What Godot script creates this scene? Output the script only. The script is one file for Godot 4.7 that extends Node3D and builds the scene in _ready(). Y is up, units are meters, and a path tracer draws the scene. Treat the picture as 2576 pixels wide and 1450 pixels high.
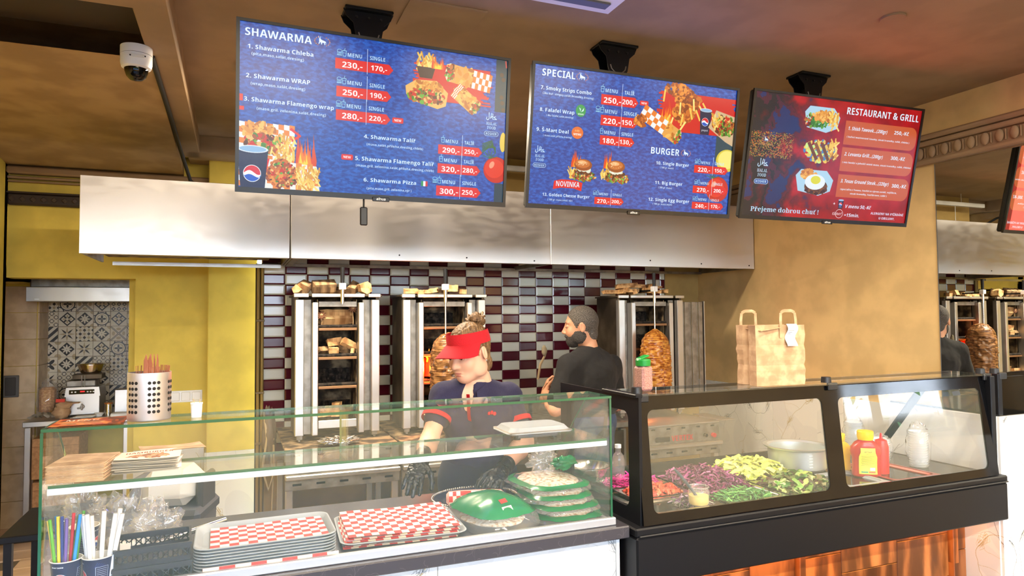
extends Node3D
# A kebab counter seen from the customers' side. World: x runs along the kitchen's back wall (tiles at z = 0), y up, z towards the customers.

const CEIL := 2.9
var used := {}
var M := {}
var rng := RandomNumberGenerator.new()

class MB:
	var P := PackedVector3Array()
	var N := PackedVector3Array()
	var U := PackedVector2Array()
	var K := PackedColorArray()
	var I := PackedInt32Array()
	var k := Color.WHITE
	var X := Transform3D()
	var tinted := false
	func at(p: Vector3, b := Basis()) -> MB:
		X = Transform3D(b, p)
		return self
	func ink(c: Color) -> MB:
		k = c.srgb_to_linear()
		tinted = true
		return self
	func vtx(p: Vector3, n: Vector3, u := Vector2()) -> int:
		P.append(X * p); N.append((X.basis * n).normalized()); U.append(u); K.append(k)
		return P.size() - 1
	func tri(a: Vector3, b: Vector3, c: Vector3, ua := Vector2(0, 1), ub := Vector2(1, 1), uc := Vector2(1, 0)) -> void:
		var n := (b - a).cross(c - a)
		if n.length_squared() < 1e-20:
			return
		I.append_array([vtx(a, n, ua), vtx(c, n, uc), vtx(b, n, ub)])
	# a, b, c, d counter-clockwise as seen from outside: bottom left, bottom right, top right, top left
	func quad(a: Vector3, b: Vector3, c: Vector3, d: Vector3, r := Rect2(0, 0, 1, 1)) -> void:
		var n := (c - a).cross(d - b)
		if n.length_squared() < 1e-20:
			return
		var e := r.end
		var i := vtx(a, n, Vector2(r.position.x, e.y))
		vtx(b, n, e); vtx(c, n, Vector2(e.x, r.position.y)); vtx(d, n, r.position)
		I.append_array([i, i + 2, i + 1, i, i + 3, i + 2])
	func out(pts: Array, c: Vector3) -> void:
		var n: Vector3 = (pts[1] - pts[0]).cross(pts[2] - pts[0])
		var q := pts.duplicate()
		if n.dot(pts[0] + pts[1] + pts[2] - 3.0 * c) < 0:
			q.reverse()
		if q.size() == 3: tri(q[0], q[1], q[2])
		else: quad(q[0], q[1], q[2], q[3])
	func box(c: Vector3, s: Vector3, b := 0.0) -> MB:
		var h := s / 2
		b = minf(b, minf(h.x, minf(h.y, h.z)) * 0.98)
		var V := {}
		for x in [-1, 1]:
			for y in [-1, 1]:
				for z in [-1, 1]:
					V[[x, y, z, 0]] = c + Vector3(x * h.x, y * (h.y - b), z * (h.z - b))
					V[[x, y, z, 1]] = c + Vector3(x * (h.x - b), y * h.y, z * (h.z - b))
					V[[x, y, z, 2]] = c + Vector3(x * (h.x - b), y * (h.y - b), z * h.z)
		for s1 in [-1, 1]:
			var f := [[1, -1, -1], [1, 1, -1], [1, 1, 1], [1, -1, 1]]
			out([V[[s1, -1, -1, 0]], V[[s1, 1, -1, 0]], V[[s1, 1, 1, 0]], V[[s1, -1, 1, 0]]], c)
			out([V[[-1, s1, -1, 1]], V[[1, s1, -1, 1]], V[[1, s1, 1, 1]], V[[-1, s1, 1, 1]]], c)
			if s1 > 0: quad(V[[-1, -1, 1, 2]], V[[1, -1, 1, 2]], V[[1, 1, 1, 2]], V[[-1, 1, 1, 2]])
			else: quad(V[[1, -1, -1, 2]], V[[-1, -1, -1, 2]], V[[-1, 1, -1, 2]], V[[1, 1, -1, 2]])
			if b > 0:
				for s2 in [-1, 1]:
					out([V[[-1, s1, s2, 1]], V[[1, s1, s2, 1]], V[[1, s1, s2, 2]], V[[-1, s1, s2, 2]]], c)
					out([V[[s1, -1, s2, 0]], V[[s1, 1, s2, 0]], V[[s1, 1, s2, 2]], V[[s1, -1, s2, 2]]], c)
					out([V[[s1, s2, -1, 0]], V[[s1, s2, 1, 0]], V[[s1, s2, 1, 1]], V[[s1, s2, -1, 1]]], c)
					for s3 in [-1, 1]:
						out([V[[s1, s2, s3, 0]], V[[s1, s2, s3, 1]], V[[s1, s2, s3, 2]]], c)
		return self
	# a sheet of points, smooth; outward is (along a row) x (from row to row)
	func grid(rows: Array, closed := false, flip := false, rep := Vector2(1, 1)) -> MB:
		var h := rows.size()
		var w: int = rows[0].size()
		var ww := w if closed else w - 1
		var nn := PackedVector3Array()
		nn.resize(h * w)
		for i in h - 1:
			for j in ww:
				var j2 := (j + 1) % w
				var a: Vector3 = rows[i][j]
				var b: Vector3 = rows[i][j2]
				var c: Vector3 = rows[i + 1][j2]
				var d: Vector3 = rows[i + 1][j]
				var n := (c - a).cross(d - b)
				if flip: n = -n
				nn[i * w + j] += n; nn[i * w + j2] += n; nn[(i + 1) * w + j2] += n; nn[(i + 1) * w + j] += n
		var s := P.size()
		var wn := w + 1 if closed else w
		for i in h:
			for j in wn:
				vtx(rows[i][j % w], nn[i * w + j % w], Vector2(float(j) / (wn - 1) * rep.x, (1.0 - float(i) / (h - 1)) * rep.y))
		for i in h - 1:
			for j in wn - 1:
				var a := s + i * wn + j
				var b := a + 1
				var c := b + wn
				var d := a + wn
				if flip: I.append_array([a, b, c, a, c, d])
				else: I.append_array([a, c, b, a, d, c])
		return self
	func fan(ring: Array, c: Vector3, outward: Vector3) -> void:
		for i in ring.size():
			var a: Vector3 = ring[i]
			var b: Vector3 = ring[(i + 1) % ring.size()]
			if (b - a).cross(c - a).dot(outward) > 0: tri(a, b, c)
			else: tri(b, a, c)
	func cyl(a: Vector3, b: Vector3, ra: float, rb: float, n := 16, caps := true) -> MB:
		var d := (b - a).normalized()
		var u := d.cross(Vector3.RIGHT if absf(d.x) < 0.8 else Vector3.UP).normalized()
		var w := d.cross(u)
		var r0 := []
		var r1 := []
		for i in n:
			var o := u * cos(TAU * i / n) + w * sin(TAU * i / n)
			r0.append(a + o * ra); r1.append(b + o * rb)
		grid([r0, r1], true)
		if caps:
			if ra > 0: fan(r0, a, -d)
			if rb > 0: fan(r1, b, d)
		return self
	# profile of (radius, height), turned round the y axis; corners sharper than 35 degrees stay sharp
	func lathe(prof: Array, n := 24, c := Vector3()) -> MB:
		var parts := [[prof[0]]]
		for i in range(1, prof.size()):
			parts[-1].append(prof[i])
			if i < prof.size() - 1 and absf((prof[i] - prof[i - 1]).angle_to(prof[i + 1] - prof[i])) > 0.6:
				parts.append([prof[i]])
		for part in parts:
			var rows := []
			for q in part:
				var row := []
				for j in n:
					row.append(c + Vector3(q.x * cos(-TAU * j / n), q.y, q.x * sin(-TAU * j / n)))
				rows.append(row)
			grid(rows, true)
		return self
	func tube(pts: Array, r, n := 8, caps := true) -> MB:
		var rows := []
		var u := Vector3()
		for i in pts.size():
			var d: Vector3 = (pts[mini(i + 1, pts.size() - 1)] - pts[maxi(i - 1, 0)]).normalized()
			if u == Vector3(): u = d.cross(Vector3.RIGHT if absf(d.x) < 0.8 else Vector3.UP).normalized()
			u = (u - d * u.dot(d)).normalized()
			var w := d.cross(u)
			var q: float = r[i] if r is Array else r
			var row := []
			for j in n:
				row.append(pts[i] + (u * cos(TAU * j / n) + w * sin(TAU * j / n)) * q)
			rows.append(row)
		grid(rows, true)
		if caps:
			fan(rows[0], pts[0], pts[0] - pts[1]); fan(rows[-1], pts[-1], pts[-1] - pts[-2])
		return self
	# polygon in the xy plane, pushed from z0 to z1
	func prism(poly, z0: float, z1: float, holes := []) -> MB:
		var q := PackedVector2Array(poly)
		if Geometry2D.is_polygon_clockwise(q): q.reverse()
		var t := Geometry2D.triangulate_polygon(q)
		for i in range(0, t.size(), 3):
			var a := q[t[i]]
			var b := q[t[i + 1]]
			var c := q[t[i + 2]]
			if (b - a).cross(c - a) < 0:
				var e := b
				b = c; c = e
			tri(Vector3(a.x, a.y, z1), Vector3(b.x, b.y, z1), Vector3(c.x, c.y, z1))
			tri(Vector3(a.x, a.y, z0), Vector3(c.x, c.y, z0), Vector3(b.x, b.y, z0))
		for i in q.size():
			var a := q[i]
			var b := q[(i + 1) % q.size()]
			quad(Vector3(a.x, a.y, z0), Vector3(b.x, b.y, z0), Vector3(b.x, b.y, z1), Vector3(a.x, a.y, z1))
		return self
	# a frame: outer rectangle w x h (or with rounded hole) round an opening, both centred at c, from z0 to z1
	func frame(x0: float, x1: float, y0: float, y1: float, hx0: float, hx1: float, hy0: float, hy1: float, z0: float, z1: float, r := 0.0) -> MB:
		var O := []
		var H := []
		var n := 6
		for q in 4:
			var ox: float = [x1, x0, x0, x1][q]
			var oy: float = [y1, y1, y0, y0][q]
			var hx: float = [hx1, hx0, hx0, hx1][q]
			var hy: float = [hy1, hy1, hy0, hy0][q]
			var cx: float = hx + r * [-1, 1, 1, -1][q]
			var cy: float = hy + r * [-1, -1, 1, 1][q]
			for i in n + 1:
				var an := PI / 2 * (q + float(i) / n)
				H.append(Vector2(cx + r * cos(an), cy + r * sin(an)))
				O.append(Vector2(ox, oy))
		for i in H.size():
			var j := (i + 1) % H.size()
			var a: Vector2 = O[i]
			var b: Vector2 = O[j]
			var c: Vector2 = H[j]
			var d: Vector2 = H[i]
			out([Vector3(a.x, a.y, z1), Vector3(b.x, b.y, z1), Vector3(c.x, c.y, z1), Vector3(d.x, d.y, z1)] if a != b else [Vector3(a.x, a.y, z1), Vector3(c.x, c.y, z1), Vector3(d.x, d.y, z1)], Vector3(a.x, a.y, z1 - 1))
			out([Vector3(a.x, a.y, z0), Vector3(b.x, b.y, z0), Vector3(c.x, c.y, z0), Vector3(d.x, d.y, z0)] if a != b else [Vector3(a.x, a.y, z0), Vector3(c.x, c.y, z0), Vector3(d.x, d.y, z0)], Vector3(a.x, a.y, z0 + 1))
			if c != d: quad(Vector3(c.x, c.y, z0), Vector3(d.x, d.y, z0), Vector3(d.x, d.y, z1), Vector3(c.x, c.y, z1))
			if a != b: quad(Vector3(a.x, a.y, z0), Vector3(b.x, b.y, z0), Vector3(b.x, b.y, z1), Vector3(a.x, a.y, z1))
		return self
	# a lump: ellipsoid with noise
	func blob(c: Vector3, s: Vector3, amp := 0.15, freq := 3.0, sd := 1, nu := 16, nv := 10) -> MB:
		var fn := FastNoiseLite.new()
		fn.seed = sd
		fn.frequency = freq
		fn.fractal_octaves = 3
		var rows := []
		for i in nv + 1:
			var row := []
			var th := PI * (float(i) / nv - 0.5)
			for j in nu:
				var ph := -TAU * j / nu
				var d := Vector3(cos(th) * cos(ph), sin(th), cos(th) * sin(ph))
				row.append(c + d * s * (1.0 + amp * fn.get_noise_3dv(d + Vector3(sd * 7.3, 0, 0))))
			rows.append(row)
		return grid(rows, true)
	# a split log: uneven polygon drawn along x, flat faces
	func chunk(c: Vector3, len: float, r: float, b: Basis, g: RandomNumberGenerator, sides := 5, sq := 1.0) -> MB:
		var rows := []
		var ang := []
		for j in sides: ang.append(TAU * (j + g.randf_range(-0.25, 0.25)) / sides)
		var rr := []
		for j in sides: rr.append(r * g.randf_range(0.75, 1.2))
		for i in 6:
			var t := float(i) / 5
			var row := []
			for j in sides:
				var q: float = rr[j] * g.randf_range(0.93, 1.07)
				var xx := (t - 0.5) * len + (g.randf_range(-0.06, 0.06) * len if i == 0 or i == 5 else 0.0)
				row.append(c + b * Vector3(xx, q * cos(ang[j]), q * sin(ang[j]) * sq))
			rows.append(row)
		for i in 5:
			for j in sides:
				var j2 := (j + 1) % sides
				tri(rows[i][j], rows[i][j2], rows[i + 1][j2]); tri(rows[i][j], rows[i + 1][j2], rows[i + 1][j])
		fan(rows[0], (rows[0][0] + rows[0][sides / 2]) / 2, -b.x); fan(rows[5], (rows[5][0] + rows[5][sides / 2]) / 2, b.x)
		return self
	func mesh() -> ArrayMesh:
		var a := []
		a.resize(Mesh.ARRAY_MAX)
		a[Mesh.ARRAY_VERTEX] = P; a[Mesh.ARRAY_NORMAL] = N; a[Mesh.ARRAY_TEX_UV] = U; a[Mesh.ARRAY_INDEX] = I
		if tinted: a[Mesh.ARRAY_COLOR] = K
		var m := ArrayMesh.new()
		m.add_surface_from_arrays(Mesh.PRIMITIVE_TRIANGLES, a)
		return m

# Bodies: tapered capsules and ellipsoids joined with a smooth minimum, meshed as surface nets
class Body:
	var cell: float
	var lo: Vector3
	var n: Vector3i
	var F := PackedFloat32Array()
	func _init(a: Vector3, b: Vector3, c: float) -> void:
		cell = c
		lo = a
		n = Vector3i(((b - a) / c).ceil()) + Vector3i.ONE
		F.resize(n.x * n.y * n.z)
		F.fill(1.0)
	func put(ma: Vector3, mb: Vector3, k: float, f: Callable, cut := false) -> Body:
		var m := k + 2.5 * cell
		var i0 := Vector3i(((ma - lo) / cell - Vector3.ONE * m / cell).floor()).clamp(Vector3i.ZERO, n - Vector3i.ONE)
		var i1 := Vector3i(((mb - lo) / cell + Vector3.ONE * m / cell).ceil()).clamp(Vector3i.ZERO, n - Vector3i.ONE)
		for z in range(i0.z, i1.z + 1):
			for y in range(i0.y, i1.y + 1):
				var at := (z * n.y + y) * n.x
				for x in range(i0.x, i1.x + 1):
					var d: float = f.call(lo + Vector3(x, y, z) * cell)
					var o := F[at + x]
					if cut:
						d = -d
						var h := maxf(k - absf(o - d), 0.0) / k
						F[at + x] = maxf(o, d) + h * h * k * 0.25
					else:
						var h := maxf(k - absf(o - d), 0.0) / k
						F[at + x] = minf(o, d) - h * h * k * 0.25
		return self
	func bone(a: Vector3, b: Vector3, ra: float, rb: float, k := 0.02, flat := Vector3.ONE) -> Body:
		var ab := b - a
		var l2 := maxf(ab.length_squared(), 1e-9)
		var r := Vector3.ONE * maxf(ra, rb)
		return put(a.min(b) - r * flat, a.max(b) + r * flat, k, func(p: Vector3) -> float:
			var q := (p - a) if flat == Vector3.ONE else (p - a) / flat
			var e := ab if flat == Vector3.ONE else ab / flat
			var t := clampf(q.dot(e) / e.length_squared(), 0.0, 1.0)
			return ((q - e * t).length() - lerpf(ra, rb, t)) * (1.0 if flat == Vector3.ONE else minf(flat.x, minf(flat.y, flat.z))))
	func egg(c: Vector3, s: Vector3, k := 0.02, b := Basis(), cut := false) -> Body:
		var m := Vector3.ONE * maxf(s.x, maxf(s.y, s.z))
		var bt := b.transposed()
		return put(c - m, c + m, k, func(p: Vector3) -> float:
			var q := bt * (p - c)
			var e := q / s
			var l := e.length()
			return l * (l - 1.0) / maxf((e / s).length(), 1e-6), cut)
	func half(c: Vector3, nrm: Vector3, k := 0.004) -> Body:   # cuts away what lies on the side the normal points to
		for z in n.z:
			for y in n.y:
				for x in n.x:
					var i := (z * n.y + y) * n.x + x
					F[i] = maxf(F[i], nrm.dot(lo + Vector3(x, y, z) * cell - c))
		return self
	func noise(amp: float, freq: float, sd: int) -> Body:
		var fn := FastNoiseLite.new()
		fn.seed = sd
		fn.frequency = freq
		for z in n.z:
			for y in n.y:
				for x in n.x:
					var i := (z * n.y + y) * n.x + x
					if absf(F[i]) < amp + 2 * cell:
						F[i] += amp * fn.get_noise_3dv(lo + Vector3(x, y, z) * cell)
		return self
	func into(mb: MB, tf := Transform3D()) -> MB:
		var id := PackedInt32Array()
		id.resize(F.size())
		id.fill(-1)
		var sx := 1
		var sy := n.x
		var sz := n.x * n.y
		var offs := [0, sx, sy, sx + sy, sz, sz + sx, sz + sy, sz + sx + sy]
		var cor := [Vector3(0, 0, 0), Vector3(1, 0, 0), Vector3(0, 1, 0), Vector3(1, 1, 0), Vector3(0, 0, 1), Vector3(1, 0, 1), Vector3(0, 1, 1), Vector3(1, 1, 1)]
		var edges := [[0, 1], [2, 3], [4, 5], [6, 7], [0, 2], [1, 3], [4, 6], [5, 7], [0, 4], [1, 5], [2, 6], [3, 7]]
		var keep := mb.X
		mb.X = tf
		for z in n.z - 1:
			for y in n.y - 1:
				for x in n.x - 1:
					var i := z * sz + y * sy + x
					if F[i] > 3 * cell or F[i] < -3 * cell: continue
					var s := 0
					for q in 8:
						if F[i + offs[q]] < 0: s += 1
					if s == 0 or s == 8: continue
					var c := Vector3()
					var m := 0
					for e in edges:
						var a := F[i + offs[e[0]]]
						var b := F[i + offs[e[1]]]
						if (a < 0) != (b < 0):
							c += cor[e[0]].lerp(cor[e[1]], a / (a - b))
							m += 1
					c /= m
					var g := Vector3(F[i + sx] + F[i + sx + sy] + F[i + sx + sz] + F[i + sx + sy + sz] - F[i] - F[i + sy] - F[i + sz] - F[i + sy + sz],
						F[i + sy] + F[i + sy + sx] + F[i + sy + sz] + F[i + sx + sy + sz] - F[i] - F[i + sx] - F[i + sz] - F[i + sx + sz],
						F[i + sz] + F[i + sz + sx] + F[i + sz + sy] + F[i + sx + sy + sz] - F[i] - F[i + sx] - F[i + sy] - F[i + sx + sy])
					id[i] = mb.vtx(lo + (Vector3(x, y, z) + c) * cell, g)
		for z in range(1, n.z - 1):
			for y in range(1, n.y - 1):
				for x in range(1, n.x - 1):
					var i := z * sz + y * sy + x
					var a := F[i]
					for ax in 3:
						var st: int = [sx, sy, sz][ax]
						var b := F[i + st]
						if (a < 0) == (b < 0): continue
						var u: int = [sy, sz, sx][ax]
						var v: int = [sz, sx, sy][ax]
						var q := [id[i - u - v], id[i - v], id[i], id[i - u]]
						if q.min() < 0: continue
						if a < 0: mb.I.append_array([q[0], q[2], q[1], q[0], q[3], q[2]])
						else: mb.I.append_array([q[0], q[1], q[2], q[0], q[2], q[3]])
		mb.X = keep
		return mb

# Flat print, drawn at twice its size and then halved
class Print:
	var im: Image
	var w: int
	var h: int
	var g := RandomNumberGenerator.new()
	static var fonts := {}
	func _init(ww: int, hh: int, c: Color) -> void:
		w = ww
		h = hh
		im = Image.create(ww * 2, hh * 2, false, Image.FORMAT_RGBA8)
		im.fill(c)
		g.seed = 5
	func rect(x: float, y: float, a: float, b: float, c: Color) -> void:
		im.fill_rect(Rect2i(roundi(x * 2), roundi(y * 2), maxi(1, roundi(a * 2)), maxi(1, roundi(b * 2))), c)
	func spans(polys: Array, c: Color) -> void:
		var y0 := 1e9
		var y1 := -1e9
		for q in polys:
			for p in q:
				y0 = minf(y0, p.y); y1 = maxf(y1, p.y)
		for y in range(maxi(0, ceili(y0 * 2 - 0.5)), mini(h * 2, ceili(y1 * 2 - 0.5))):
			var yy := (y + 0.5) / 2
			var xs := []
			for q in polys:
				var m: int = q.size()
				for i in m:
					var a: Vector2 = q[i]
					var b: Vector2 = q[(i + 1) % m]
					if (a.y <= yy) != (b.y <= yy):
						xs.append(a.x + (yy - a.y) / (b.y - a.y) * (b.x - a.x))
			xs.sort()
			for i in range(0, xs.size() - 1, 2):
				var x0 := ceili(xs[i] * 2 - 0.5)
				var x1 := ceili(xs[i + 1] * 2 - 0.5)
				if x1 > x0: im.fill_rect(Rect2i(x0, y, x1 - x0, 1), c)
	func poly(pts: Array, c: Color) -> void: spans([pts], c)
	func oval(x: float, y: float, a: float, b: float, c: Color, turn := 0.0) -> void:
		var q := []
		for i in 28: q.append(Vector2(x, y) + Vector2(a * cos(TAU * i / 28), b * sin(TAU * i / 28)).rotated(turn))
		spans([q], c)
	func ring(x: float, y: float, a: float, b: float, t: float, c: Color) -> void:
		var q := []
		var r := []
		for i in 32:
			q.append(Vector2(x + a * cos(TAU * i / 32), y + b * sin(TAU * i / 32)))
			r.append(Vector2(x + (a - t) * cos(TAU * i / 32), y + (b - t) * sin(TAU * i / 32)))
		spans([q, r], c)
	func rbox(x: float, y: float, a: float, b: float, r: float, c: Color) -> void:
		var q := []
		for k in 4:
			for i in 7:
				var an := PI / 2 * (k + i / 6.0)
				q.append(Vector2([x + a - r, x + r, x + r, x + a - r][k] + r * cos(an), [y + b - r, y + b - r, y + r, y + r][k] + r * sin(an)))
		spans([q], c)
	func line(pts: Array, t: float, c: Color) -> void:
		for i in pts.size() - 1:
			var a: Vector2 = pts[i]
			var b: Vector2 = pts[i + 1]
			var o := (b - a).orthogonal().normalized() * t / 2
			spans([[a + o, b + o, b - o, a - o]], c)
			if i > 0: oval(a.x, a.y, t / 2, t / 2, c)
	# the text's baseline starts at x, y; size is the height of a capital; wide squeezes it to that width
	func text(s: String, x: float, y: float, cap: float, c: Color, wide := 0.0, face := "Droid Sans", bold := true, lean := 0.0, mid := false, turn := 0.0) -> void:
		var key := face + str(bold)
		if not fonts.has(key):
			var f := SystemFont.new()
			f.font_names = [face]
			f.font_weight = 700 if bold else 400
			fonts[key] = f
		var tm := TextMesh.new()
		tm.font = fonts[key]
		tm.font_size = 48
		tm.pixel_size = 1.0
		tm.depth = 0.0
		tm.curve_step = 1.0
		tm.text = s
		var a := tm.get_mesh_arrays()
		var v: PackedVector3Array = a[0]
		if v.is_empty(): return
		var ix: PackedInt32Array = a[Mesh.ARRAY_INDEX] if a[Mesh.ARRAY_INDEX] != null else PackedInt32Array(range(v.size()))
		var x0 := 1e9
		var x1 := -1e9
		for p in v:
			x0 = minf(x0, p.x); x1 = maxf(x1, p.x)
		# the mesh is centred in height on its line: find the baseline from a capital's height
		var ref := TextMesh.new()
		ref.font = fonts[key]
		ref.font_size = 48
		ref.pixel_size = 1.0
		ref.depth = 0.0
		ref.text = "H"
		var ya := 1e9
		var yb := -1e9
		for p in ref.get_mesh_arrays()[0]:
			ya = minf(ya, p.y); yb = maxf(yb, p.y)
		var sy := cap / (yb - ya)
		var sx := sy if wide <= 0 else wide / (x1 - x0)
		var org := Vector2(x - ((x1 - x0) * sx / 2 if mid else 0.0), y)
		for i in range(0, ix.size(), 3):
			var t := []
			for k in 3:
				var p := v[ix[i + k]]
				t.append(org + Vector2((p.x - x0) * sx + (p.y - ya) * sy * lean, -(p.y - ya) * sy).rotated(turn))
			spans([t], c)
	# scattered strokes and dabs inside an oval: printed food
	func dabs(x: float, y: float, a: float, b: float, cols: Array, m: int, r0: float, r1: float, stretch := 1.5, turn := 0.0) -> void:
		for i in m:
			var q := Vector2(sqrt(g.randf()), 0).rotated(g.randf() * TAU)
			var p := Vector2(x, y) + (q * Vector2(a, b)).rotated(turn)
			var r := g.randf_range(r0, r1)
			oval(p.x, p.y, r * stretch, r, cols[g.randi() % cols.size()], g.randf() * PI)
	func flame(x: float, y: float, a: float, b: float) -> void:
		for k in 3:
			for i in 7:
				var fx := x + (g.randf() - 0.5) * a * (1.0 - k * 0.25)
				var fh := b * g.randf_range(0.45, 1.0) * (1.0 - k * 0.28)
				var fw := a * g.randf_range(0.10, 0.2) * (1.0 - k * 0.15)
				var sway := g.randf_range(-0.6, 0.6) * fw
				poly([Vector2(fx - fw, y), Vector2(fx - fw * 0.8, y - fh * 0.35), Vector2(fx - fw * 0.25 + sway, y - fh * 0.65), Vector2(fx + sway * 1.6, y - fh), Vector2(fx + fw * 0.3 + sway, y - fh * 0.6), Vector2(fx + fw, y - fh * 0.25), Vector2(fx + fw * 0.7, y)], [Color(0.85, 0.25, 0.06), Color(0.98, 0.5, 0.08), Color(1.0, 0.8, 0.2)][k])
	func done() -> ImageTexture:
		im.shrink_x2()
		return ImageTexture.create_from_image(im)

# ---- naming and placing
func numbered(s: String) -> String:
	var c: int = used.get(s, 0)
	used[s] = c + 1
	return s if c == 0 else "%s_%03d" % [s, c]

func tag(o: Node3D, label: String, category: String, group := "", kind := "") -> Node3D:
	if label: o.set_meta("label", label)
	if category: o.set_meta("category", category)
	if group: o.set_meta("group", group)
	if kind: o.set_meta("kind", kind)
	return o

func thing(called: String, label: String, category: String, pos := Vector3(), turn := 0.0, group := "") -> Node3D:
	var o := Node3D.new()
	o.name = numbered(called)
	add_child(o)
	o.position = pos
	o.rotation.y = turn
	tag(o, label, category, group)
	return o

func put(called: String, mb, m: Material, parent: Node = null) -> MeshInstance3D:
	var o := MeshInstance3D.new()
	o.mesh = mb.mesh() if mb is MB else mb
	o.material_override = m
	if parent == null or parent == self:
		o.name = numbered(called)
		add_child(o)
	else:
		o.name = called
		var c := 0
		while parent.has_node(NodePath(o.name)):
			c += 1
			o.name = "%s_%03d" % [called, c]
		parent.add_child(o)
	return o

func solo(called: String, mb, m: Material, label: String, category: String, group := "", pos := Vector3(), turn := 0.0) -> MeshInstance3D:
	var o := put(called, mb, m)
	o.position = pos
	o.rotation.y = turn
	tag(o, label, category, group)
	return o

func struct(called: String, mb, m: Material, parent: Node = null) -> MeshInstance3D:
	var o := put(called, mb, m, parent)
	if parent == null: tag(o, "", "", "", "structure")
	return o

func copy(o: Node3D, label := "", pos := Vector3(), turn := 0.0) -> Node3D:
	var base := String(o.name)
	var cut := base.rfind("_")
	if cut > 0 and base.substr(cut + 1).is_valid_int(): base = base.left(cut)
	var c := o.duplicate() as Node3D
	c.name = numbered(base)
	add_child(c)
	c.position = pos
	c.rotation.y = turn
	if label: c.set_meta("label", label)
	return c

func mb() -> MB: return MB.new()

# ---- materials
func S(r: int, g: int, b: int) -> Color: return Color8(r, g, b)

func mat(c: Color, rough := 0.6, metal := 0.0, o := {}) -> StandardMaterial3D:
	var m := StandardMaterial3D.new()
	m.albedo_color = c
	m.roughness = rough
	m.metallic = metal
	for k in o: m.set(k, o[k])
	return m

func noise_tex(lo: Color, hi: Color, freq: float, sd: int, size := 256, oct := 4, stretch := Vector2.ONE, type := FastNoiseLite.TYPE_SIMPLEX_SMOOTH, normal := false, mid = null) -> Texture2D:
	var f := FastNoiseLite.new()
	f.seed = sd
	f.frequency = freq
	f.fractal_octaves = oct
	f.noise_type = type
	var im := f.get_seamless_image(size, size)
	if stretch != Vector2.ONE:
		im = f.get_seamless_image(size, size)
		im.resize(int(size * stretch.x), int(size * stretch.y), Image.INTERPOLATE_BILINEAR)
		im = im.get_region(Rect2i(0, 0, mini(size, im.get_width()), mini(size, im.get_height())))
		im.resize(size, size, Image.INTERPOLATE_BILINEAR)
	if normal:
		im.convert(Image.FORMAT_RGBA8)
		im.bump_map_to_normal_map(4.0)
		return ImageTexture.create_from_image(im)
	im.convert(Image.FORMAT_L8)
	var src := im.get_data()
	var dst := PackedByteArray()
	dst.resize(src.size() * 3)
	var ramp := []
	for i in 256:
		var t := smoothstep(0.2, 0.8, i / 255.0)
		var c := lo.lerp(hi, t) if mid == null else (lo.lerp(mid, t * 2) if t < 0.5 else (mid as Color).lerp(hi, t * 2 - 1))
		ramp.append([c.r8, c.g8, c.b8])
	for i in src.size():
		var c: Array = ramp[src[i]]
		dst[i * 3] = c[0]; dst[i * 3 + 1] = c[1]; dst[i * 3 + 2] = c[2]
	return ImageTexture.create_from_image(Image.create_from_data(im.get_width(), im.get_height(), false, Image.FORMAT_RGB8, dst))

func tri(m: StandardMaterial3D, scale: Vector3, world := true) -> StandardMaterial3D:
	m.uv1_triplanar = true
	m.uv1_world_triplanar = world
	m.uv1_scale = scale
	return m

func tex(t: Texture2D, rough := 0.6, metal := 0.0, o := {}) -> StandardMaterial3D:
	var m := mat(Color.WHITE, rough, metal, o)
	m.albedo_texture = t
	return m

func V(x: float, y: float, z: float) -> Vector3: return Vector3(x, y, z)
func turned(x: float, y: float, z: float) -> Basis: return Basis.from_euler(Vector3(deg_to_rad(x), deg_to_rad(y), deg_to_rad(z)))

func _ready():
	rng.seed = 11
	# ---- camera, sky, lamps, exposure
	var cam := Camera3D.new()
	cam.name = "camera"
	add_child(cam)
	cam.position = V(-0.327, 1.62, 5.082)
	cam.rotation_degrees = V(2.34, -22.14, -0.456)
	cam.fov = 45.9
	cam.near = 0.05
	cam.current = true
	var we := WorldEnvironment.new()
	we.name = "surroundings"
	var env := Environment.new()
	env.background_mode = Environment.BG_SKY
	var sky := Sky.new()
	var ps := ProceduralSkyMaterial.new()
	ps.sky_top_color = S(140, 180, 240)
	ps.sky_horizon_color = S(225, 232, 245)
	ps.ground_bottom_color = S(90, 88, 84)
	ps.ground_horizon_color = S(150, 150, 150)
	ps.sky_energy_multiplier = 4.2
	ps.ground_energy_multiplier = 0.5
	sky.sky_material = ps
	env.sky = sky
	env.tonemap_mode = Environment.TONE_MAPPER_LINEAR
	env.tonemap_exposure = 1.08
	env.sdfgi_enabled = true
	env.ssao_enabled = true
	env.ssil_enabled = true
	we.environment = env
	add_child(we)
	materials()
	lamps()
	room()
	tiled_walls()
	hoods()
	ceiling_things()
	screens()
	kebab_grills()
	griddles()
	nook()
	counter()
	display_case()
	on_the_case()
	in_the_case()
	salad_bar()
	behind_counter()
	woman()
	man()
	street()

func lamp(x: float, z: float, sx: float, sz: float, e: float, c: Color, label: String) -> void:
	var t := thing("ceiling_light", label, "light", V(x, CEIL, z), 0.0, "linear ceiling lights over the customers")
	put("housing", mb().box(V(0, -0.03, 0), V(sx + 0.03, 0.06, sz + 0.03), 0.008), M.white_paint, t)
	put("diffuser", mb().box(V(0, -0.062, 0), V(sx, 0.008, sz), 0.003), M.lamp_glow, t)
	var a := AreaLight3D.new()
	a.name = "lamp_light"
	a.area_size = Vector2(sx, sz)
	a.light_energy = e
	a.light_color = c
	a.area_range = 14.0
	a.area_attenuation = 2.0
	a.shadow_enabled = true
	a.position = V(0, -0.07, 0)
	a.rotation_degrees = V(-90, 0, 0)
	t.add_child(a)

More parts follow.
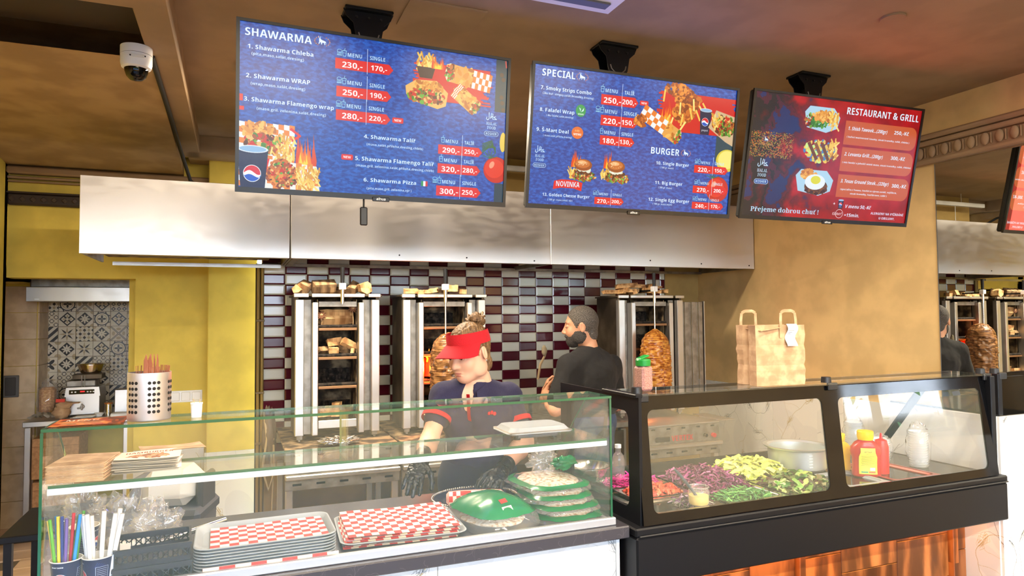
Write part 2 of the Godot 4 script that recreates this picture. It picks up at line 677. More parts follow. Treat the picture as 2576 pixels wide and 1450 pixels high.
func lamps() -> void:
	var warm := Color(1.0, 0.93, 0.82)
	for q in [[0.3, 1.35, "added unseen ceiling light over the kitchen behind the left menu screen"], [-0.3, 3.75, "long ceiling light nearest the left menu screen"], [1.3, 3.75, "long ceiling light before the middle menu screen"], [2.7, 3.75, "long ceiling light before the right menu screen"], [0.2, 6.2, "long ceiling light behind the camera on the left"], [2.2, 6.2, "long ceiling light behind the camera on the right"]]:  # first one is added out of sight to brighten the kitchen
		lamp(q[0], q[1], 1.2, 0.1, 9.0 if q[1] < 2 else (2.5 if q[1] < 5 else 20.0), warm, q[2])

func materials() -> void:
	var plaster := noise_tex(Color(0.93, 0.93, 0.93), Color(1, 1, 1), 0.012, 4, 256, 5)
	var grit := noise_tex(Color(0.3, 0.3, 0.3), Color(0.7, 0.7, 0.7), 0.09, 8, 256, 4)
	var brushed := noise_tex(Color(0.82, 0.82, 0.82), Color(1, 1, 1), 0.05, 9, 512, 4, Vector2(8, 1))
	var smudge := noise_tex(Color(0.85, 0.85, 0.85), Color(1, 1, 1), 0.03, 21, 256, 5)
	var soot := noise_tex(S(46, 36, 26), S(150, 128, 96), 0.02, 14, 256, 5, Vector2.ONE, FastNoiseLite.TYPE_SIMPLEX_SMOOTH, false, S(96, 78, 56))
	for q in [["beige_wall", S(232, 198, 138)], ["yellow_wall", S(228, 204, 92)], ["ochre_wall", S(190, 160, 96)], ["tan_ceiling", S(160, 134, 102)], ["tan_trim", S(156, 128, 98)], ["white_paint", S(235, 235, 230)]]:
		var m := tri(mat(q[1], 0.75), V(0.9, 0.9, 0.9))
		m.albedo_texture = plaster
		m.heightmap_enabled = true
		m.heightmap_texture = grit
		m.heightmap_scale = 0.04
		M[q[0]] = m
	M.lamp_glow = mat(Color(1, 0.95, 0.85), 0.5, 0.0, {"emission_enabled": true, "emission": Color(1, 0.9, 0.75), "emission_energy_multiplier": 6.0})
	M.steel = tri(mat(S(206, 202, 196), 0.42, 0.95), V(1.2, 1.2, 1.2))
	M.steel.roughness_texture = smudge
	M.hood_steel = mat(S(212, 207, 204), 0.4, 1.0, {"anisotropy_enabled": true, "anisotropy": 0.85})
	M.hood_steel.roughness_texture = smudge
	M.dull_steel = tri(mat(S(164, 158, 148), 0.5, 0.85), V(1.5, 1.5, 1.5))
	M.dull_steel.albedo_texture = smudge
	M.sooty_steel = tri(mat(S(142, 130, 116), 0.5, 0.75), V(0.8, 0.8, 0.8))
	M.sooty_steel.albedo_texture = noise_tex(S(120, 112, 100), S(205, 198, 186), 0.01, 31, 256, 5)
	M.bright_steel = mat(S(225, 222, 216), 0.18, 1.0)
	M.black_inside = mat(S(30, 27, 25), 0.85)
	M.soot = tri(tex(soot, 0.8), V(1.5, 1.5, 1.5))
	M.burner = tri(mat(S(74, 66, 60), 0.9), V(6, 6, 6))
	M.burner.albedo_texture = noise_tex(S(40, 40, 40), S(220, 210, 200), 0.03, 37, 128, 4)
	M.black_metal = mat(S(17, 18, 22), 0.4, 0.0, {"metallic_specular": 0.35})
	M.black_gloss = mat(S(8, 9, 12), 0.08, 0.0, {"metallic_specular": 0.4})
	M.black_plastic = mat(S(26, 27, 30), 0.45)
	M.tv_black = mat(S(18, 18, 20), 0.3)
	M.glass = mat(Color(0.9, 1.0, 0.96, 0.02), 0.0, 0.0, {"transparency": BaseMaterial3D.TRANSPARENCY_ALPHA, "metallic_specular": 0.42})
	M.glass_edge = mat(S(34, 92, 66), 0.1, 0.0, {"metallic_specular": 0.7})
	M.dark_glass = mat(S(10, 12, 13), 0.04)
	M.mirror = mat(S(235, 238, 236), 0.0, 1.0)
	M.grout = mat(S(98, 88, 74), 0.9)
	M.tile_white = mat(S(222, 222, 208), 0.14)
	M.tile_white_b = mat(S(214, 214, 200), 0.18)
	M.tile_red = mat(S(88, 22, 38), 0.12)
	M.tile_red_b = mat(S(80, 20, 34), 0.16)
	M.chrome = mat(S(235, 235, 235), 0.08, 1.0)
	M.rim_white = mat(S(240, 242, 244), 0.4)
	M.alu = mat(S(196, 200, 206), 0.35, 0.7)
	M.wood_raw = tri(tex(noise_tex(S(150, 104, 62), S(232, 190, 134), 0.02, 5, 256, 5, Vector2(1, 5)), 0.85), V(3, 3, 3), false)
	M.wood_grey = tri(tex(noise_tex(S(110, 86, 62), S(205, 168, 122), 0.03, 6, 256, 5, Vector2(1, 4)), 0.9), V(3, 3, 3), false)
	M.cardboard = tri(tex(noise_tex(S(160, 118, 80), S(182, 138, 96), 0.05, 7, 128), 0.9), V(4, 4, 4), false)
	M.kraft = tri(tex(noise_tex(S(176, 140, 104), S(204, 170, 132), 0.02, 17, 256, 5), 0.85), V(3, 3, 3), false)
	M.white_plastic = mat(S(236, 236, 232), 0.4)
	M.grey_plastic = mat(S(98, 100, 104), 0.5)
	M.tray_grey = mat(S(150, 156, 160), 0.55)
	M.cable = mat(S(20, 19, 18), 0.6)
	M.skin = mat(S(226, 176, 148), 0.55, 0.0, {"subsurf_scatter_enabled": true, "subsurf_scatter_strength": 0.12})
	M.skin_man = mat(S(206, 150, 118), 0.55, 0.0, {"subsurf_scatter_enabled": true, "subsurf_scatter_strength": 0.1})
	M.marble = tri(tex(marble_tex(3), 0.12), V(0.9, 0.9, 0.9))
	M.marble_gold = tri(tex(marble_tex(8), 0.12), V(0.75, 0.75, 0.75))
	M.laminate = tri(tex(laminate_tex(), 0.35), V(2.2, 2.2, 2.2))
	M.beige_tile = tri(tex(noise_tex(S(196, 172, 138), S(214, 192, 160), 0.03, 12, 256, 5), 0.45), V(1, 1, 1))
	M.grey_tile = M.beige_tile
	M.floor_wood = tri(tex(noise_tex(S(176, 148, 122), S(206, 178, 152), 0.02, 15, 256, 5, Vector2(4, 1)), 0.55), V(0.8, 0.8, 0.8))
	M.walnut = tri(tex(noise_tex(S(86, 52, 26), S(178, 118, 66), 0.012, 16, 512, 6, Vector2(1, 5), FastNoiseLite.TYPE_SIMPLEX_SMOOTH, false, S(132, 82, 42)), 0.35), V(1.3, 1.3, 1.3))
	M.film = mat(Color(1, 1, 1, 0.1), 0.08, 0.0, {"transparency": BaseMaterial3D.TRANSPARENCY_ALPHA, "metallic_specular": 0.9})
	M.green_film = mat(S(16, 118, 66), 0.22)
	M.white_paper = mat(S(232, 228, 220), 0.85)
	M.red_plastic = mat(S(196, 24, 34), 0.35)
	M.navy = cloth(S(44, 42, 74))
	M.navy_dark = cloth(S(30, 32, 58))
	M.red_cloth = cloth(S(206, 20, 36))
	M.black_cloth = cloth(S(34, 33, 34))
	M.glove = mat(S(16, 17, 19), 0.32)

func cloth(c: Color) -> StandardMaterial3D:
	if not M.has("weave"): M.weave = noise_tex(Color(0.8, 0.8, 0.8), Color(1, 1, 1), 0.2, 40, 128, 3)
	var m := tri(mat(c, 0.9, 0.0, {"rim_enabled": true, "rim": 0.25, "rim_tint": 0.5}), V(9, 9, 9), false)
	m.albedo_texture = M.weave
	return m

# white marble with dark and golden veins: wandering strokes over a pale ground
func marble_tex(sd: int) -> ImageTexture:
	var base := S(226, 228, 226)
	var p := Print.new(768, 768, base)
	p.g.seed = sd
	for k in 40:
		p.oval(p.g.randf() * 768, p.g.randf() * 768, p.g.randf_range(40, 120), p.g.randf_range(20, 60), base.lerp(S(206, 210, 212), 0.35), p.g.randf() * PI)
	for k in 9:
		var at := Vector2(p.g.randf() * 768, p.g.randf() * 768)
		var dir := p.g.randf_range(0.4, 1.1) + (PI if k % 2 else 0.0)
		var pts := []
		for i in 46:
			pts.append(at)
			dir += p.g.randf_range(-0.42, 0.42)
			at += Vector2(cos(dir), sin(dir)) * 9
		var col: Color = [S(96, 98, 102), S(156, 132, 76), S(74, 78, 84)][k % 3]
		for i in 45:
			var fat := pow(maxf(0.0, sin(i * 0.35 + k)), 3.0)
			p.line([pts[i], pts[i + 1]], 0.9 + 2.2 * fat * p.g.randf(), col)
			if fat > 0.35:
				# a feathered knot: many fine threads beside the vein
				for q in 5:
					var o := Vector2(p.g.randf_range(-16, 16), p.g.randf_range(-16, 16))
					p.line([pts[i] + o * 0.2, pts[i + 1] + o, pts[mini(i + 3, 45)] + o * 0.6], 0.7, col.lerp(base, p.g.randf_range(0.1, 0.6)))
				if p.g.randf() < 0.5: p.line([pts[i] + Vector2(5, -3), pts[i + 1] + Vector2(6, -4)], 1.5, S(178, 150, 84))
			if i % 9 == 4:
				var d2 := dir + p.g.randf_range(-1.6, 1.6)
				var a2: Vector2 = pts[i]
				for q in 14:
					var b2 := a2 + Vector2(cos(d2), sin(d2)) * 7
					p.line([a2, b2], 0.8, col.lerp(base, 0.25 + q * 0.04))
					a2 = b2
					d2 += p.g.randf_range(-0.4, 0.4)
	return p.done()

func laminate_tex() -> ImageTexture:
	var p := Print.new(384, 384, S(58, 56, 62))
	p.g.seed = 4
	for k in 150:
		var at := Vector2(p.g.randf() * 384, p.g.randf() * 384)
		var dir := p.g.randf() * TAU
		for i in 7:
			var b := at + Vector2(cos(dir), sin(dir)) * 7
			p.line([at, b], 0.6, S(106, 102, 104) if k % 3 else S(80, 77, 82))
			at = b
			dir += p.g.randf_range(-0.9, 0.9)
	return p.done()

func room() -> void:
	# floor: wood-look planks, the nearer ones laid one by one behind the case
	struct("floor", mb().box(V(-0.3, -0.06, 3.5), V(9.0, 0.1, 11.0)), M.grout)
	var fl := get_node("floor")
	var planks := mb().box(V(0, 0, 0), V(1.19, 0.012, 0.196), 0.003).mesh()
	for i in 22:
		for j in 5:
			var x := -1.66 + 0.6 + j * 1.2 - (i % 3) * 0.4
			if x > 3.5: continue
			var o := put("plank", planks, M.floor_wood, fl)
			o.position = V(x, -0.005, -1.6 + i * 0.2)
	put("hall_covering", mb().box(V(-0.3, -0.004, 5.9), V(8.9, 0.012, 5.9)), mat(S(58, 55, 52), 0.45), fl)
	# back wall behind the tiles, its upper part plain
	struct("wall_back", mb().box(V(1.72, 1.45, -0.11), V(3.74, 3.1, 0.18)), M.ochre_wall)
	struct("wall_left", mb().box(V(-1.88, 1.45, 0.85), V(0.2, 3.1, 2.74)).box(V(-1.88, 2.45, -0.94), V(0.2, 1.1, 0.84)).box(V(-1.98, 1.45, -1.58), V(0.4, 3.1, 0.44)).box(V(-2.28, 1.45, -0.94), V(0.18, 3.1, 0.9)).box(V(-2.03, 1.94, -0.94), V(0.5, 0.08, 0.86)).box(V(-2.03, 1.45, -0.49), V(0.5, 3.1, 0.06)), M.yellow_wall)
	# pale tiles in the alcove, on its end face and beside the patterned tiles
	var wl := get_node("wall_left")
	for r in 9:
		for c in 3:
			var a := maxf(-1.36 + c * 0.4 - (0.2 if r % 2 else 0.0), -1.355)
			var e := minf(-1.36 + c * 0.4 + 0.4 - (0.2 if r % 2 else 0.0), -0.52) - 0.003
			if e - a > 0.02: put("wall_tile", mb().box(V(-2.184, 0.1 + r * 0.21, (a + e) / 2), V(0.014, 0.207, e - a), 0.002), M.beige_tile, wl)
		put("wall_tile", mb().box(V(-1.98, 0.1 + r * 0.21, -1.356), V(0.39, 0.207, 0.014), 0.002), M.beige_tile, wl)
		put("wall_tile", mb().box(V(-1.776, 0.1 + r * 0.21, -1.52), V(0.014, 0.207, 0.32), 0.002), M.beige_tile, wl)
	# the yellow part with the opening to the nook, and the pillar beside it
	struct("wall_yellow", mb().box(V(-0.72, 1.45, -0.62), V(0.56, 3.1, 0.18)).box(V(-1.39, 2.45, -0.62), V(0.78, 1.08, 0.18)), M.yellow_wall)
	struct("wall_pillar", mb().box(V(-0.344, 1.45, -0.45), V(0.338, 3.1, 0.2), 0.006), M.yellow_wall)
	struct("wall_nook", mb().box(V(-1.4, 1.45, -1.75), V(0.9, 3.1, 0.18)).box(V(-1.02, 1.45, -1.2), V(0.08, 3.1, 1.0)), M.yellow_wall)
	struct("ceiling_nook", mb().box(V(-1.4, 2.2, -1.2), V(0.76, 0.1, 0.98)), M.white_paint)
	# marble cladding low on the pillar and the yellow wall
	var wp := get_node("wall_pillar")
	put("marble_panel", mb().box(V(-0.344, 0.325, -0.342), V(0.336, 0.65, 0.014), 0.002), M.marble_gold, wp)
	put("marble_panel", mb().box(V(-0.519, 0.325, -0.445), V(0.012, 0.65, 0.2), 0.002), M.marble_gold, wp)
	put("marble_panel", mb().box(V(-0.765, 0.335, -0.522), V(0.465, 0.67, 0.014), 0.002), M.marble_gold, get_node("wall_yellow"))
	# right side wall: beige above, marble panels below
	struct("wall_right", mb().box(V(3.68, 1.45, 4.1), V(0.2, 3.1, 9.4)), M.beige_wall)
	var wr := get_node("wall_right")
	for q in [[-0.02, 0.22], [0.22, 0.894], [0.894, 1.568], [1.568, 2.249], [2.249, 2.92], [2.92, 3.6]]:
		put("marble_panel", mb().box(V(3.573, 0.518, (q[0] + q[1]) / 2), V(0.022, 1.035, q[1] - q[0] - 0.003), 0.002), M.marble if q[0] > 1.5 else M.marble_gold, wr)
	# the mirror that carries on from the beige wall
	var mir := thing("wall_mirror", "large frameless mirror on the right wall beside the beige plaster, reflecting hood and grill", "mirror", V(3.58, 1.04, 3.376))
	put("mirror_pane", mb().box(V(-0.004, 0.737, 0), V(0.006, 1.474, 2.2)), M.mirror, mir)
	put("pane_edge", mb().box(V(-0.004, 0.737, -1.103), V(0.007, 1.474, 0.004)), M.grey_plastic, mir)
	# cornice with a row of egg ornaments on the right wall
	struct("trim_1", mb().box(V(3.555, 2.532, 4.1), V(0.05, 0.03, 9.2), 0.008).box(V(3.565, 2.58, 4.1), V(0.03, 0.09, 9.2), 0.004).box(V(3.55, 2.64, 4.1), V(0.06, 0.03, 9.2), 0.006).box(V(3.54, 2.675, 4.1), V(0.08, 0.032, 9.2), 0.01), M.tan_trim)
	var egg := mb().blob(V(0, 0, 0), V(0.016, 0.036, 0.024), 0.05, 2.0, 3, 10, 6).box(V(0.004, 0, 0.031), V(0.012, 0.062, 0.009), 0.003).mesh()
	for i in 34:
		put("egg_ornament", egg, M.tan_trim, get_node("trim_1")).position = V(3.542, 2.587, 0.8 + i * 0.078)
	# ceiling: a raised field over the screens, lower strips round it
	struct("ceiling", mb().box(V(1.5, CEIL + 0.05, 4.3), V(4.3, 0.1, 9.0)), M.tan_ceiling)
	# lower ceiling on the left: strips round the sunk panel, then the sagging vault towards the back wall
	var lo := 2.78
	var low := mb()
	low.box(V(-0.63, lo + 0.1, 4.4), V(0.125, 0.2, 9.4), 0.004)
	low.box(V(-2.9, lo + 0.1, 5.55), V(4.43, 0.2, 6.62))
	low.box(V(-2.9, lo + 0.2, 2.0), V(4.43, 0.1, 0.6))
	struct("ceiling_left", low, M.tan_ceiling)
	put("sunk_panel", mb().box(V(-1.85, lo + 0.12, 1.97), V(2.3, 0.03, 0.54)), mat(S(62, 50, 40), 0.7), get_node("ceiling_left"))
	var rows := []
	for i in 9:
		var t := i / 8.0
		rows.append([V(-2.0, lo - 0.1 * t * t, lerpf(1.7, -0.55, t)), V(-0.69, lo - 0.1 * t * t, lerpf(1.7, -0.55, t))])
	var vault := mb().grid(rows)
	rows = []
	for i in 9:
		var t := i / 8.0
		rows.append([V(-0.69, lo - 0.1 * t * t, lerpf(1.7, -0.55, t)), V(-0.69, lo + 0.2, lerpf(1.7, -0.55, t))])
	vault.grid(rows)
	vault.box(V(-1.3, lo + 0.22, 0.6), V(1.3, 0.04, 2.5))
	struct("ceiling_vault", vault, tri(tex(noise_tex(S(150, 122, 84), S(172, 144, 102), 0.02, 52, 256, 4), 0.8), V(0.6, 0.6, 0.6)))
	# cross beam before the back wall
	struct("ceiling_beam", mb().box(V(1.5, lo + 0.1, -0.36), V(4.3, 0.2, 0.5), 0.004), M.tan_ceiling)
	# cornice and dark frieze on the yellow wall
	struct("trim_2", mb().box(V(-1.1, 2.648, -0.5), V(1.36, 0.05, 0.08), 0.01).box(V(-1.1, 2.6, -0.515), V(1.36, 0.018, 0.05), 0.004).box(V(-1.1, 2.575, -0.52), V(1.36, 0.012, 0.04), 0.003), M.tan_trim)
	struct("trim_3", mb().box(V(-1.1, 2.45, -0.515), V(1.36, 0.08, 0.05), 0.012).box(V(-1.1, 2.495, -0.51), V(1.36, 0.012, 0.06), 0.003), mat(S(52, 40, 34), 0.6))
	var lozenge := mb().box(V(0, 0, 0), V(0.03, 0.03, 0.012), 0.004).mesh()
	for i in 11:
		var o := put("frieze_ornament", lozenge, mat(S(64, 50, 42), 0.5) if i == 0 else get_node("trim_3/frieze_ornament").material_override, get_node("trim_3"))
		o.position = V(-1.75 + i * 0.062, 2.45, -0.488)
		o.rotation.z = PI / 4
	# the hall in front: left and front walls, a glazed shopfront open to the street
	struct("wall_left_hall", mb().box(V(-4.6, 1.45, 5.4), V(0.2, 3.1, 7.0)).box(V(-3.3, 1.45, 2.2), V(2.84, 3.1, 0.2)), M.beige_wall)
	struct("wall_front", mb().box(V(-4.0, 1.45, 8.8), V(1.2, 3.1, 0.2)).box(V(3.35, 1.45, 8.8), V(0.6, 3.1, 0.2)).box(V(-0.2, 2.83, 8.8), V(6.6, 0.34, 0.2)).box(V(-0.2, 0.42, 8.8), V(6.6, 0.84, 0.2)), M.beige_wall)  # unseen; sill raised to darken the street reflections in the case glass
	for i in 4:
		var w := struct("window_%d" % (i + 1), mb().frame(-0.82, 0.82, 0.84, 2.66, -0.76, 0.76, 0.9, 2.6, -0.04, 0.04), M.black_metal)
		w.position = V(-2.58 + i * 1.64, 0, 8.78)
		put("pane", mb().box(V(0, 1.75, 0), V(1.52, 1.7, 0.008)), M.glass, w)

func tiled_walls() -> void:
	var wb := get_node("wall_back")
	put("grout", mb().box(V(1.53, 1.42, -0.012), V(3.36, 1.5, 0.016)), M.grout, wb)
	var face := func(w: float) -> ArrayMesh:
		var m := mb()
		var h := 0.0718
		var b := 0.009
		var z0 := 0.0
		var z1 := 0.0035
		var z2 := 0.0075
		var A := [V(-w / 2, -h / 2, z1), V(w / 2, -h / 2, z1), V(w / 2, h / 2, z1), V(-w / 2, h / 2, z1)]
		var B := [V(-w / 2 + b, -h / 2 + b, z2), V(w / 2 - b, -h / 2 + b, z2), V(w / 2 - b, h / 2 - b, z2), V(-w / 2 + b, h / 2 - b, z2)]
		var C := [V(-w / 2, -h / 2, -0.004), V(w / 2, -h / 2, -0.004), V(w / 2, h / 2, -0.004), V(-w / 2, h / 2, -0.004)]
		m.quad(B[0], B[1], B[2], B[3])
		for i in 4:
			var j := (i + 1) % 4
			m.quad(A[i], A[j], B[j], B[i])
			m.quad(C[i], C[j], A[j], A[i])
		return m.mesh()
	var whole: ArrayMesh = face.call(0.1475)
	var narrow: ArrayMesh = face.call(0.047)
	var rest := {true: mb(), false: mb()}
	for r in range(-2, 18):
		for j in range(-1, 22):
			var y := 2.003 - 0.07424 * (r + 0.5)
			var x := (j + 0.5) * 0.15
			var white := (r + j) % 2 != 0
			if j == 21: x = 3.175
			if r > 14 and (x < 0.9 or x > 2.2) and j > 0 or r > 15:
				rest[white].box(V(x, y, 0.0), V(0.1475 if j < 21 else 0.047, 0.0718, 0.012), 0.003)
				continue
			if r > 1 and r < 15 and (x > 0.12 and x < 0.4 or x > 0.8 and x < 1.15 or x > 2.45 and x < 2.95):
				rest[white].box(V(x, y, 0.0), V(0.1475, 0.0718, 0.012), 0.003)
				continue
			var o := put("tile", whole if j < 21 else narrow, [M.tile_red, M.tile_red_b, M.tile_white, M.tile_white_b][(2 if white else 0) + (1 if rng.randf() < 0.35 else 0)], wb)
			o.position = V(x, y, 0.0)
	put("hidden_tiles", rest[true], M.tile_white, wb).set_meta("kind", "stuff")
	put("hidden_tiles", rest[false], M.tile_red, wb).set_meta("kind", "stuff")

func hood_box(t: Node3D, x0: float, x1: float, y1: float, cuts: Array) -> void:
	# front panels over a thin-walled shell, open below with a lip all round
	var y0 := 1.983
	var zf := 0.711
	var xs := [x0] + cuts + [x1]
	for i in xs.size() - 1:
		var m := mb().box(V((xs[i] + xs[i + 1]) / 2, (y0 + y1) / 2, zf), V(xs[i + 1] - xs[i] - 0.002, y1 - y0, 0.012), 0.002)
		put("front_panel", m, M.hood_steel, t)
	put("top_panel", mb().box(V((x0 + x1) / 2, y1 - 0.006, 0.36), V(x1 - x0 - 0.004, 0.012, 0.69)), M.dull_steel, t)
	put("end_panel", mb().box(V(x0 + 0.006, (y0 + y1) / 2, 0.36), V(0.012, y1 - y0 - 0.01, 0.69)), M.dull_steel, t)
	put("end_panel", mb().box(V(x1 - 0.006, (y0 + y1) / 2, 0.36), V(0.012, y1 - y0 - 0.01, 0.69)), M.dull_steel, t)
	put("lining", mb().box(V((x0 + x1) / 2, 2.09, 0.36), V(x1 - x0 - 0.03, 0.02, 0.67)), M.soot, t)
	put("gutter", mb().box(V((x0 + x1) / 2, y0 + 0.006, 0.69), V(x1 - x0 - 0.03, 0.012, 0.03)), M.steel, t)

func hoods() -> void:
	var t := thing("extractor_hood", "lower steel extractor hood section on the left, over the yellow wall", "extractor hood", V(0, 0, 0), 0.0, "steel extractor hoods")
	hood_box(t, -1.13, -0.02, 2.421, [])
	put("back_lip", mb().box(V(-0.54, 1.968, 0.2), V(1.0, 0.022, 0.012)).box(V(-0.54, 1.976, 0.1), V(0.99, 0.01, 0.2)), M.steel, t)
	put("filter", mb().box(V(-0.59, 2.015, 0.44), V(0.94, 0.02, 0.42), 0.004), M.soot, t)
	t = thing("extractor_hood", "long steel extractor hood with three joined front panels above the kebab grills", "extractor hood", V(0, 0, 0), 0.0, "steel extractor hoods")
	hood_box(t, -0.014, 3.575, 2.49, [1.749])
	put("back_lip", mb().box(V(1.78, 1.99, 0.04), V(3.56, 0.02, 0.04)), M.dull_steel, t)
	for q in [[0.66, 2.02], [1.12, 2.015], [1.62, 2.005], [2.58, 2.03], [3.05, 2.015], [3.52, 2.01]]:
		put("screw", mb().cyl(V(q[0], q[1], 0.714), V(q[0], q[1], 0.721), 0.006, 0.005, 8), M.black_metal, t)
	put("divider", mb().box(V(1.76, 2.0, 0.36), V(0.03, 0.03, 0.66)), M.dull_steel, t)
	put("divider", mb().box(V(0.02, 1.995, 0.36), V(0.04, 0.024, 0.66)), M.dull_steel, t)
	# suspended light channel above the hood
	var l := thing("light_channel", "long white suspended channel on thin rods above the hood", "light channel", V(0.9, 2.77, 0.2))
	put("channel", mb().box(V(0.15, 0, 0), V(2.2, 0.042, 0.04), 0.004), M.white_paint, l)
	for x in [-0.6, 0.3, 1.1]:
		put("rod", mb().cyl(V(x, 0.02, 0), V(x, 0.115, 0), 0.003, 0.003, 6), M.rim_white, l)
		put("hanger", mb().cyl(V(x + 0.1, -0.275, 0), V(x + 0.1, -0.02, 0), 0.003, 0.003, 6), M.rim_white, l)
	# duct pipe running to the hood from the left beam
	solo("black_cable", mb().tube([V(-0.677, 2.775, 1.75), V(-0.677, 2.772, 1.2), V(-0.675, 2.76, 0.6), V(-0.672, 2.74, 0.2), V(-0.66, 2.7, -0.05), V(-0.63, 2.6, -0.25), V(-0.56, 2.56, -0.3), V(-0.3, 2.55, -0.3), V(-0.16, 2.55, 0.03), V(0.6, 2.55, 0.03)], 0.013, 8), M.cable, "black cable running along the beam and down behind the top of the hood", "cable")

func ceiling_things() -> void:
	var d := thing("dome_camera", "white dome security camera under the left ceiling", "security camera", V(-0.727, 2.78, 1.82))
	put("base", mb().lathe([Vector2(0, 0), Vector2(0.062, 0), Vector2(0.062, -0.034), Vector2(0.0, -0.034)], 32), M.rim_white, d)
	put("housing", mb().lathe([Vector2(0.0, -0.036), Vector2(0.0615, -0.036), Vector2(0.0615, -0.07), Vector2(0.057, -0.088), Vector2(0.047, -0.094), Vector2(0.04, -0.088)], 32), M.rim_white, d)
	put("dome", mb().lathe([Vector2(0.046, -0.09), Vector2(0.045, -0.105), Vector2(0.038, -0.125), Vector2(0.024, -0.139), Vector2(0, -0.144)], 28), mat(Color(0.03, 0.03, 0.035), 0.03, 0.0), d)
	put("name_plate", mb().box(V(0.012, -0.054, 0.0615), V(0.05, 0.014, 0.002), 0.001), M.white_plastic, d)
	for x in [-0.016, 0.04]: put("screw", mb().cyl(V(x, -0.054, 0.06), V(x, -0.054, 0.064), 0.003, 0.003, 8), M.black_metal, d)
	var a := thing("ceiling_cassette", "white air conditioner cassette at the top edge of the picture", "air conditioner", V(0.86, CEIL, 3.0))
	put("panel", mb().box(V(0, -0.015, 0), V(0.5, 0.03, 0.7), 0.012), M.white_plastic, a)
	put("grille", mb().box(V(0, -0.033, 0.05), V(0.36, 0.006, 0.4), 0.002), mat(S(200, 200, 196), 0.5), a)
	for i in 9: put("slat", mb().box(V(0, -0.038, -0.12 + i * 0.045), V(0.34, 0.006, 0.012)), M.white_plastic, a)
	put("louvre", mb().box(V(0, -0.034, -0.27), V(0.4, 0.008, 0.05), 0.003), M.grey_plastic, a)
	solo("access_panel", mb().box(V(0, -0.003, 0), V(0.33, 0.006, 0.26), 0.001), M.tan_ceiling, "square access panel painted like the ceiling beside the left bracket", "access panel", "", V(0.48, CEIL, 2.32))
	var s := thing("smoke_detector", "small round tan detector on the ceiling at the upper right", "detector", V(2.306, CEIL, 3.02))
	put("base", mb().lathe([Vector2(0, 0), Vector2(0.05, 0), Vector2(0.05, -0.008), Vector2(0, -0.01)], 28), M.tan_ceiling, s)

# ---- what the menu screens show
const WHITE_T := Color(0.86, 0.93, 1.0)
const RED_T := Color(0.86, 0.09, 0.12)

func sea(p: Print) -> void:
	var fn := FastNoiseLite.new()
	fn.seed = 2
	fn.frequency = 0.035
	fn.fractal_octaves = 5
	fn.domain_warp_enabled = true
	var a := fn.get_image(p.w, p.h * 2)
	a.resize(p.w * 2, p.h * 2, Image.INTERPOLATE_BILINEAR)
	a.convert(Image.FORMAT_L8)
	var s := a.get_data()
	var d := PackedByteArray()
	d.resize(s.size() * 4)
	var ramp := []
	for i in 256:
		var t := smoothstep(0.15, 0.9, i / 255.0)
		var c := S(10, 52, 138).lerp(S(28, 96, 196), t)
		ramp.append(c.to_abgr32())
	for i in s.size(): d.encode_u32(i * 4, ramp[s[i]])
	p.im = Image.create_from_data(p.w * 2, p.h * 2, false, Image.FORMAT_RGBA8, d)

func bull(p: Print, x: float, y: float, k: float) -> void:
	# a walking bull between two laurel sprays
	for s in [-1, 1]:
		for i in 7:
			var an := lerpf(-1.0, 0.95, i / 6.0)
			p.oval(x + s * k * (1.0 * cos(an)), y + k * 0.62 * sin(an) + k * 0.05, k * 0.11, k * 0.055, S(210, 150, 90) if i % 2 else S(200, 90, 60), an + (0.6 if s > 0 else -0.6))
	var c := WHITE_T
	var pts := [[-0.55, -0.05], [-0.5, -0.4], [-0.3, -0.35], [-0.15, -0.2], [0.1, -0.12], [0.45, -0.02], [0.62, 0.08], [0.66, 0.5], [0.6, 0.5], [0.55, 0.2], [0.46, 0.28], [0.5, 0.58], [0.36, 0.58], [0.3, 0.28], [0.0, 0.25], [-0.05, 0.55], [-0.2, 0.55], [-0.2, 0.3], [-0.36, 0.2], [-0.52, 0.55], [-0.64, 0.5], [-0.5, 0.1]]
	p.poly(pts.map(func(q): return Vector2(x + q[0] * k * 0.8, y + q[1] * k * 0.85)), c)
	p.line([Vector2(x - 0.4 * k, y - 0.3 * k), Vector2(x - 0.5 * k, y - 0.62 * k)], k * 0.07, c)
	p.line([Vector2(x - 0.3 * k, y - 0.3 * k), Vector2(x - 0.22 * k, y - 0.6 * k)], k * 0.07, c)

func burger_icon(p: Print, x: float, y: float, k: float, only_cup := false) -> void:
	var c := S(140, 205, 225)
	if not only_cup:
		p.ring(x + k * 0.32, y - k * 0.62, k * 0.32, k * 0.24, k * 0.06, c)
		for i in 3: p.rect(x, y - k * (0.48 - i * 0.16), k * 0.64, k * 0.07, c)
		p.rect(x, y - k * 0.1, k * 0.64, k * 0.07, c)
	var o := 0.0 if only_cup else 0.72
	p.line([Vector2(x + k * o, y - k * 0.72), Vector2(x + k * (o + 0.06), y), Vector2(x + k * (o + 0.44), y), Vector2(x + k * (o + 0.5), y - k * 0.72), Vector2(x + k * o, y - k * 0.72)], k * 0.07, c)
	p.line([Vector2(x + k * (o + 0.25), y - k * 0.72), Vector2(x + k * (o + 0.32), y - k * 1.05)], k * 0.07, c)
	p.rect(x + k * (o + 0.06), y - k * 0.45, k * 0.38, k * 0.06, c)

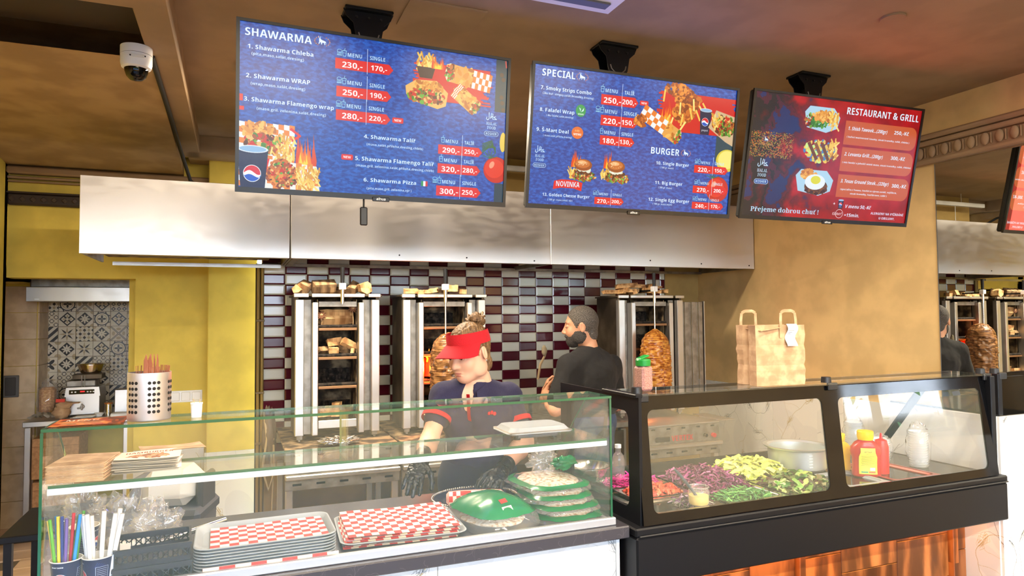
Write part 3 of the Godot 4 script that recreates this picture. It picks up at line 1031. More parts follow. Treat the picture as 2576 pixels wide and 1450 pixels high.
# price arrow: x, y of its left top, tip x, height, the dividing line's x, prices
func price(p: Print, x: float, y: float, tip: float, h: float, div: float, a: String, b: String, left := "MENU", right := "SINGLE", cup := false, lift := 9.0) -> void:
	p.poly([Vector2(x, y), Vector2(tip - h * 0.42, y), Vector2(tip, y + h / 2), Vector2(tip - h * 0.42, y + h), Vector2(x, y + h)], RED_T)
	p.rect(div - 1, y - h * 1.2, 2, h * 2.4, S(190, 215, 240))
	p.text(a, (x + div) / 2 + h * 0.1, y + h * 0.81, h * 0.54, Color.WHITE, h * 1.95, "Droid Sans", true, 0, true)
	p.text(b, div + (tip - div) * 0.45, y + h * 0.75, h * 0.48, Color.WHITE, h * 1.6, "Droid Sans", true, 0, true)
	p.text(left, div - h * 1.9, y - lift, h * 0.36, S(190, 220, 240), h * 1.38, "Droid Sans", true)
	p.text(right, div + h * 0.24, y - lift, h * 0.36, S(190, 220, 240), h * (1.5 if right == "SINGLE" else 1.15), "Droid Sans", true)
	burger_icon(p, div - h * (2.4 if cup else 2.9), y - lift, h * 0.72, cup)

func item(p: Print, x: float, y: float, w: float, s: String, x2: float, y2: float, w2: float, s2: String, cap := 14.0, cap2 := 9.5) -> void:
	p.text(s, x, y, cap, WHITE_T, w, "Droid Sans", true)
	p.text(s2, x2, y2, cap2, S(200, 220, 240), w2, "Droid Sans", true)

func halal(p: Print, x: float, y: float, k: float) -> void:
	var c := S(190, 220, 240)
	# the word in Arabic script, as strokes
	p.line([Vector2(x + 0.42 * k, y - 0.5 * k), Vector2(x + 0.2 * k, y - 0.42 * k), Vector2(x + 0.5 * k, y - 0.22 * k), Vector2(x + 0.1 * k, y - 0.22 * k), Vector2(x + 0.1 * k, y - 0.75 * k)], 0.07 * k, c)
	p.line([Vector2(x - 0.02 * k, y - 0.8 * k), Vector2(x - 0.14 * k, y - 0.28 * k), Vector2(x + 0.04 * k, y - 0.5 * k)], 0.07 * k, c)
	p.line([Vector2(x - 0.3 * k, y - 0.85 * k), Vector2(x - 0.28 * k, y - 0.25 * k), Vector2(x - 0.42 * k, y - 0.1 * k), Vector2(x - 0.56 * k, y - 0.2 * k), Vector2(x - 0.52 * k, y - 0.4 * k)], 0.07 * k, c)
	p.text("HALAL", x, y + 0.36 * k, 0.28 * k, c, 1.1 * k, "Droid Serif", true, 0, true)
	p.text("FOOD", x, y + 0.76 * k, 0.28 * k, c, 0.9 * k, "Droid Serif", true, 0, true)
	p.rbox(x - 0.75 * k, y + 0.96 * k, 1.5 * k, 0.46 * k, 0.22 * k, c)
	p.rbox(x - 0.70 * k, y + 1.0 * k, 1.4 * k, 0.38 * k, 0.18 * k, S(20, 60, 140))
	p.text("KOSHER", x, y + 1.31 * k, 0.24 * k, c, 1.15 * k, "Droid Sans", true, 0, true)

func pepsi(p: Print, x: float, y: float, r: float) -> void:
	p.oval(x, y, r * 1.08, r * 1.08, Color.WHITE)
	var up := []
	var down := []
	for i in 17:
		var t := PI * i / 16
		up.append(Vector2(x - r * cos(t), y - r * sin(t)))
		down.append(Vector2(x - r * cos(t), y + r * sin(t)))
	for i in 9:
		var t := 1.0 - i / 8.0
		up.append(Vector2(x + r * (2 * t - 1), y - r * 0.28 * sin(TAU * (t * 0.9 - 0.05)) - r * 0.12))
		down.append(Vector2(x + r * (2 * t - 1), y - r * 0.2 * sin(TAU * (t * 0.9 - 0.05)) + r * 0.3))
	p.spans([up], S(212, 28, 44))
	p.spans([down], S(24, 84, 190))

func cup_print(p: Print, x: float, y: float, a: float, b: float) -> void:
	p.poly([Vector2(x - a / 2, y), Vector2(x + a / 2, y), Vector2(x + a * 0.36, y + b), Vector2(x - a * 0.36, y + b)], S(18, 28, 66))
	p.oval(x, y, a / 2, a * 0.13, S(220, 228, 235))
	p.oval(x, y, a * 0.44, a * 0.1, S(140, 180, 215))
	pepsi(p, x - a * 0.02, y + b * 0.48, a * 0.27)
	p.text("pepsi", x, y + b * 0.86, a * 0.13, Color.WHITE, a * 0.5, "Droid Sans", false, 0, true)

func brush(p: Print, x: float, y: float, a: float, b: float) -> void:
	for i in 26:
		var yy := y + b * i / 26.0
		p.rect(x + p.g.randf_range(0, a * 0.08), yy, a * p.g.randf_range(0.88, 1.0), b / 22.0, S(206, 22, 24))

func fries(p: Print, x: float, y: float, a: float, b: float, m: int, l: float) -> void:
	for i in m:
		var q := Vector2(x + p.g.randf_range(-a, a), y + p.g.randf_range(-b, b))
		var d := Vector2(0, l * p.g.randf_range(0.6, 1.0)).rotated(p.g.randf_range(-0.9, 0.9))
		p.line([q - d / 2, q + d / 2], l * 0.17, [S(236, 190, 80), S(250, 216, 120), S(214, 150, 50)][i % 3])

const SALAD := [Color(0.25, 0.5, 0.14), Color(0.42, 0.66, 0.2), Color(0.62, 0.3, 0.1), Color(0.75, 0.42, 0.16), Color(0.36, 0.16, 0.06), Color(0.8, 0.16, 0.1), Color(0.9, 0.72, 0.42)]
const CRUST := [Color(0.85, 0.55, 0.2), Color(0.95, 0.72, 0.35), Color(0.72, 0.4, 0.12), Color(0.9, 0.62, 0.25)]
const FRY := [Color(0.8, 0.42, 0.12), Color(0.66, 0.3, 0.08), Color(0.9, 0.56, 0.2), Color(0.52, 0.22, 0.06)]

func wrap_print(p: Print, a: Vector2, b: Vector2, r: float, paper := 0.45) -> void:
	var d := (b - a).normalized()
	var o := d.orthogonal() * r
	p.poly([a + o, b + o, b - o, a - o], S(222, 158, 76))
	p.dabs((a.x + b.x) / 2, (a.y + b.y) / 2, a.distance_to(b) / 2, r * 0.9, CRUST, 50, 2, r * 0.25, 2.0, d.angle())
	var e := a.lerp(b, paper)
	for i in 6:
		for j in 3:
			var s := a.lerp(e, i / 6.0)
			var t := a.lerp(e, (i + 1) / 6.0)
			var u := o * (1.0 - j * 2.0 / 3)
			var v := o * (1.0 - (j + 1) * 2.0 / 3)
			p.poly([s + u, t + u, t + v, s + v], S(232, 236, 236) if (i + j) % 2 else S(228, 122, 40))
	p.oval(b.x, b.y, r * 0.5, r, S(236, 220, 180), d.angle())
	p.dabs(b.x, b.y, r * 0.45, r * 0.85, SALAD, 60, 1.5, r * 0.2, 1.6, d.angle())

func tomato_print(p: Print, x: float, y: float, r: float) -> void:
	p.oval(x, y, r, r * 0.95, S(196, 24, 16))
	p.oval(x - r * 0.15, y - r * 0.1, r * 0.75, r * 0.7, S(222, 44, 24))
	p.oval(x - r * 0.35, y - r * 0.35, r * 0.18, r * 0.28, S(246, 150, 120), 0.5)
	for i in 6:
		var an := -PI / 2 + (i - 2.5) * 0.5
		p.line([Vector2(x - r * 0.5, y - r * 0.8), Vector2(x - r * 0.5, y - r * 0.8) + Vector2(cos(an), sin(an)) * r * 0.6], 2.5, S(30, 110, 40))

func burger_print(p: Print, x: float, y: float, k: float) -> void:
	fries(p, x - k * 0.75, y + k * 0.5, k * 0.4, k * 0.3, 26, k * 0.5)
	p.flame(x - k * 0.55, y + k * 0.1, k * 0.7, k * 1.4)
	p.dabs(x + k * 0.1, y + k * 0.72, k * 0.95, k * 0.35, SALAD, 160, 1.5, k * 0.09)
	p.dabs(x, y + k * 0.42, k * 0.7, k * 0.18, [Color(0.3, 0.12, 0.05), Color(0.4, 0.18, 0.07)], 40, 2, k * 0.1)
	p.dabs(x + k * 0.12, y + k * 0.25, k * 0.5, k * 0.16, [Color(0.95, 0.95, 0.88), Color(0.86, 0.88, 0.8)], 20, 3, k * 0.12)
	p.oval(x, y - k * 0.1, k * 0.72, k * 0.42, S(150, 70, 24))
	p.oval(x - k * 0.05, y - k * 0.18, k * 0.6, k * 0.3, S(196, 108, 46))
	p.oval(x - k * 0.1, y - k * 0.28, k * 0.35, k * 0.13, S(236, 176, 120))
	p.dabs(x - k * 0.05, y - k * 0.2, k * 0.5, k * 0.22, [Color(0.98, 0.9, 0.75)], 24, 0.8, 1.4)

func new_tag(p: Print, x: float, y: float) -> void:
	p.rbox(x, y, 44, 21, 5, RED_T)
	p.text("NEW", x + 22, y + 15, 9, Color.WHITE, 28, "Droid Sans", true, 0, true)

func screen_shawarma() -> ImageTexture:
	var p := Print.new(1024, 576, Color.BLUE)
	sea(p)
	p.text("SHAWARMA", 17, 46, 27, WHITE_T, 228)
	bull(p, 282, 29, 27)
	item(p, 26, 90, 225, "1. Shawarma Chleba", 39, 111, 179, "(pita,maso,salát,dresing)", 15, 10)
	item(p, 21, 191, 220, "2. Shawarma WRAP", 37, 215, 187, "(wrap,maso,salát,dresing)", 15, 10)
	item(p, 15, 273, 313, "3. Shawarma Flamengo wrap", 58, 300, 242, "(maso,gril. zelenina,salát,dresing)", 15, 10)
	price(p, 330, 81, 549, 39, 449, "230,-", "170,-")
	price(p, 336, 182, 544, 39, 450, "250,-", "190,-")
	price(p, 336, 268, 543, 39, 449, "280,-", "220,-")
	new_tag(p, 550, 276)
	item(p, 442, 365, 203, "4. Shawarma Talíř", 453, 391, 223, "(maso,salát,příloha,dresing,chléb)", 14, 9)
	item(p, 411, 450, 312, "5. Shawarma Flamengo Talíř", 414, 473, 309, "(maso,gril. zelenina,salát,příloha,dresing,chléb)", 15, 9)
	new_tag(p, 359, 431)
	item(p, 445, 528, 207, "6. Shawarma Pizza", 457, 557, 177, "(pita,maso,gril. zelenina,sýr )", 14, 9)
	for i in 3: p.rect(672 + i * 9, 511, 9, 20, [S(20, 140, 70), Color.WHITE, S(206, 40, 50)][i])
	price(p, 738, 362, 926, 37, 839, "290,-", "250,-", "MENU", "TALÍŘ", true)
	price(p, 738, 436, 921, 39, 838, "320,-", "280,-", "MENU", "TALÍŘ", true, 7)
	price(p, 735, 524, 926, 40, 835, "300,-", "250,-")
	halal(p, 963, 250, 42)
	# right edge: dark board with spices and a tomato
	p.rect(974, 0, 50, 210, S(22, 52, 62))
	for q in [[1000, 60], [1008, 78], [1002, 150], [1006, 172], [1012, 200]]: p.oval(q[0], q[1], 9, 9, S(66, 48, 30))
	p.line([Vector2(1015, 2), Vector2(1020, 30)], 6, S(190, 60, 50))
	p.rect(985, 500, 39, 76, S(20, 60, 80))
	tomato_print(p, 990, 445, 56)
	for i in 6: p.line([Vector2(925, 380 - i * 7), Vector2(952 + i * 3, 358 - i * 6), Vector2(985, 352 + i * 5)], 3.5, S(24, 92, 40))
	p.oval(1016, 330, 14, 40, S(226, 196, 80))
	# wraps on red paint
	brush(p, 623, 52, 319, 142)
	fries(p, 676, 52, 34, 26, 34, 42)
	p.poly([Vector2(640, 70), Vector2(716, 70), Vector2(704, 112), Vector2(654, 112)], S(60, 28, 18))
	p.flame(726, 72, 44, 70)
	wrap_print(p, Vector2(955, 104), Vector2(776, 78), 36)
	p.poly([Vector2(598, 150), Vector2(640, 122), Vector2(724, 118), Vector2(772, 160), Vector2(764, 212), Vector2(730, 226), Vector2(640, 206), Vector2(602, 182)], S(232, 178, 96))
	p.dabs(690, 146, 64, 22, CRUST, 70, 2, 7, 2.2)
	p.dabs(684, 184, 76, 26, SALAD, 220, 2, 7)
	wrap_print(p, Vector2(800, 140), Vector2(888, 204), 32, 0.2)
	# plates at the lower left with checked paper, flames and a cup
	for i in 10:
		for j in 12:
			if i * 0.9 + j < 15: p.poly([Vector2(i * 19.0, 344 + j * 19.0), Vector2(i * 19.0 + 19, 346 + j * 19.0), Vector2(i * 19.0 + 19, 365 + j * 19.0), Vector2(i * 19.0, 363 + j * 19.0)], S(226, 124, 40) if (i + j) % 2 else S(226, 230, 230))
	p.flame(226, 500, 70, 150)
	p.line([Vector2(175, 356), Vector2(208, 380), Vector2(180, 400)], 9, RED_T)
	p.dabs(70, 372, 54, 24, CRUST, 90, 3, 9, 2.0)
	p.dabs(84, 420, 66, 34, SALAD, 230, 2, 8)
	fries(p, 150, 430, 40, 40, 50, 34)
	p.poly([Vector2(92, 470), Vector2(270, 486), Vector2(282, 576), Vector2(80, 576)], S(230, 228, 220))
	for i in 9:
		for j in 5:
			if (i + j) % 2: p.rect(96 + i * 20, 478 + j * 20, 20, 20, S(228, 128, 44))
	p.dabs(150, 522, 58, 46, FRY, 200, 3, 9)
	p.dabs(150, 522, 52, 42, SALAD, 70, 2, 5)
	fries(p, 238, 534, 40, 40, 60, 34)
	p.line([Vector2(100, 470), Vector2(76, 576)], 8, RED_T)
	cup_print(p, 47, 440, 104, 180)
	p.rect(0, 250, 12, 24, RED_T); p.rect(0, 292, 16, 14, RED_T)
	return p.done()

func screen_special() -> ImageTexture:
	var p := Print.new(1024, 576, Color.BLUE)
	sea(p)
	p.text("SPECIAL", 34, 43, 29, WHITE_T, 153)
	bull(p, 221, 28, 27)
	item(p, 31, 99, 238, "7. Smoky Strips Combo", 41, 118, 241, "(3ks kuř. stripsy,salát,hranolky,dresing)", 15, 9)
	item(p, 32, 189, 161, "8. Falafel Wrap", 63, 207, 127, "( 4ks falafel,salát,dresing)", 15, 8)
	item(p, 22, 272, 149, "9. Š-Mart Deal", 54, 291, 134, "( maso,salát,příloha,dresing)", 15, 8)
	p.oval(223, 170, 24, 26, S(34, 150, 76))
	p.poly([Vector2(222, 176), Vector2(214, 156), Vector2(222, 162)], WHITE_T); p.poly([Vector2(224, 176), Vector2(238, 156), Vector2(236, 170)], WHITE_T)
	p.text("VEGAN", 223, 188, 7, Color.WHITE, 28, "Droid Sans", true, 0, true)
	p.oval(213, 264, 28, 26, S(224, 108, 46))
	p.text("lolly", 211, 259, 8, Color(1, 0.9, 0.6), 24, "Droid Serif", false, 0.3, true)
	p.text("MENU", 213, 275, 9, Color.WHITE, 36, "Droid Sans", true, 0, true)
	price(p, 317, 89, 503, 44, 419, "250,-", "200,-", "MENU", "TALÍŘ", true)
	price(p, 321, 177, 506, 44, 422, "220,-", "150,-")
	price(p, 323, 264, 496, 40, 418, "180,-", "130,-", "MENU", "SINGLE", true, 7)
	new_tag(p, 510, 97)
	halal(p, 44, 366, 40)
	item(p, 65, 541, 225, "13. Golden Chesse Burger", 90, 559, 118, "( 100 gr. masa,smaž. sýr)", 13, 8)
	price(p, 315, 532, 462, 31, 396, "270,-", "200,-")
	p.text("BURGER", 584, 323, 29, WHITE_T, 151)
	bull(p, 770, 307, 25)
	item(p, 615, 369, 176, "10. Single Burger", 638, 385, 72, "( 100 gr. masa)", 14, 8)
	item(p, 617, 457, 146, "11. Big Burger", 636, 475, 73, "( 200 gr. masa)", 14, 8)
	item(p, 588, 534, 220, "12. Single Egg Burger", 613, 550, 103, "( 100 gr. masa,vejce)", 14, 8)
	# right side: board, lemon, tomato
	p.rect(930, 200, 94, 130, S(26, 66, 80))
	p.oval(1000, 326, 62, 52, S(214, 196, 60)); p.oval(1000, 322, 50, 42, S(240, 226, 120))
	tomato_print(p, 958, 462, 62)
	price(p, 821, 357, 1010, 35, 924, "220,-", "150,-", "MENU", "SINGLE", false, 7)
	price(p, 822, 451, 1014, 34, 927, "270,-", "200,-", "MENU", "SINGLE", false, 7)
	price(p, 824, 526, 1001, 32, 918, "240,-", "170,-", "MENU", "SINGLE", false, 7)
	brush(p, 594, 43, 430, 172)
	p.flame(650, 190, 70, 120)
	p.dabs(760, 78, 64, 46, FRY, 160, 3, 12)
	p.dabs(700, 32, 60, 26, FRY, 90, 3, 10)
	p.dabs(742, 130, 56, 40, FRY, 130, 3, 11)
	for i in 15:
		var q := Vector2(636 + 17.0 * i, 60 + p.g.randf_range(-30, 150))
		p.line([q, q + Vector2(0, 54).rotated(p.g.randf_range(-0.7, 0.7))], 9, [S(236, 196, 84), S(250, 222, 128)][i % 2])
	wrap_print(p, Vector2(525, 140), Vector2(716, 240), 34, 0.65)
	p.dabs(520, 182, 30, 26, FRY, 60, 3, 9)
	cup_print(p, 862, 106, 66, 110)
	p.poly([Vector2(880, 182), Vector2(918, 100), Vector2(1024, 122), Vector2(1024, 258), Vector2(980, 240)], S(206, 176, 136))
	p.dabs(968, 168, 62, 44, SALAD, 230, 2, 8)
	fries(p, 916, 146, 20, 34, 18, 40)
	burger_print(p, 250, 404, 60)
	burger_print(p, 412, 400, 62)
	p.poly([Vector2(116, 474), Vector2(150, 466), Vector2(214, 466), Vector2(252, 476), Vector2(248, 512), Vector2(210, 502), Vector2(150, 502), Vector2(112, 510)], RED_T)
	p.text("NOVINKA", 182, 496, 22, WHITE_T, 112, "Droid Sans", true, 0, true)
	return p.done()

func plate_print(p: Print, x: float, y: float, a: float, b: float) -> void:
	p.poly([Vector2(x - a, y - b * 0.5), Vector2(x - a * 0.75, y - b), Vector2(x + a * 0.6, y - b), Vector2(x + a, y - b * 0.3), Vector2(x + a * 0.9, y + b * 0.6), Vector2(x + a * 0.3, y + b), Vector2(x - a * 0.8, y + b * 0.7)], S(170, 206, 226))

func screen_grill() -> ImageTexture:
	var p := Print.new(1024, 576, S(176, 14, 22))
	var fn := FastNoiseLite.new()
	fn.seed = 9
	fn.frequency = 0.006
	fn.fractal_octaves = 5
	for y in range(0, 576, 3):
		for x in range(0, 1024, 4):
			var n := fn.get_noise_2d(x, y)
			var e := clampf((420.0 - x + 300 * n - absf(y - 300) * 0.12) / 260.0, 0, 1)
			var c := S(184, 14, 24).lerp(S(140, 8, 14), clampf(n + 0.5, 0, 1))
			c = c.lerp([S(24, 22, 30), S(70, 22, 44), S(30, 40, 92)][0 if n < 0.05 else (1 if n < 0.25 else 2)], e)
			p.rect(x, y, 4, 3, c)
	for i in 900:
		var q := Vector2(p.g.randf() * 250, 240 + p.g.randf_range(-60, 60))
		p.oval(q.x, q.y, p.g.randf_range(1, 4), p.g.randf_range(1, 3), [S(180, 130, 50), S(120, 120, 50), S(200, 90, 40)][i % 3])
	p.text("RESTAURANT & GRILL", 546, 58, 33, WHITE_T, 464)
	for q in [[88, 116], [217, 117], [350, 113]]:
		p.rbox(548, q[0], 466, q[1], 40, S(196, 88, 44))
		p.rect(548, q[0], 200, q[1], S(196, 88, 44))
	p.text("1. Shish Tawook...(200gr)", 566, 132, 17, WHITE_T, 250, "Droid Sans", true, 0.2)
	p.text("250,-Kč", 863, 130, 18, WHITE_T, 98)
	p.text("( kuřecí marinované kousky, steak hranolky, salát, chleba )", 566, 169, 8.5, WHITE_T, 406)
	p.text("2. Levanta Grill...(200gr)", 566, 257, 17, WHITE_T, 245, "Droid Sans", true, 0.2)
	p.text("300,-Kč", 866, 257, 18, WHITE_T, 95)
	p.text("( mix hovězí a jehněčí mleté maso, steak hranolky, salát, chleba)", 560, 294, 8.5, WHITE_T, 448)
	p.text("3. Texas Ground Steak...(220gr)", 566, 390, 17, WHITE_T, 311, "Droid Sans", true, 0.2)
	p.text("300,-Kč", 900, 396, 18, WHITE_T, 98)
	p.text("(specialita z Texasu, hovězí se sýrem uvnitř, vajíčkem,", 572, 427, 8.5, WHITE_T, 369)
	p.text("steak hranolky, hashbrown, salát )", 637, 446, 8.5, WHITE_T, 240)
	plate_print(p, 402, 98, 108, 60)
	p.dabs(340, 106, 44, 30, SALAD, 90, 2, 7)
	p.dabs(390, 112, 60, 22, [Color(0.2, 0.45, 0.12), Color(0.35, 0.6, 0.2)], 90, 2, 7)
	p.dabs(410, 80, 64, 24, CRUST, 130, 3, 9)
	fries(p, 474, 96, 26, 36, 20, 50)
	p.dabs(412, 248, 92, 52, [Color(0.9, 0.75, 0.3), Color(0.8, 0.9, 0.5), Color(0.3, 0.5, 0.7)], 160, 3, 10)
	for i in 4: p.line([Vector2(340 + i * 40, 210), Vector2(400 + i * 36, 290)], 18, [S(110, 58, 24), S(136, 76, 34)][i % 2])
	fries(p, 490, 232, 26, 40, 24, 46)
	plate_print(p, 404, 402, 116, 62)
	p.dabs(366, 364, 46, 24, CRUST, 80, 3, 9)
	p.oval(418, 420, 70, 40, S(80, 44, 20))
	p.dabs(418, 424, 66, 34, [Color(0.36, 0.18, 0.07), Color(0.24, 0.1, 0.04), Color(0.5, 0.28, 0.1)], 120, 3, 8)
	p.oval(410, 398, 62, 38, S(226, 234, 240)); p.oval(412, 388, 30, 20, S(214, 208, 50))
	p.text("SHAWARMA", 92, 243, 9, S(210, 160, 90), 80, "Droid Serif", true, 0, true)
	bull(p, 92, 215, 20)
	halal(p, 90, 350, 54)
	p.text("Přejeme dobrou chuť !", 49, 557, 22, S(180, 222, 250), 407, "Droid Serif", true)
	p.text("+", 541, 506, 18, Color.WHITE)
	cup_print(p, 588, 478, 34, 42)
	p.text("V menu 50,-Kč", 616, 515, 17, WHITE_T, 168, "Droid Sans", true, 0.2)
	p.ring(586, 546, 24, 22, 2, Color.WHITE)
	p.text("time!", 541, 553, 15, Color.WHITE, 58, "Droid Serif", false, 0.35)
	p.text("=15min.", 618, 559, 17, WHITE_T, 97, "Droid Sans", true, 0.2)
	p.text("ALERGENY NA VYŽÁDÁNÍ", 789, 540, 12, WHITE_T, 219)
	p.text("U OBSLUHY.", 847, 563, 12, WHITE_T, 106)
	return p.done()

func screens() -> void:
	var looks := [[V(0.223, 2.419, 2.351), V(7.4, 1.47, 0.19), screen_shawarma(), "left menu screen headed SHAWARMA, blue with prices one to six"],
		[V(1.435, 2.424, 2.35), V(9.2, -1.83, -0.18), screen_special(), "middle menu screen headed SPECIAL, blue with burgers and prices"],
		[V(2.602, 2.419, 2.427), V(12.39, -3.89, -0.46), screen_grill(), "right menu screen headed RESTAURANT & GRILL, red with three plates"]]
	var mounts := [V(0.18, CEIL, 2.27), V(1.342, CEIL, 2.33), V(2.53, CEIL, 2.36)]
	for i in 3:
		var q = looks[i]
		var t := thing("menu_screen", q[3], "screen", q[0], 0.0, "hanging menu screens")
		t.rotation_degrees = q[1]
		put("bezel", mb().frame(-0.555, 0.555, -0.3225, 0.3225, -0.542, 0.542, -0.302, 0.311, -0.012, 0.0), M.tv_black, t)
		put("housing", mb().box(V(0, 0, -0.03), V(1.1, 0.636, 0.036), 0.008).box(V(0, -0.06, -0.06), V(0.7, 0.34, 0.03), 0.01), M.black_plastic, t)
		var m := mat(S(10, 10, 12), 0.22)
		m.emission_enabled = true
		m.emission = Color.BLACK
		m.emission_texture = q[2]
		m.emission_energy_multiplier = 1.0
		var f := mb()
		f.quad(V(-0.542, -0.302, -0.006), V(0.542, -0.302, -0.006), V(0.542, 0.311, -0.006), V(-0.542, 0.311, -0.006))
		put("display", f, m, t)
		put("logo_bar", mb().box(V(0, -0.32, 0.002), V(0.07, 0.018, 0.006), 0.002), M.tv_black, t)
		var lm := TextMesh.new()
		lm.text = "alhua"
		lm.font_size = 16
		lm.pixel_size = 0.0009
		lm.depth = 0.0006
		put("maker_logo", lm, M.rim_white, t).position = V(0, -0.318, 0.0055)
		var a := AreaLight3D.new()
		a.name = "display_light"
		a.area_size = Vector2(1.08, 0.61)
		a.light_energy = 0.35
		a.light_color = [Color(0.35, 0.5, 1.0), Color(0.4, 0.5, 1.0), Color(1.0, 0.35, 0.3)][i]
		a.shadow_enabled = true
		a.position = V(0, 0.005, 0.02)
		a.rotation_degrees = V(0, 180, 0)
		a.area_range = 10.0
		a.area_attenuation = 2.0
		t.add_child(a)
		# bracket: ceiling plate, two cheeks with curved slots, tilt arm behind the screen
		var b := thing("screen_bracket", ["black ceiling bracket holding the left menu screen", "black ceiling bracket holding the middle menu screen", "black ceiling bracket holding the right menu screen"][i], "bracket", mounts[i], 0.0, "black ceiling brackets")
		put("ceiling_plate", mb().box(V(0, -0.006, -0.03), V(0.2, 0.012, 0.12), 0.003), M.black_metal, b)
		var prof := []
		for k in 9: prof.append(Vector2(-0.055 * cos(PI * k / 8.0), -0.105 - 0.05 * sin(PI * k / 8.0)))
		prof += [Vector2(0.063, -0.06), Vector2(0.092, -0.034), Vector2(0.104, -0.006), Vector2(-0.104, -0.006), Vector2(-0.092, -0.034), Vector2(-0.063, -0.06)]
		for z in [0.0, -0.075]:
			put("cheek", mb().prism(prof, z, z + 0.004), M.black_metal, b)
		var slot := []
		for k in 7: slot.append(V(-0.042 * cos(PI * k / 6.0), -0.1 - 0.038 * sin(PI * k / 6.0), 0.005))
		put("slot", mb().tube(slot, 0.003, 6), M.dull_steel, b)
		for x in [-0.05, 0.0, 0.05]: put("bolt", mb().cyl(V(x, -0.035, 0.003), V(x, -0.035, 0.01), 0.006, 0.005, 8), M.black_plastic, b)
		put("arm", mb().box(V(0.0, -0.2, -0.036), V(0.05, 0.26, 0.05), 0.004).box(V(0.0, -0.3, -0.036), V(0.3, 0.03, 0.02), 0.003), M.black_metal, b)
	var c := thing("cable_dongle", "small black dongle hanging on its cable under the left screen", "dongle", V(0.155, 2.03, 2.3))
	put("body", mb().box(V(0, 0, 0), V(0.03, 0.075, 0.012), 0.004), M.black_plastic, c)
	put("cord", mb().tube([V(0, 0.037, 0), V(0.001, 0.06, -0.003), V(0, 0.085, -0.004)], 0.004, 6), M.cable, c)

# ---- charcoal kebab grills. Origin at the base, middle of the front; x from -w/2 to w/2, front at z = 0
func grill(called_label: String, pos: Vector3, w: float) -> Node3D:
	var t := thing("kebab_grill", called_label, "kebab grill", pos, 0.0, "upright wood-fired kebab grills")
	var h := w / 2
	var H := 0.865
	for s in [-1, 1]:
		put("side_panel", mb().box(V(s * (h - 0.012), H / 2, -0.18), V(0.02, H, 0.32), 0.002), M.sooty_steel, t)
		put("outer_column", mb().box(V(s * (h - 0.0265), H / 2 - 0.01, -0.022), V(0.053, H - 0.02, 0.044), 0.004), M.steel, t)
		put("recess_panel", mb().box(V(s * (h - 0.076), H / 2 - 0.01, -0.06), V(0.05, H - 0.02, 0.012), 0.002), M.dull_steel, t)
		put("inner_column", mb().box(V(s * (h - 0.119), H / 2 - 0.02, -0.02), V(0.036, H - 0.04, 0.07), 0.004), M.steel, t)
		put("inner_wall", mb().box(V(s * (h - 0.139), H / 2, -0.16), V(0.006, H - 0.04, 0.2)), M.soot, t)
		put("foot", mb().box(V(s * (h - 0.03), -0.012, -0.03), V(0.036, 0.026, 0.03), 0.003).cyl(V(s * (h - 0.03), -0.035, -0.03), V(s * (h - 0.03), -0.01, -0.03), 0.012, 0.012, 10), M.dull_steel, t)
	var iw := w - 0.284
	put("back_plate", mb().box(V(0, H / 2, -0.335), V(w - 0.02, H, 0.012)), M.soot, t)
	put("top_plate", mb().box(V(0, H + 0.004, -0.17), V(w + 0.03, 0.012, 0.34), 0.003), M.sooty_steel, t)
	put("top_edge", mb().box(V(-h + 0.035, H + 0.004, 0.006), V(0.09, 0.024, 0.014), 0.003).box(V(0, H + 0.004, 0.006), V(iw + 0.09, 0.022, 0.014), 0.003).box(V(h - 0.035, H + 0.004, 0.006), V(0.08, 0.022, 0.014), 0.003), M.steel, t)
	put("lintel", mb().box(V(0, H - 0.05, -0.03), V(iw, 0.035, 0.02), 0.002), M.dull_steel, t)
	put("floor_tray", mb().box(V(0, 0.06, -0.03), V(iw, 0.05, 0.02), 0.003).box(V(0, 0.04, -0.16), V(iw, 0.01, 0.26)), M.steel, t)
	for y in [0.656, 0.473, 0.29]:
		put("shelf", mb().box(V(0, y, -0.15), V(iw, 0.006, 0.26)), M.soot, t)
		put("shelf_lip", mb().box(V(0, y, -0.018), V(iw, 0.017, 0.008), 0.002), mat(S(150, 112, 78), 0.5, 0.6), t)
		put("mesh_roll", mb().cyl(V(-iw / 2, y + 0.017, -0.035), V(iw / 2, y + 0.017, -0.035), 0.012, 0.012, 10), M.burner, t)
	for y in [0.656, 0.473, 0.29, 0.075]:
		var g := mb()
		g.box(V(0, y + 0.05, -0.31), V(iw, 0.1, 0.02))
		for i in 6:
			for r in 2:
				g.box(V(-iw / 2 + iw * (i + 0.5 + r * 0.3) / 6.4, y + 0.04 + r * 0.045, -0.29 + r * 0.0), V(iw / 9, 0.036, 0.02), 0.008)
		put("grate", g, M.burner, t)
	return t

func log_at(label: String, pos: Vector3, len: float, r: float, turn: Vector3, sides := 5, m := "wood_raw", group := "", sq := 1.0) -> void:
	var g := RandomNumberGenerator.new()
	g.seed = hash(label)
	solo("firewood", mb().chunk(V(0, 0, 0), len, r, turned(turn.x, turn.y, turn.z), g, sides, sq), M[m], label, "firewood", group, pos)

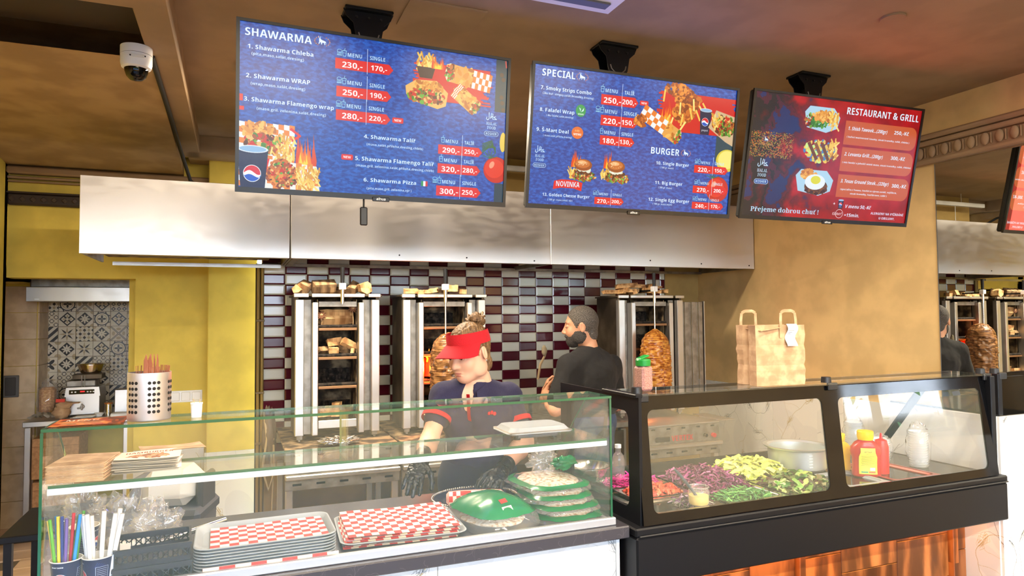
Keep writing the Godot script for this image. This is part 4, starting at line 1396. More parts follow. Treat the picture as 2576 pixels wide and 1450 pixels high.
func spit(label: String, x: float, z: float, handle_y: float, to_y: float) -> void:
	var t := thing("spit_holder", label, "spit", V(x, to_y, z), 0.0, "spits of the kebab grills")
	put("rod", mb().cyl(V(0, 0, 0), V(0, 1.79 - to_y, 0), 0.006, 0.006, 10), M.bright_steel, t)
	put("sleeve", mb().cyl(V(0, 1.708 - to_y, 0), V(0, 1.79 - to_y, 0), 0.012, 0.012, 14), M.bright_steel, t)
	put("block", mb().box(V(0, 1.81 - to_y, 0), V(0.04, 0.04, 0.04), 0.003), M.rim_white, t)
	put("grip", mb().cyl(V(0, 1.83 - to_y, 0), V(0, 1.93 - to_y, 0), 0.012, 0.014, 12), M.black_plastic, t)
	put("crossbar", mb().box(V(0, 1.8 - to_y, -0.12), V(0.016, 0.012, 0.22)), M.black_metal, t)

func kebab_grills() -> void:
	var yb := 0.888
	grill("left kebab grill, cold, with dried flowers and logs on its shelves", V(0.278, yb, 0.68), 0.522)
	grill("middle kebab grill behind the woman, with fire burning at its left", V(0.979, yb, 0.68), 0.575)
	var k3 := grill("right kebab grill with the big meat cone and an open side door", V(2.611, yb, 0.68), 0.575)
	var door := mb()
	for i in 6:
		door.box(V(0.29 + i * 0.033, 0.42, -0.02 + (0.012 if i % 2 else 0.0)), V(0.034, 0.82, 0.01), 0.002)
	put("open_door", door, M.dull_steel, k3)
	put("door_edge", mb().box(V(0.485, 0.42, -0.01), V(0.008, 0.83, 0.03), 0.002), M.steel, k3)
	spit("empty spit holder with white block on the left kebab grill", 0.288, 0.78, 1.93, 1.70)
	spit("spit of the middle kebab grill, running down into the meat behind the woman", 0.942, 0.81, 1.93, 1.0)
	spit("spit of the right kebab grill, holding the golden meat cone", 2.548, 0.81, 1.93, 1.0)
	meat("tall golden-brown kebab meat cone on the right grill", V(2.548, 0.97, 0.81), [Vector2(0.0, 0.0), Vector2(0.09, 0.0), Vector2(0.118, 0.03), Vector2(0.122, 0.12), Vector2(0.116, 0.22), Vector2(0.112, 0.32), Vector2(0.108, 0.40), Vector2(0.098, 0.46), Vector2(0.07, 0.505), Vector2(0.035, 0.53), Vector2(0.008, 0.545)], S(120, 54, 18), S(232, 176, 84), S(188, 110, 42), 3)
	meat("browned kebab meat on the middle grill, half hidden behind the woman's visor", V(0.972, 0.97, 0.8), [Vector2(0.0, 0.0), Vector2(0.08, 0.0), Vector2(0.12, 0.05), Vector2(0.125, 0.15), Vector2(0.128, 0.3), Vector2(0.124, 0.4), Vector2(0.105, 0.48), Vector2(0.06, 0.53), Vector2(0.01, 0.545)], S(74, 44, 24), S(186, 138, 88), S(132, 88, 52), 6)
	# logs on and in the left grill
	var top := "logs on top of the left grill"
	log_at("rounded knobbly log at the left end on top of the left grill", V(0.076, 1.808, 0.589), 0.09, 0.048, V(0, 70, 20), 7, "wood_grey", top)
	log_at("small pale split piece leaning at the far left on top of the left grill", V(0.026, 1.793, 0.65), 0.05, 0.03, V(10, 80, 0), 5, "wood_raw", top)
	log_at("thick square log lying across the middle top of the left grill", V(0.193, 1.811, 0.589), 0.14, 0.047, V(8, 12, 4), 6, "wood_grey", top)
	log_at("low dark log behind the white spit block on the left grill", V(0.31, 1.788, 0.528), 0.1, 0.028, V(0, 10, 0), 5, "wood_grey", top)
	log_at("split log with bark right of the spit block on the left grill", V(0.383, 1.803, 0.568), 0.1, 0.04, V(0, 60, 25), 6, "wood_grey", top)
	log_at("log with a round knot at the right end on top of the left grill", V(0.454, 1.806, 0.629), 0.08, 0.046, V(0, 95, 0), 6, "wood_raw", top)
	log_at("broad rough log slab on the top shelf of the left grill", V(0.275, 1.63, 0.568), 0.2, 0.055, V(15, 8, 0), 7, "wood_raw")
	var mid := "split logs on the second shelf of the left grill"
	log_at("brown split log at the left on the second shelf of the left grill", V(0.198, 1.412, 0.589), 0.1, 0.036, V(20, 30, 0), 4, "wood_grey", mid)
	log_at("orange split log on top of the second-shelf heap in the left grill", V(0.259, 1.462, 0.609), 0.09, 0.032, V(40, 20, 8), 3, "wood_raw", mid)
	log_at("square-cut log block under the heap on the second shelf of the left grill", V(0.254, 1.409, 0.619), 0.06, 0.028, V(45, 5, 0), 4, "wood_raw", mid)
	log_at("long thin split log slanting down at the right of the second-shelf heap", V(0.356, 1.447, 0.619), 0.13, 0.026, V(30, 10, -28), 4, "wood_raw", mid)
	log_at("dark split log at the right of the second shelf of the left grill", V(0.336, 1.412, 0.578), 0.07, 0.034, V(10, 40, 0), 5, "wood_grey", mid)
	log_at("small upright splinter block at the right of the second shelf of the left grill", V(0.374, 1.396, 0.629), 0.05, 0.013, V(0, 20, 80), 4, "wood_raw", mid)
	var low := "logs at the bottom of the left grill"
	log_at("reddish log block at the bottom left of the left grill", V(0.198, 1.02, 0.609), 0.085, 0.04, V(45, 5, 0), 4, "wood_raw", low)
	log_at("upright brown log block at the bottom middle of the left grill", V(0.278, 1.031, 0.599), 0.09, 0.042, V(0, 10, 88), 4, "wood_raw", low)
	log_at("dark log at the bottom right of the left grill", V(0.356, 1.01, 0.568), 0.08, 0.034, V(0, 30, 0), 5, "wood_grey", low)
	# dried flowers beside the log slab
	for s in [0, 1]:
		var f := thing("dried_flower", ["dried thistle flower at the left of the top shelf", "dried flower bunch at the right of the top shelf"][s], "dried flower", V([0.18, 0.376][s], 1.552, 0.62), 0.0, "dried flowers in the left grill")
		put("stem", mb().tube([V(0, 0, 0), V(0.004, 0.04, 0), V(0.0, 0.07 + s * 0.04, 0)], 0.003, 6), M.wood_grey, f)
		var pet := mb()
		for i in 11:
			var an := TAU * i / 11
			var c := V(0, 0.08 + s * 0.045, 0)
			pet.tube([c, c + V(cos(an) * 0.018, sin(an) * 0.018, 0.012), c + V(cos(an) * 0.032, sin(an) * 0.032, 0.004)], [0.004, 0.006, 0.001], 5)
		put("petals", pet, mat(S(128, 86, 62), 0.9), f)
		put("head", mb().blob(V(0, 0.085 + s * 0.045, 0.004), V(0.014, 0.014, 0.012), 0.3, 4.0, 2, 8, 6), M.wood_grey, f)
	# logs on the middle grill
	var mt := "logs on top of the middle grill"
	var names := ["flat pale log block at the left end on top of the middle grill", "second short log block from the left on the middle grill", "third short log block from the left on the middle grill", "slanting log block left of the middle grill's spit", "dark log behind the spit on the middle grill", "tall split log right of the spit on the middle grill", "short square log block at the right end on the middle grill"]
	var at := [[0.745, 1.775, 0.09, 0.022], [0.81, 1.772, 0.045, 0.02], [0.855, 1.772, 0.05, 0.02], [0.9, 1.778, 0.06, 0.024], [0.96, 1.785, 0.09, 0.03], [1.03, 1.795, 0.07, 0.04], [1.1, 1.778, 0.05, 0.024]]
	for i in 7:
		log_at(names[i], V(at[i][0] * 1.016 + 0.006, at[i][1] + 0.012, 0.61 - (0.1 if i == 4 else 0.0)), at[i][2], at[i][3], V(45, rng.randf_range(-15, 15), 12 if i == 3 else 0), 4, "wood_grey" if i == 4 else "wood_raw", mt)
	# logs on the right grill
	var rt := "logs stacked on top of the right grill"
	names = ["long flat log jutting left from the bottom of the right grill's stack", "pale log end at the left of the right grill's lower row", "squarish log end second in the right grill's lower row", "split log end third in the right grill's lower row", "long log lying across the upper left of the right grill's stack", "upper log in the middle of the right grill's stack", "shadowed log left of the right grill's spit", "square log end just right of the right grill's spit", "triangular log end high on the right of the right grill's stack", "leaning split log end on the right grill's lower row", "broad log end near the right of the right grill's lower row", "last log end at the right of the right grill's lower row", "flat log lying over the last two ends on the right grill"]
	at = [[2.3, 1.778, 0.2, 0.02, 0], [2.335, 1.782, 0.16, 0.02, 80], [2.38, 1.788, 0.16, 0.026, 85], [2.43, 1.785, 0.16, 0.024, 80], [2.4, 1.832, 0.18, 0.024, 8], [2.5, 1.83, 0.12, 0.022, 0], [2.47, 1.79, 0.16, 0.03, 60], [2.545, 1.795, 0.14, 0.027, 85], [2.6, 1.825, 0.15, 0.024, 80], [2.6, 1.783, 0.14, 0.02, 75], [2.645, 1.786, 0.15, 0.024, 85], [2.7, 1.786, 0.15, 0.024, 88], [2.67, 1.822, 0.1, 0.014, 5]]
	for i in names.size():
		log_at(names[i], V(at[i][0] * 1.016 + 0.006, at[i][1] + 0.012, 0.61 if at[i][4] > 50 else 0.59), at[i][2], at[i][3], V(40, at[i][4], 6 if i == 4 else 0), 4, "wood_grey" if i in [6] else "wood_raw", rt)
	# fires
	fire("glowing log with flames at the left of the middle grill", V(0.894, 1.219, 0.619), 0.13, 6.0)
	fire("small embers burning low in the right grill", V(2.566, 1.02, 0.589), 0.05, 1.6)
	for q in [["charred white-ash log on the third shelf of the right grill", V(2.505, 1.396, 0.568)], ["ash-grey log behind the meat on the third shelf of the right grill", V(2.566, 1.396, 0.548)], ["charred log above the embers in the right grill", V(2.495, 1.122, 0.589)]]:
		log_at(q[0], q[1], 0.12, 0.032, V(10, 15, 0), 6, "burner", "charred logs in the right grill")
	var foil := mb()
	foil.blob(V(0, 0, 0), V(0.1, 0.018, 0.07), 0.9, 3.0, 4, 40, 20)
	foil.blob(V(-0.07, 0.004, 0.05), V(0.06, 0.014, 0.05), 0.9, 4.0, 9, 30, 16)
	solo("foil_sheet", foil, mat(S(225, 226, 228), 0.22, 1.0), "crumpled aluminium foil lying before the feet of the left grill", "foil", "", V(0.27, 0.875, 0.83))

func meat(label: String, pos: Vector3, prof: Array, dark: Color, light: Color, mid: Color, sd: int) -> void:
	var t := thing("kebab_meat", label, "kebab meat", pos, 0.0, "meat cones on the grills")
	var fn := FastNoiseLite.new()
	fn.seed = sd
	fn.frequency = 9.0
	fn.fractal_octaves = 3
	var n := 72
	var m := 90
	var rows := []
	for i in m + 1:
		var f := float(i) / m * (prof.size() - 1)
		var k := mini(int(f), prof.size() - 2)
		var q: Vector2 = prof[k].lerp(prof[k + 1], f - k)
		var row := []
		for j in n:
			var an := -TAU * j / n
			var p := V(cos(an), 0, sin(an))
			var w := fn.get_noise_3d(p.x * 0.25, q.y * 2.6, p.z * 0.25)
			var v := fn.get_noise_3d(p.x * 0.5 + 9, q.y * 7.0, p.z * 0.5)
			var r := maxf(q.x + (0.02 * w - 0.011 * absf(v) * 2.0) * smoothstep(0.0, 0.05, q.x) * (0.35 if q.y > prof[-1].y - 0.12 else 1.0), 0.001)
			row.append(V(r * p.x, q.y + 0.006 * v, r * p.z))
		rows.append(row)
	var mt := tex(noise_tex(dark, light, 0.03, sd, 256, 5, Vector2(3, 1), FastNoiseLite.TYPE_SIMPLEX_SMOOTH, false, mid), 0.32)
	tri(mt, V(5, 9, 5), false)
	put("meat", mb().grid(rows, true), mt, t)

func fire(label: String, pos: Vector3, s: float, e: float) -> void:
	var t := thing("burning_log_fire", label, "fire", pos, 0.0, "fires in the grills")
	var g := RandomNumberGenerator.new()
	g.seed = 4
	var glow := mat(S(60, 20, 8), 0.9, 0.0, {"emission_enabled": true, "emission": Color(1.0, 0.33, 0.06), "emission_energy_multiplier": 3.2})
	glow.emission_texture = noise_tex(Color(0.12, 0.02, 0.0), Color(1, 0.55, 0.15), 0.03, 3, 128, 4, Vector2(1, 4), FastNoiseLite.TYPE_SIMPLEX_SMOOTH, false, Color(0.9, 0.2, 0.03))
	glow.emission_operator = BaseMaterial3D.EMISSION_OP_MULTIPLY
	tri(glow, V(8, 8, 8), false)
	put("glowing_log", mb().chunk(V(0, s * 0.45, 0), s, s * 0.36, turned(0, 10, 84), g, 6), glow, t)
	var fl := mat(Color(1, 0.5, 0.1), 0.9, 0.0, {"emission_enabled": true, "emission": Color(1.0, 0.42, 0.08), "emission_energy_multiplier": 4.0})
	for i in 4:
		var x := (i - 1.5) * s * 0.16
		var h := s * g.randf_range(0.35, 0.7)
		put("flame", mb().tube([V(x, s * 0.75, 0.02), V(x + s * 0.05, s * 0.75 + h * 0.4, 0.02), V(x - s * 0.04, s * 0.75 + h * 0.75, 0.01), V(x, s * 0.75 + h, 0.0)], [s * 0.05, s * 0.075, s * 0.04, 0.001], 7), fl, t)
	var l := OmniLight3D.new()
	l.name = "fire_light"
	l.light_color = Color(1.0, 0.45, 0.15)
	l.light_energy = e * 0.06
	l.light_size = 0.03
	l.omni_range = 6.0
	l.omni_attenuation = 2.0
	l.shadow_enabled = true
	l.position = V(0, s * 0.5, 0.06)
	t.add_child(l)

# ---- gas griddles under the grills, with their maker's lettering
func griddle(label: String, x0: float, x1: float, zf: float, yt: float, lettering: bool) -> void:
	var t := thing("griddle", label, "griddle", V((x0 + x1) / 2, 0, zf), 0.0, "steel griddles under the kebab grills")
	var w := x1 - x0
	put("top_plate", mb().box(V(0, yt - 0.006, -zf / 2), V(w, 0.012, zf), 0.003), M.soot if x0 < 2 else M.steel, t)
	put("front_panel", mb().box(V(0, yt - 0.075, -0.012), V(w - 0.002, 0.125, 0.022), 0.003), M.dull_steel, t)
	put("drip_ledge", mb().box(V(0, yt - 0.15, 0.012), V(w, 0.026, 0.06), 0.005), M.steel, t)
	put("lower_panel", mb().box(V(0, yt - 0.195, 0.0), V(w, 0.065, 0.02), 0.003), M.dull_steel, t)
	for i in 5:
		put("vent_slot", mb().box(V(-w / 2 + w * (i + 0.5) / 5, yt - 0.195, 0.0105), V(0.05, 0.013, 0.004), 0.003), M.black_metal, t)
		put("vent_slot", mb().box(V(-w / 2 + w * (i + 0.5) / 5, yt - 0.03, 0.0), V(0.034, 0.011, 0.004), 0.003), M.black_metal, t)
	put("knob", mb().cyl(V(w / 2 - 0.13, yt - 0.095, -0.004), V(w / 2 - 0.13, yt - 0.095, 0.02), 0.015, 0.013, 16).box(V(w / 2 - 0.13, yt - 0.095, 0.022), V(0.006, 0.026, 0.006), 0.002), M.black_plastic, t)
	put("stop_button", mb().cyl(V(w / 2 - 0.06, yt - 0.098, -0.004), V(w / 2 - 0.06, yt - 0.098, 0.022), 0.016, 0.016, 18), M.red_plastic, t)
	put("tray_handle", mb().box(V(-w / 2 + 0.14, yt - 0.1, 0.004), V(0.12, 0.035, 0.012), 0.005), M.black_plastic, t)
	for s in [-1, 1]:
		put("leg", mb().box(V(s * (w / 2 - 0.025), (yt - 0.22) / 2, -0.03), V(0.04, yt - 0.22, 0.04), 0.003), M.steel, t)
		put("leg", mb().box(V(s * (w / 2 - 0.025), (yt - 0.22) / 2, -zf + 0.05), V(0.04, yt - 0.22, 0.04), 0.003), M.steel, t)
	put("shelf", mb().box(V(0, 0.25, -zf / 2), V(w - 0.06, 0.02, zf - 0.1)), M.dull_steel, t)
	if lettering:
		var tm := TextMesh.new()
		var f := SystemFont.new()
		f.font_names = ["Droid Sans"]
		f.font_weight = 700
		tm.font = f
		tm.text = "VERTEX"
		tm.font_size = 40
		tm.pixel_size = 0.0013
		tm.depth = 0.001
		var o := put("maker_lettering", tm, mat(S(196, 40, 56), 0.4), t)
		o.position = V(-0.01, yt - 0.125, 0.0005)
		o.position.y = yt - 0.1
		var bars := mb()
		for i in 3: bars.prism([Vector2(-0.16 + i * 0.014, -0.117), Vector2(-0.152 + i * 0.014, -0.117), Vector2(-0.165 + i * 0.014, -0.082), Vector2(-0.173 + i * 0.014, -0.082)], -0.001, 0.001)
		put("maker_bars", bars, mat(S(50, 56, 80), 0.4), t).position = V(0.0, yt, 0.0)

func griddles() -> void:
	griddle("left steel griddle under the left kebab grill", -0.055, 0.61, 0.93, 0.85, true)
	griddle("steel griddle behind the woman under the middle kebab grill", 0.625, 1.26, 0.93, 0.85, true)
	griddle("right steel griddle seen through the black salad case", 2.33, 2.965, 1.0, 0.84, true)
	solo("splash_sheet", mb().box(V(0, 0.0, 0), V(0.12, 0.004, 0.34), 0.001), M.steel, "thin steel sheet sticking out right of the griddle in the salad case's view", "metal sheet", "", V(3.03, 0.846, 0.85))
	var w := thing("worktop_table", "dark steel worktop between the middle and right grills, behind the man", "worktop", V(1.79, 0, 0.41))
	put("top", mb().box(V(0, 0.83, 0), V(1.04, 0.04, 0.8), 0.004), M.dull_steel, w)
	put("upstand", mb().box(V(0, 0.88, -0.39), V(1.04, 0.08, 0.02), 0.003), M.dull_steel, w)
	put("drawer_front", mb().box(V(0, 0.7, 0.38), V(0.98, 0.18, 0.02), 0.004), M.sooty_steel, w)
	for s in [-1, 0, 1]: put("leg", mb().box(V(s * 0.49, 0.4, 0.36), V(0.045, 0.8, 0.045), 0.004), M.steel, w)
	put("shelf", mb().box(V(0, 0.3, 0), V(1.0, 0.02, 0.8)), M.dull_steel, w)

# ---- the little kitchen beyond the opening on the left
func pattern_tile(k: int) -> ImageTexture:
	var c := S(216, 206, 184)
	var d := S(38, 35, 34)
	var b := S(176, 156, 120)
	var p := Print.new(96, 96, c)
	var m := Vector2(48, 48)
	match k:
		0:
			for i in 5:
				for j in 5: p.poly([Vector2(i * 24 - 10, j * 24), Vector2(i * 24, j * 24 - 11), Vector2(i * 24 + 10, j * 24), Vector2(i * 24, j * 24 + 11)], d if (i + j) % 2 else b)
		1:
			p.poly([Vector2(48, 2), Vector2(94, 48), Vector2(48, 94), Vector2(2, 48)], d)
			p.poly([Vector2(48, 12), Vector2(84, 48), Vector2(48, 84), Vector2(12, 48)], c)
			for i in 8: p.oval(48 + 17 * cos(TAU * i / 8), 48 + 17 * sin(TAU * i / 8), 10, 5, d if i % 2 else b, TAU * i / 8)
		2:
			for i in 4: p.oval(48 + 21 * cos(PI / 4 + PI / 2 * i), 48 + 21 * sin(PI / 4 + PI / 2 * i), 22, 10, d, PI / 4 + PI / 2 * i)
			for i in 4: p.oval(48 + 32 * cos(PI / 2 * i), 48 + 32 * sin(PI / 2 * i), 12, 7, b, PI / 2 * i)
			p.oval(48, 48, 9, 9, c); p.ring(48, 48, 9, 9, 3, d)
		3:
			for i in 4:
				for j in 4: p.ring(12 + i * 24, 12 + j * 24, 12, 12, 3, d if (i + j) % 2 else b)
		4:
			p.line([Vector2(0, 0), Vector2(96, 96)], 9, d); p.line([Vector2(96, 0), Vector2(0, 96)], 9, d)
			p.line([Vector2(0, 0), Vector2(96, 96)], 3, c); p.line([Vector2(96, 0), Vector2(0, 96)], 3, c)
			for i in 4: p.oval(48 + 30 * cos(PI / 2 * i), 48 + 30 * sin(PI / 2 * i), 9, 14, b, PI / 2 * i)
		5:
			for i in 8:
				var a := TAU * i / 8
				p.poly([m, m + Vector2(20, 0).rotated(a - 0.3), m + Vector2(46, 0).rotated(a), m + Vector2(20, 0).rotated(a + 0.3)], d if i % 2 else b)
			p.oval(48, 48, 8, 8, c)
		6:
			for i in 4:
				for j in 4:
					var o := Vector2(i * 24, j * 24)
					p.poly([o, o + Vector2(24, 0), o + Vector2(0, 24)] if (i + j) % 2 else [o + Vector2(24, 24), o + Vector2(24, 0), o + Vector2(0, 24)], d)
		7:
			p.ring(48, 48, 44, 44, 6, d); p.ring(48, 48, 30, 30, 4, b)
			for i in 4: p.ring(96 * (i % 2), 96 * (i / 2), 30, 30, 6, d)
			for i in 4: p.oval(48 + 13 * cos(PI / 2 * i), 48 + 13 * sin(PI / 2 * i), 11, 6, d, PI / 2 * i)
		8:
			for i in 3:
				for j in 3: p.poly([Vector2(16 + i * 32, 2 + j * 32), Vector2(30 + i * 32, 16 + j * 32), Vector2(16 + i * 32, 30 + j * 32), Vector2(2 + i * 32, 16 + j * 32)], d)
			for i in 3:
				for j in 3: p.poly([Vector2(16 + i * 32, 9 + j * 32), Vector2(23 + i * 32, 16 + j * 32), Vector2(16 + i * 32, 23 + j * 32), Vector2(9 + i * 32, 16 + j * 32)], c)
		9:
			p.poly([Vector2(48, 4), Vector2(92, 48), Vector2(48, 92), Vector2(4, 48)], d)
			for i in 8: p.oval(48 + 16 * cos(TAU * i / 8), 48 + 16 * sin(TAU * i / 8), 14, 5, c, TAU * i / 8)
			for i in 4: p.oval(96 * (i % 2), 96 * (i / 2), 18, 18, b)
	p.rect(0, 0, 96, 1, b); p.rect(0, 0, 1, 96, b)
	return p.done()

func nook() -> void:
	var wn := get_node("wall_nook")
	put("grout", mb().box(V(-1.4, 1.3, -1.654), V(0.76, 1.0, 0.01)), M.grout, wn)
	var mats := []
	for k in 10: mats.append(tex(pattern_tile(k), 0.3))
	var face := mb()
	face.quad(V(-0.062, -0.062, 0.006), V(0.062, -0.062, 0.006), V(0.062, 0.062, 0.006), V(-0.062, 0.062, 0.006))
	face.box(V(0, 0, 0.002), V(0.124, 0.124, 0.0078), 0.001)
	var fm := face.mesh()
	for r in 8:
		for c in 6:
			var x := -1.782 + c * 0.1265
			if c == 0: x += 0.0
			var o := put("patterned_tile", fm, mats[(r * 3 + c * 7 + (r * c) % 4) % 10], wn)
			o.position = V(x + 0.02, 1.748 - r * 0.1265, -1.648)
			o.rotation.z = PI / 2 * ((r + c) % 4)
	var h := thing("small_hood", "low steel hood in the little kitchen over the patterned tiles", "extractor hood", V(-1.41, 1.76, -1.3))
	put("fascia", mb().box(V(0, 0.05, 0.33), V(0.72, 0.11, 0.012), 0.003), M.steel, h)
	put("canopy", mb().prism([Vector2(-0.36, 0), Vector2(0.36, 0), Vector2(0.36, 0.1), Vector2(-0.36, 0.1)], -0.3, 0.32).box(V(0, 0.15, 0.0), V(0.7, 0.1, 0.56), 0.01), M.dull_steel, h)
	put("logo_plate", mb().box(V(-0.29, 0.012, 0.337), V(0.03, 0.01, 0.002)), M.rim_white, h)
	var w := thing("steel_worktop", "steel worktop of the little kitchen carrying the wok cooker", "worktop", V(-1.42, 0, -1.28))
	put("top", mb().box(V(0, 0.845, 0), V(0.7, 0.04, 0.68), 0.004), M.steel, w)
	for x in [-0.32, 0.32]:
		for z in [-0.3, 0.3]: put("leg", mb().box(V(x, 0.41, z), V(0.04, 0.82, 0.04), 0.003), M.steel, w)
	put("shelf", mb().box(V(0, 0.1, 0), V(0.66, 0.02, 0.62)), M.dull_steel, w)
	for i in 2:
		var b := thing("cardboard_box", ["upper cardboard box stacked under the little kitchen's worktop", "lower cardboard box under the little kitchen's worktop"][i], "box", V(-1.56, [0.4365, 0.1165][i], -1.12), 0.05 * i, "cardboard boxes under the worktop")
		put("carton", mb().box(V(0, 0.15, 0), V(0.3, 0.3, 0.34), 0.004), M.cardboard, b)
		put("tape", mb().box(V(0, 0.3005, 0), V(0.05, 0.0015, 0.342)), mat(S(176, 140, 96), 0.3), b)
		put("flap_seam", mb().box(V(0, 0.24, 0.1705), V(0.298, 0.003, 0.002)), mat(S(120, 84, 54), 0.9), b)
	# induction wok cooker with a bowl on a wire rack
	var c := thing("wok_cooker", "tabletop steel cooker with black control panel, red display and front knob", "cooker", V(-1.42, 0.866, -1.24))
	put("body", mb().box(V(0, 0.085, 0), V(0.235, 0.15, 0.26), 0.006), M.steel, c)
	put("sloped_front", mb().prism([Vector2(-0.12, 0.155), Vector2(0.12, 0.155), Vector2(0.11, 0.225), Vector2(-0.11, 0.225)], -0.13, 0.14), M.steel, c)
	put("control_panel", mb().box(V(-0.005, 0.19, 0.142), V(0.17, 0.034, 0.004), 0.002), M.black_gloss, c)
	put("display", mb().box(V(0.0, 0.193, 0.1445), V(0.03, 0.01, 0.002)), mat(S(80, 0, 0), 0.3, 0.0, {"emission_enabled": true, "emission": Color(1, 0.05, 0.08), "emission_energy_multiplier": 1.2}), c)
	for x in [-0.07, -0.047, 0.035, 0.055, 0.074]: put("button", mb().box(V(x, 0.19, 0.1445), V(0.012, 0.01, 0.002), 0.001), M.rim_white, c)
	put("knob", mb().cyl(V(0.0, 0.075, 0.13), V(0, 0.075, 0.155), 0.016, 0.014, 16).box(V(0, 0.075, 0.158), V(0.012, 0.05, 0.012), 0.003).box(V(-0.012, 0.066, 0.158), V(0.04, 0.012, 0.01), 0.003), M.dull_steel, c)
	for x in [-0.09, 0.09]:
		for z in [-0.1, 0.1]: put("foot", mb().cyl(V(x, 0, z), V(x, 0.012, z), 0.012, 0.012, 10), M.black_plastic, c)
	var rk := thing("wire_rack", "dark steel stand holding the bowl on top of the cooker", "rack", V(-1.42, 1.092, -1.24))
	put("pan", mb().box(V(-0.02, 0.025, 0), V(0.2, 0.05, 0.18), 0.006), M.dull_steel, rk)
	put("frame", mb().box(V(0.02, 0.075, 0), V(0.2, 0.04, 0.16), 0.004), M.sooty_steel, rk)
	put("handle_bar", mb().tube([V(-0.01, 0.0, 0.12), V(-0.01, 0.09, 0.12), V(0.01, 0.09, 0.12), V(0.01, 0.0, 0.12)], 0.004, 6), M.dull_steel, rk)
	var bw := mb().lathe([Vector2(0.0, 0.0), Vector2(0.06, 0.0), Vector2(0.078, 0.02), Vector2(0.092, 0.068), Vector2(0.1, 0.07), Vector2(0.1, 0.074), Vector2(0.088, 0.073), Vector2(0.074, 0.025), Vector2(0.055, 0.006), Vector2(0, 0.005)], 32)
	solo("steel_bowl", bw, M.bright_steel, "wide steel bowl on top of the cooker before the patterned tiles", "bowl", "", V(-1.39, 1.188, -1.24))
	# bread bag, flour bag, torn paper, small things
	var bb := thing("bread_bag", "clear bag of brown sliced bread standing against the left kitchen wall", "bread", V(-1.69, 0.866, -1.3))
	put("bread", mb().box(V(0, 0.115, 0), V(0.1, 0.21, 0.11), 0.02), tri(tex(noise_tex(S(176, 120, 66), S(214, 166, 104), 0.06, 23, 128), 0.9), V(6, 6, 6), false), bb)
	put("film", mb().blob(V(0, 0.13, 0), V(0.075, 0.15, 0.08), 0.3, 2.5, 5, 24, 16), M.film, bb)
	var fb := thing("paper_bag", "crumpled brown paper bag with a red label lying before the cooker", "bag", V(-1.55, 0.866, -1.05))
	put("bag", mb().blob(V(0, 0.045, 0), V(0.06, 0.048, 0.05), 0.4, 2.5, 7, 20, 12).blob(V(0.02, 0.1, 0.01), V(0.05, 0.03, 0.03), 0.6, 3.0, 9, 18, 10), M.kraft, fb)
	put("folded_top", mb().box(V(0.06, 0.115, 0.02), V(0.13, 0.008, 0.05), 0.003), M.kraft, fb)
	put("label", mb().box(V(0.0, 0.138, 0.03), V(0.06, 0.026, 0.006), 0.002), mat(S(206, 56, 36), 0.6), fb)
	var tp := mb()
	var rows := []
	for i in 7:
		var row := []
		for j in 9: row.append(V(-0.09 + j * 0.022, 0.004 + 0.05 * absf(sin(i * 0.9 + j * 0.7)) * (0.4 + 0.6 * sin(j * 0.4)), -0.05 + i * 0.017 + 0.006 * sin(j * 2.0)))
		rows.append(row)
	solo("torn_paper", tp.grid(rows).grid(rows, false, true), M.white_paper, "torn white wrapping paper at the left end of the worktop", "paper", "", V(-1.665, 0.868, -1.05))
	var pp := thing("paper_bags", "flat pile of pale paper bags on the worktop before the cooker", "paper bags", V(-1.4, 0.866, -1.02))
	for i in 3: put("paper_bag", mb().box(V(0.01 * i, 0.004 + i * 0.006, 0.004 * i), V(0.15 - 0.01 * i, 0.004, 0.07), 0.001), M.white_paper, pp).rotation.y = 0.1 * (i - 1)
	var cn := thing("canister", "small steel canister with brown lid right of the cooker", "canister", V(-1.24, 0.866, -1.08))
	put("body", mb().lathe([Vector2(0, 0), Vector2(0.028, 0), Vector2(0.028, 0.09), Vector2(0, 0.09)], 20), M.bright_steel, cn)
	put("lid", mb().lathe([Vector2(0, 0.09), Vector2(0.029, 0.09), Vector2(0.029, 0.1), Vector2(0, 0.102)], 20), mat(S(176, 110, 50), 0.4, 0.4), cn)
	solo("small_dish", mb().lathe([Vector2(0, 0), Vector2(0.02, 0), Vector2(0.036, 0.026), Vector2(0.033, 0.026), Vector2(0.018, 0.004), Vector2(0, 0.004)], 20), M.white_plastic, "little white dish between the cooker and the canister", "dish", "", V(-1.3, 0.866, -1.06))
	solo("steel_container", mb().box(V(0, 0.1, 0), V(0.1, 0.2, 0.1), 0.006), M.steel, "tall plain steel container at the right end of the worktop", "container", "", V(-1.15, 0.866, -1.12))
	solo("foam_box", mb().box(V(0, 0.014, 0), V(0.14, 0.028, 0.09), 0.008), M.white_plastic, "flat white foam box at the right front of the worktop", "box", "", V(-1.14, 0.866, -0.99))
	# sockets and switch, towel dispenser and notice on the left wall (seen in the mirror)
	var sk := thing("triple_socket", "row of three white sockets on the yellow wall beside the cutlery pot", "sockets", V(-0.66, 1.043, -0.528))
	put("frame", mb().box(V(0, 0, 0), V(0.222, 0.086, 0.008), 0.004), M.rim_white, sk)
	for i in 3: put("socket", mb().box(V(-0.071 + i * 0.071, 0, 0.007), V(0.062, 0.066, 0.01), 0.005), M.white_plastic, sk)
	var sw := thing("grey_switch", "dark grey double switch on the tiled wall at the picture's left edge", "switch", V(-1.99, 1.1, -1.336))
	put("plate", mb().box(V(0, 0, 0), V(0.2, 0.17, 0.01), 0.004), M.grey_plastic, sw)
	for i in 2: put("rocker", mb().box(V(-0.045 + i * 0.09, 0, 0.006), V(0.07, 0.14, 0.01), 0.004), mat(S(70, 70, 74), 0.4), sw)
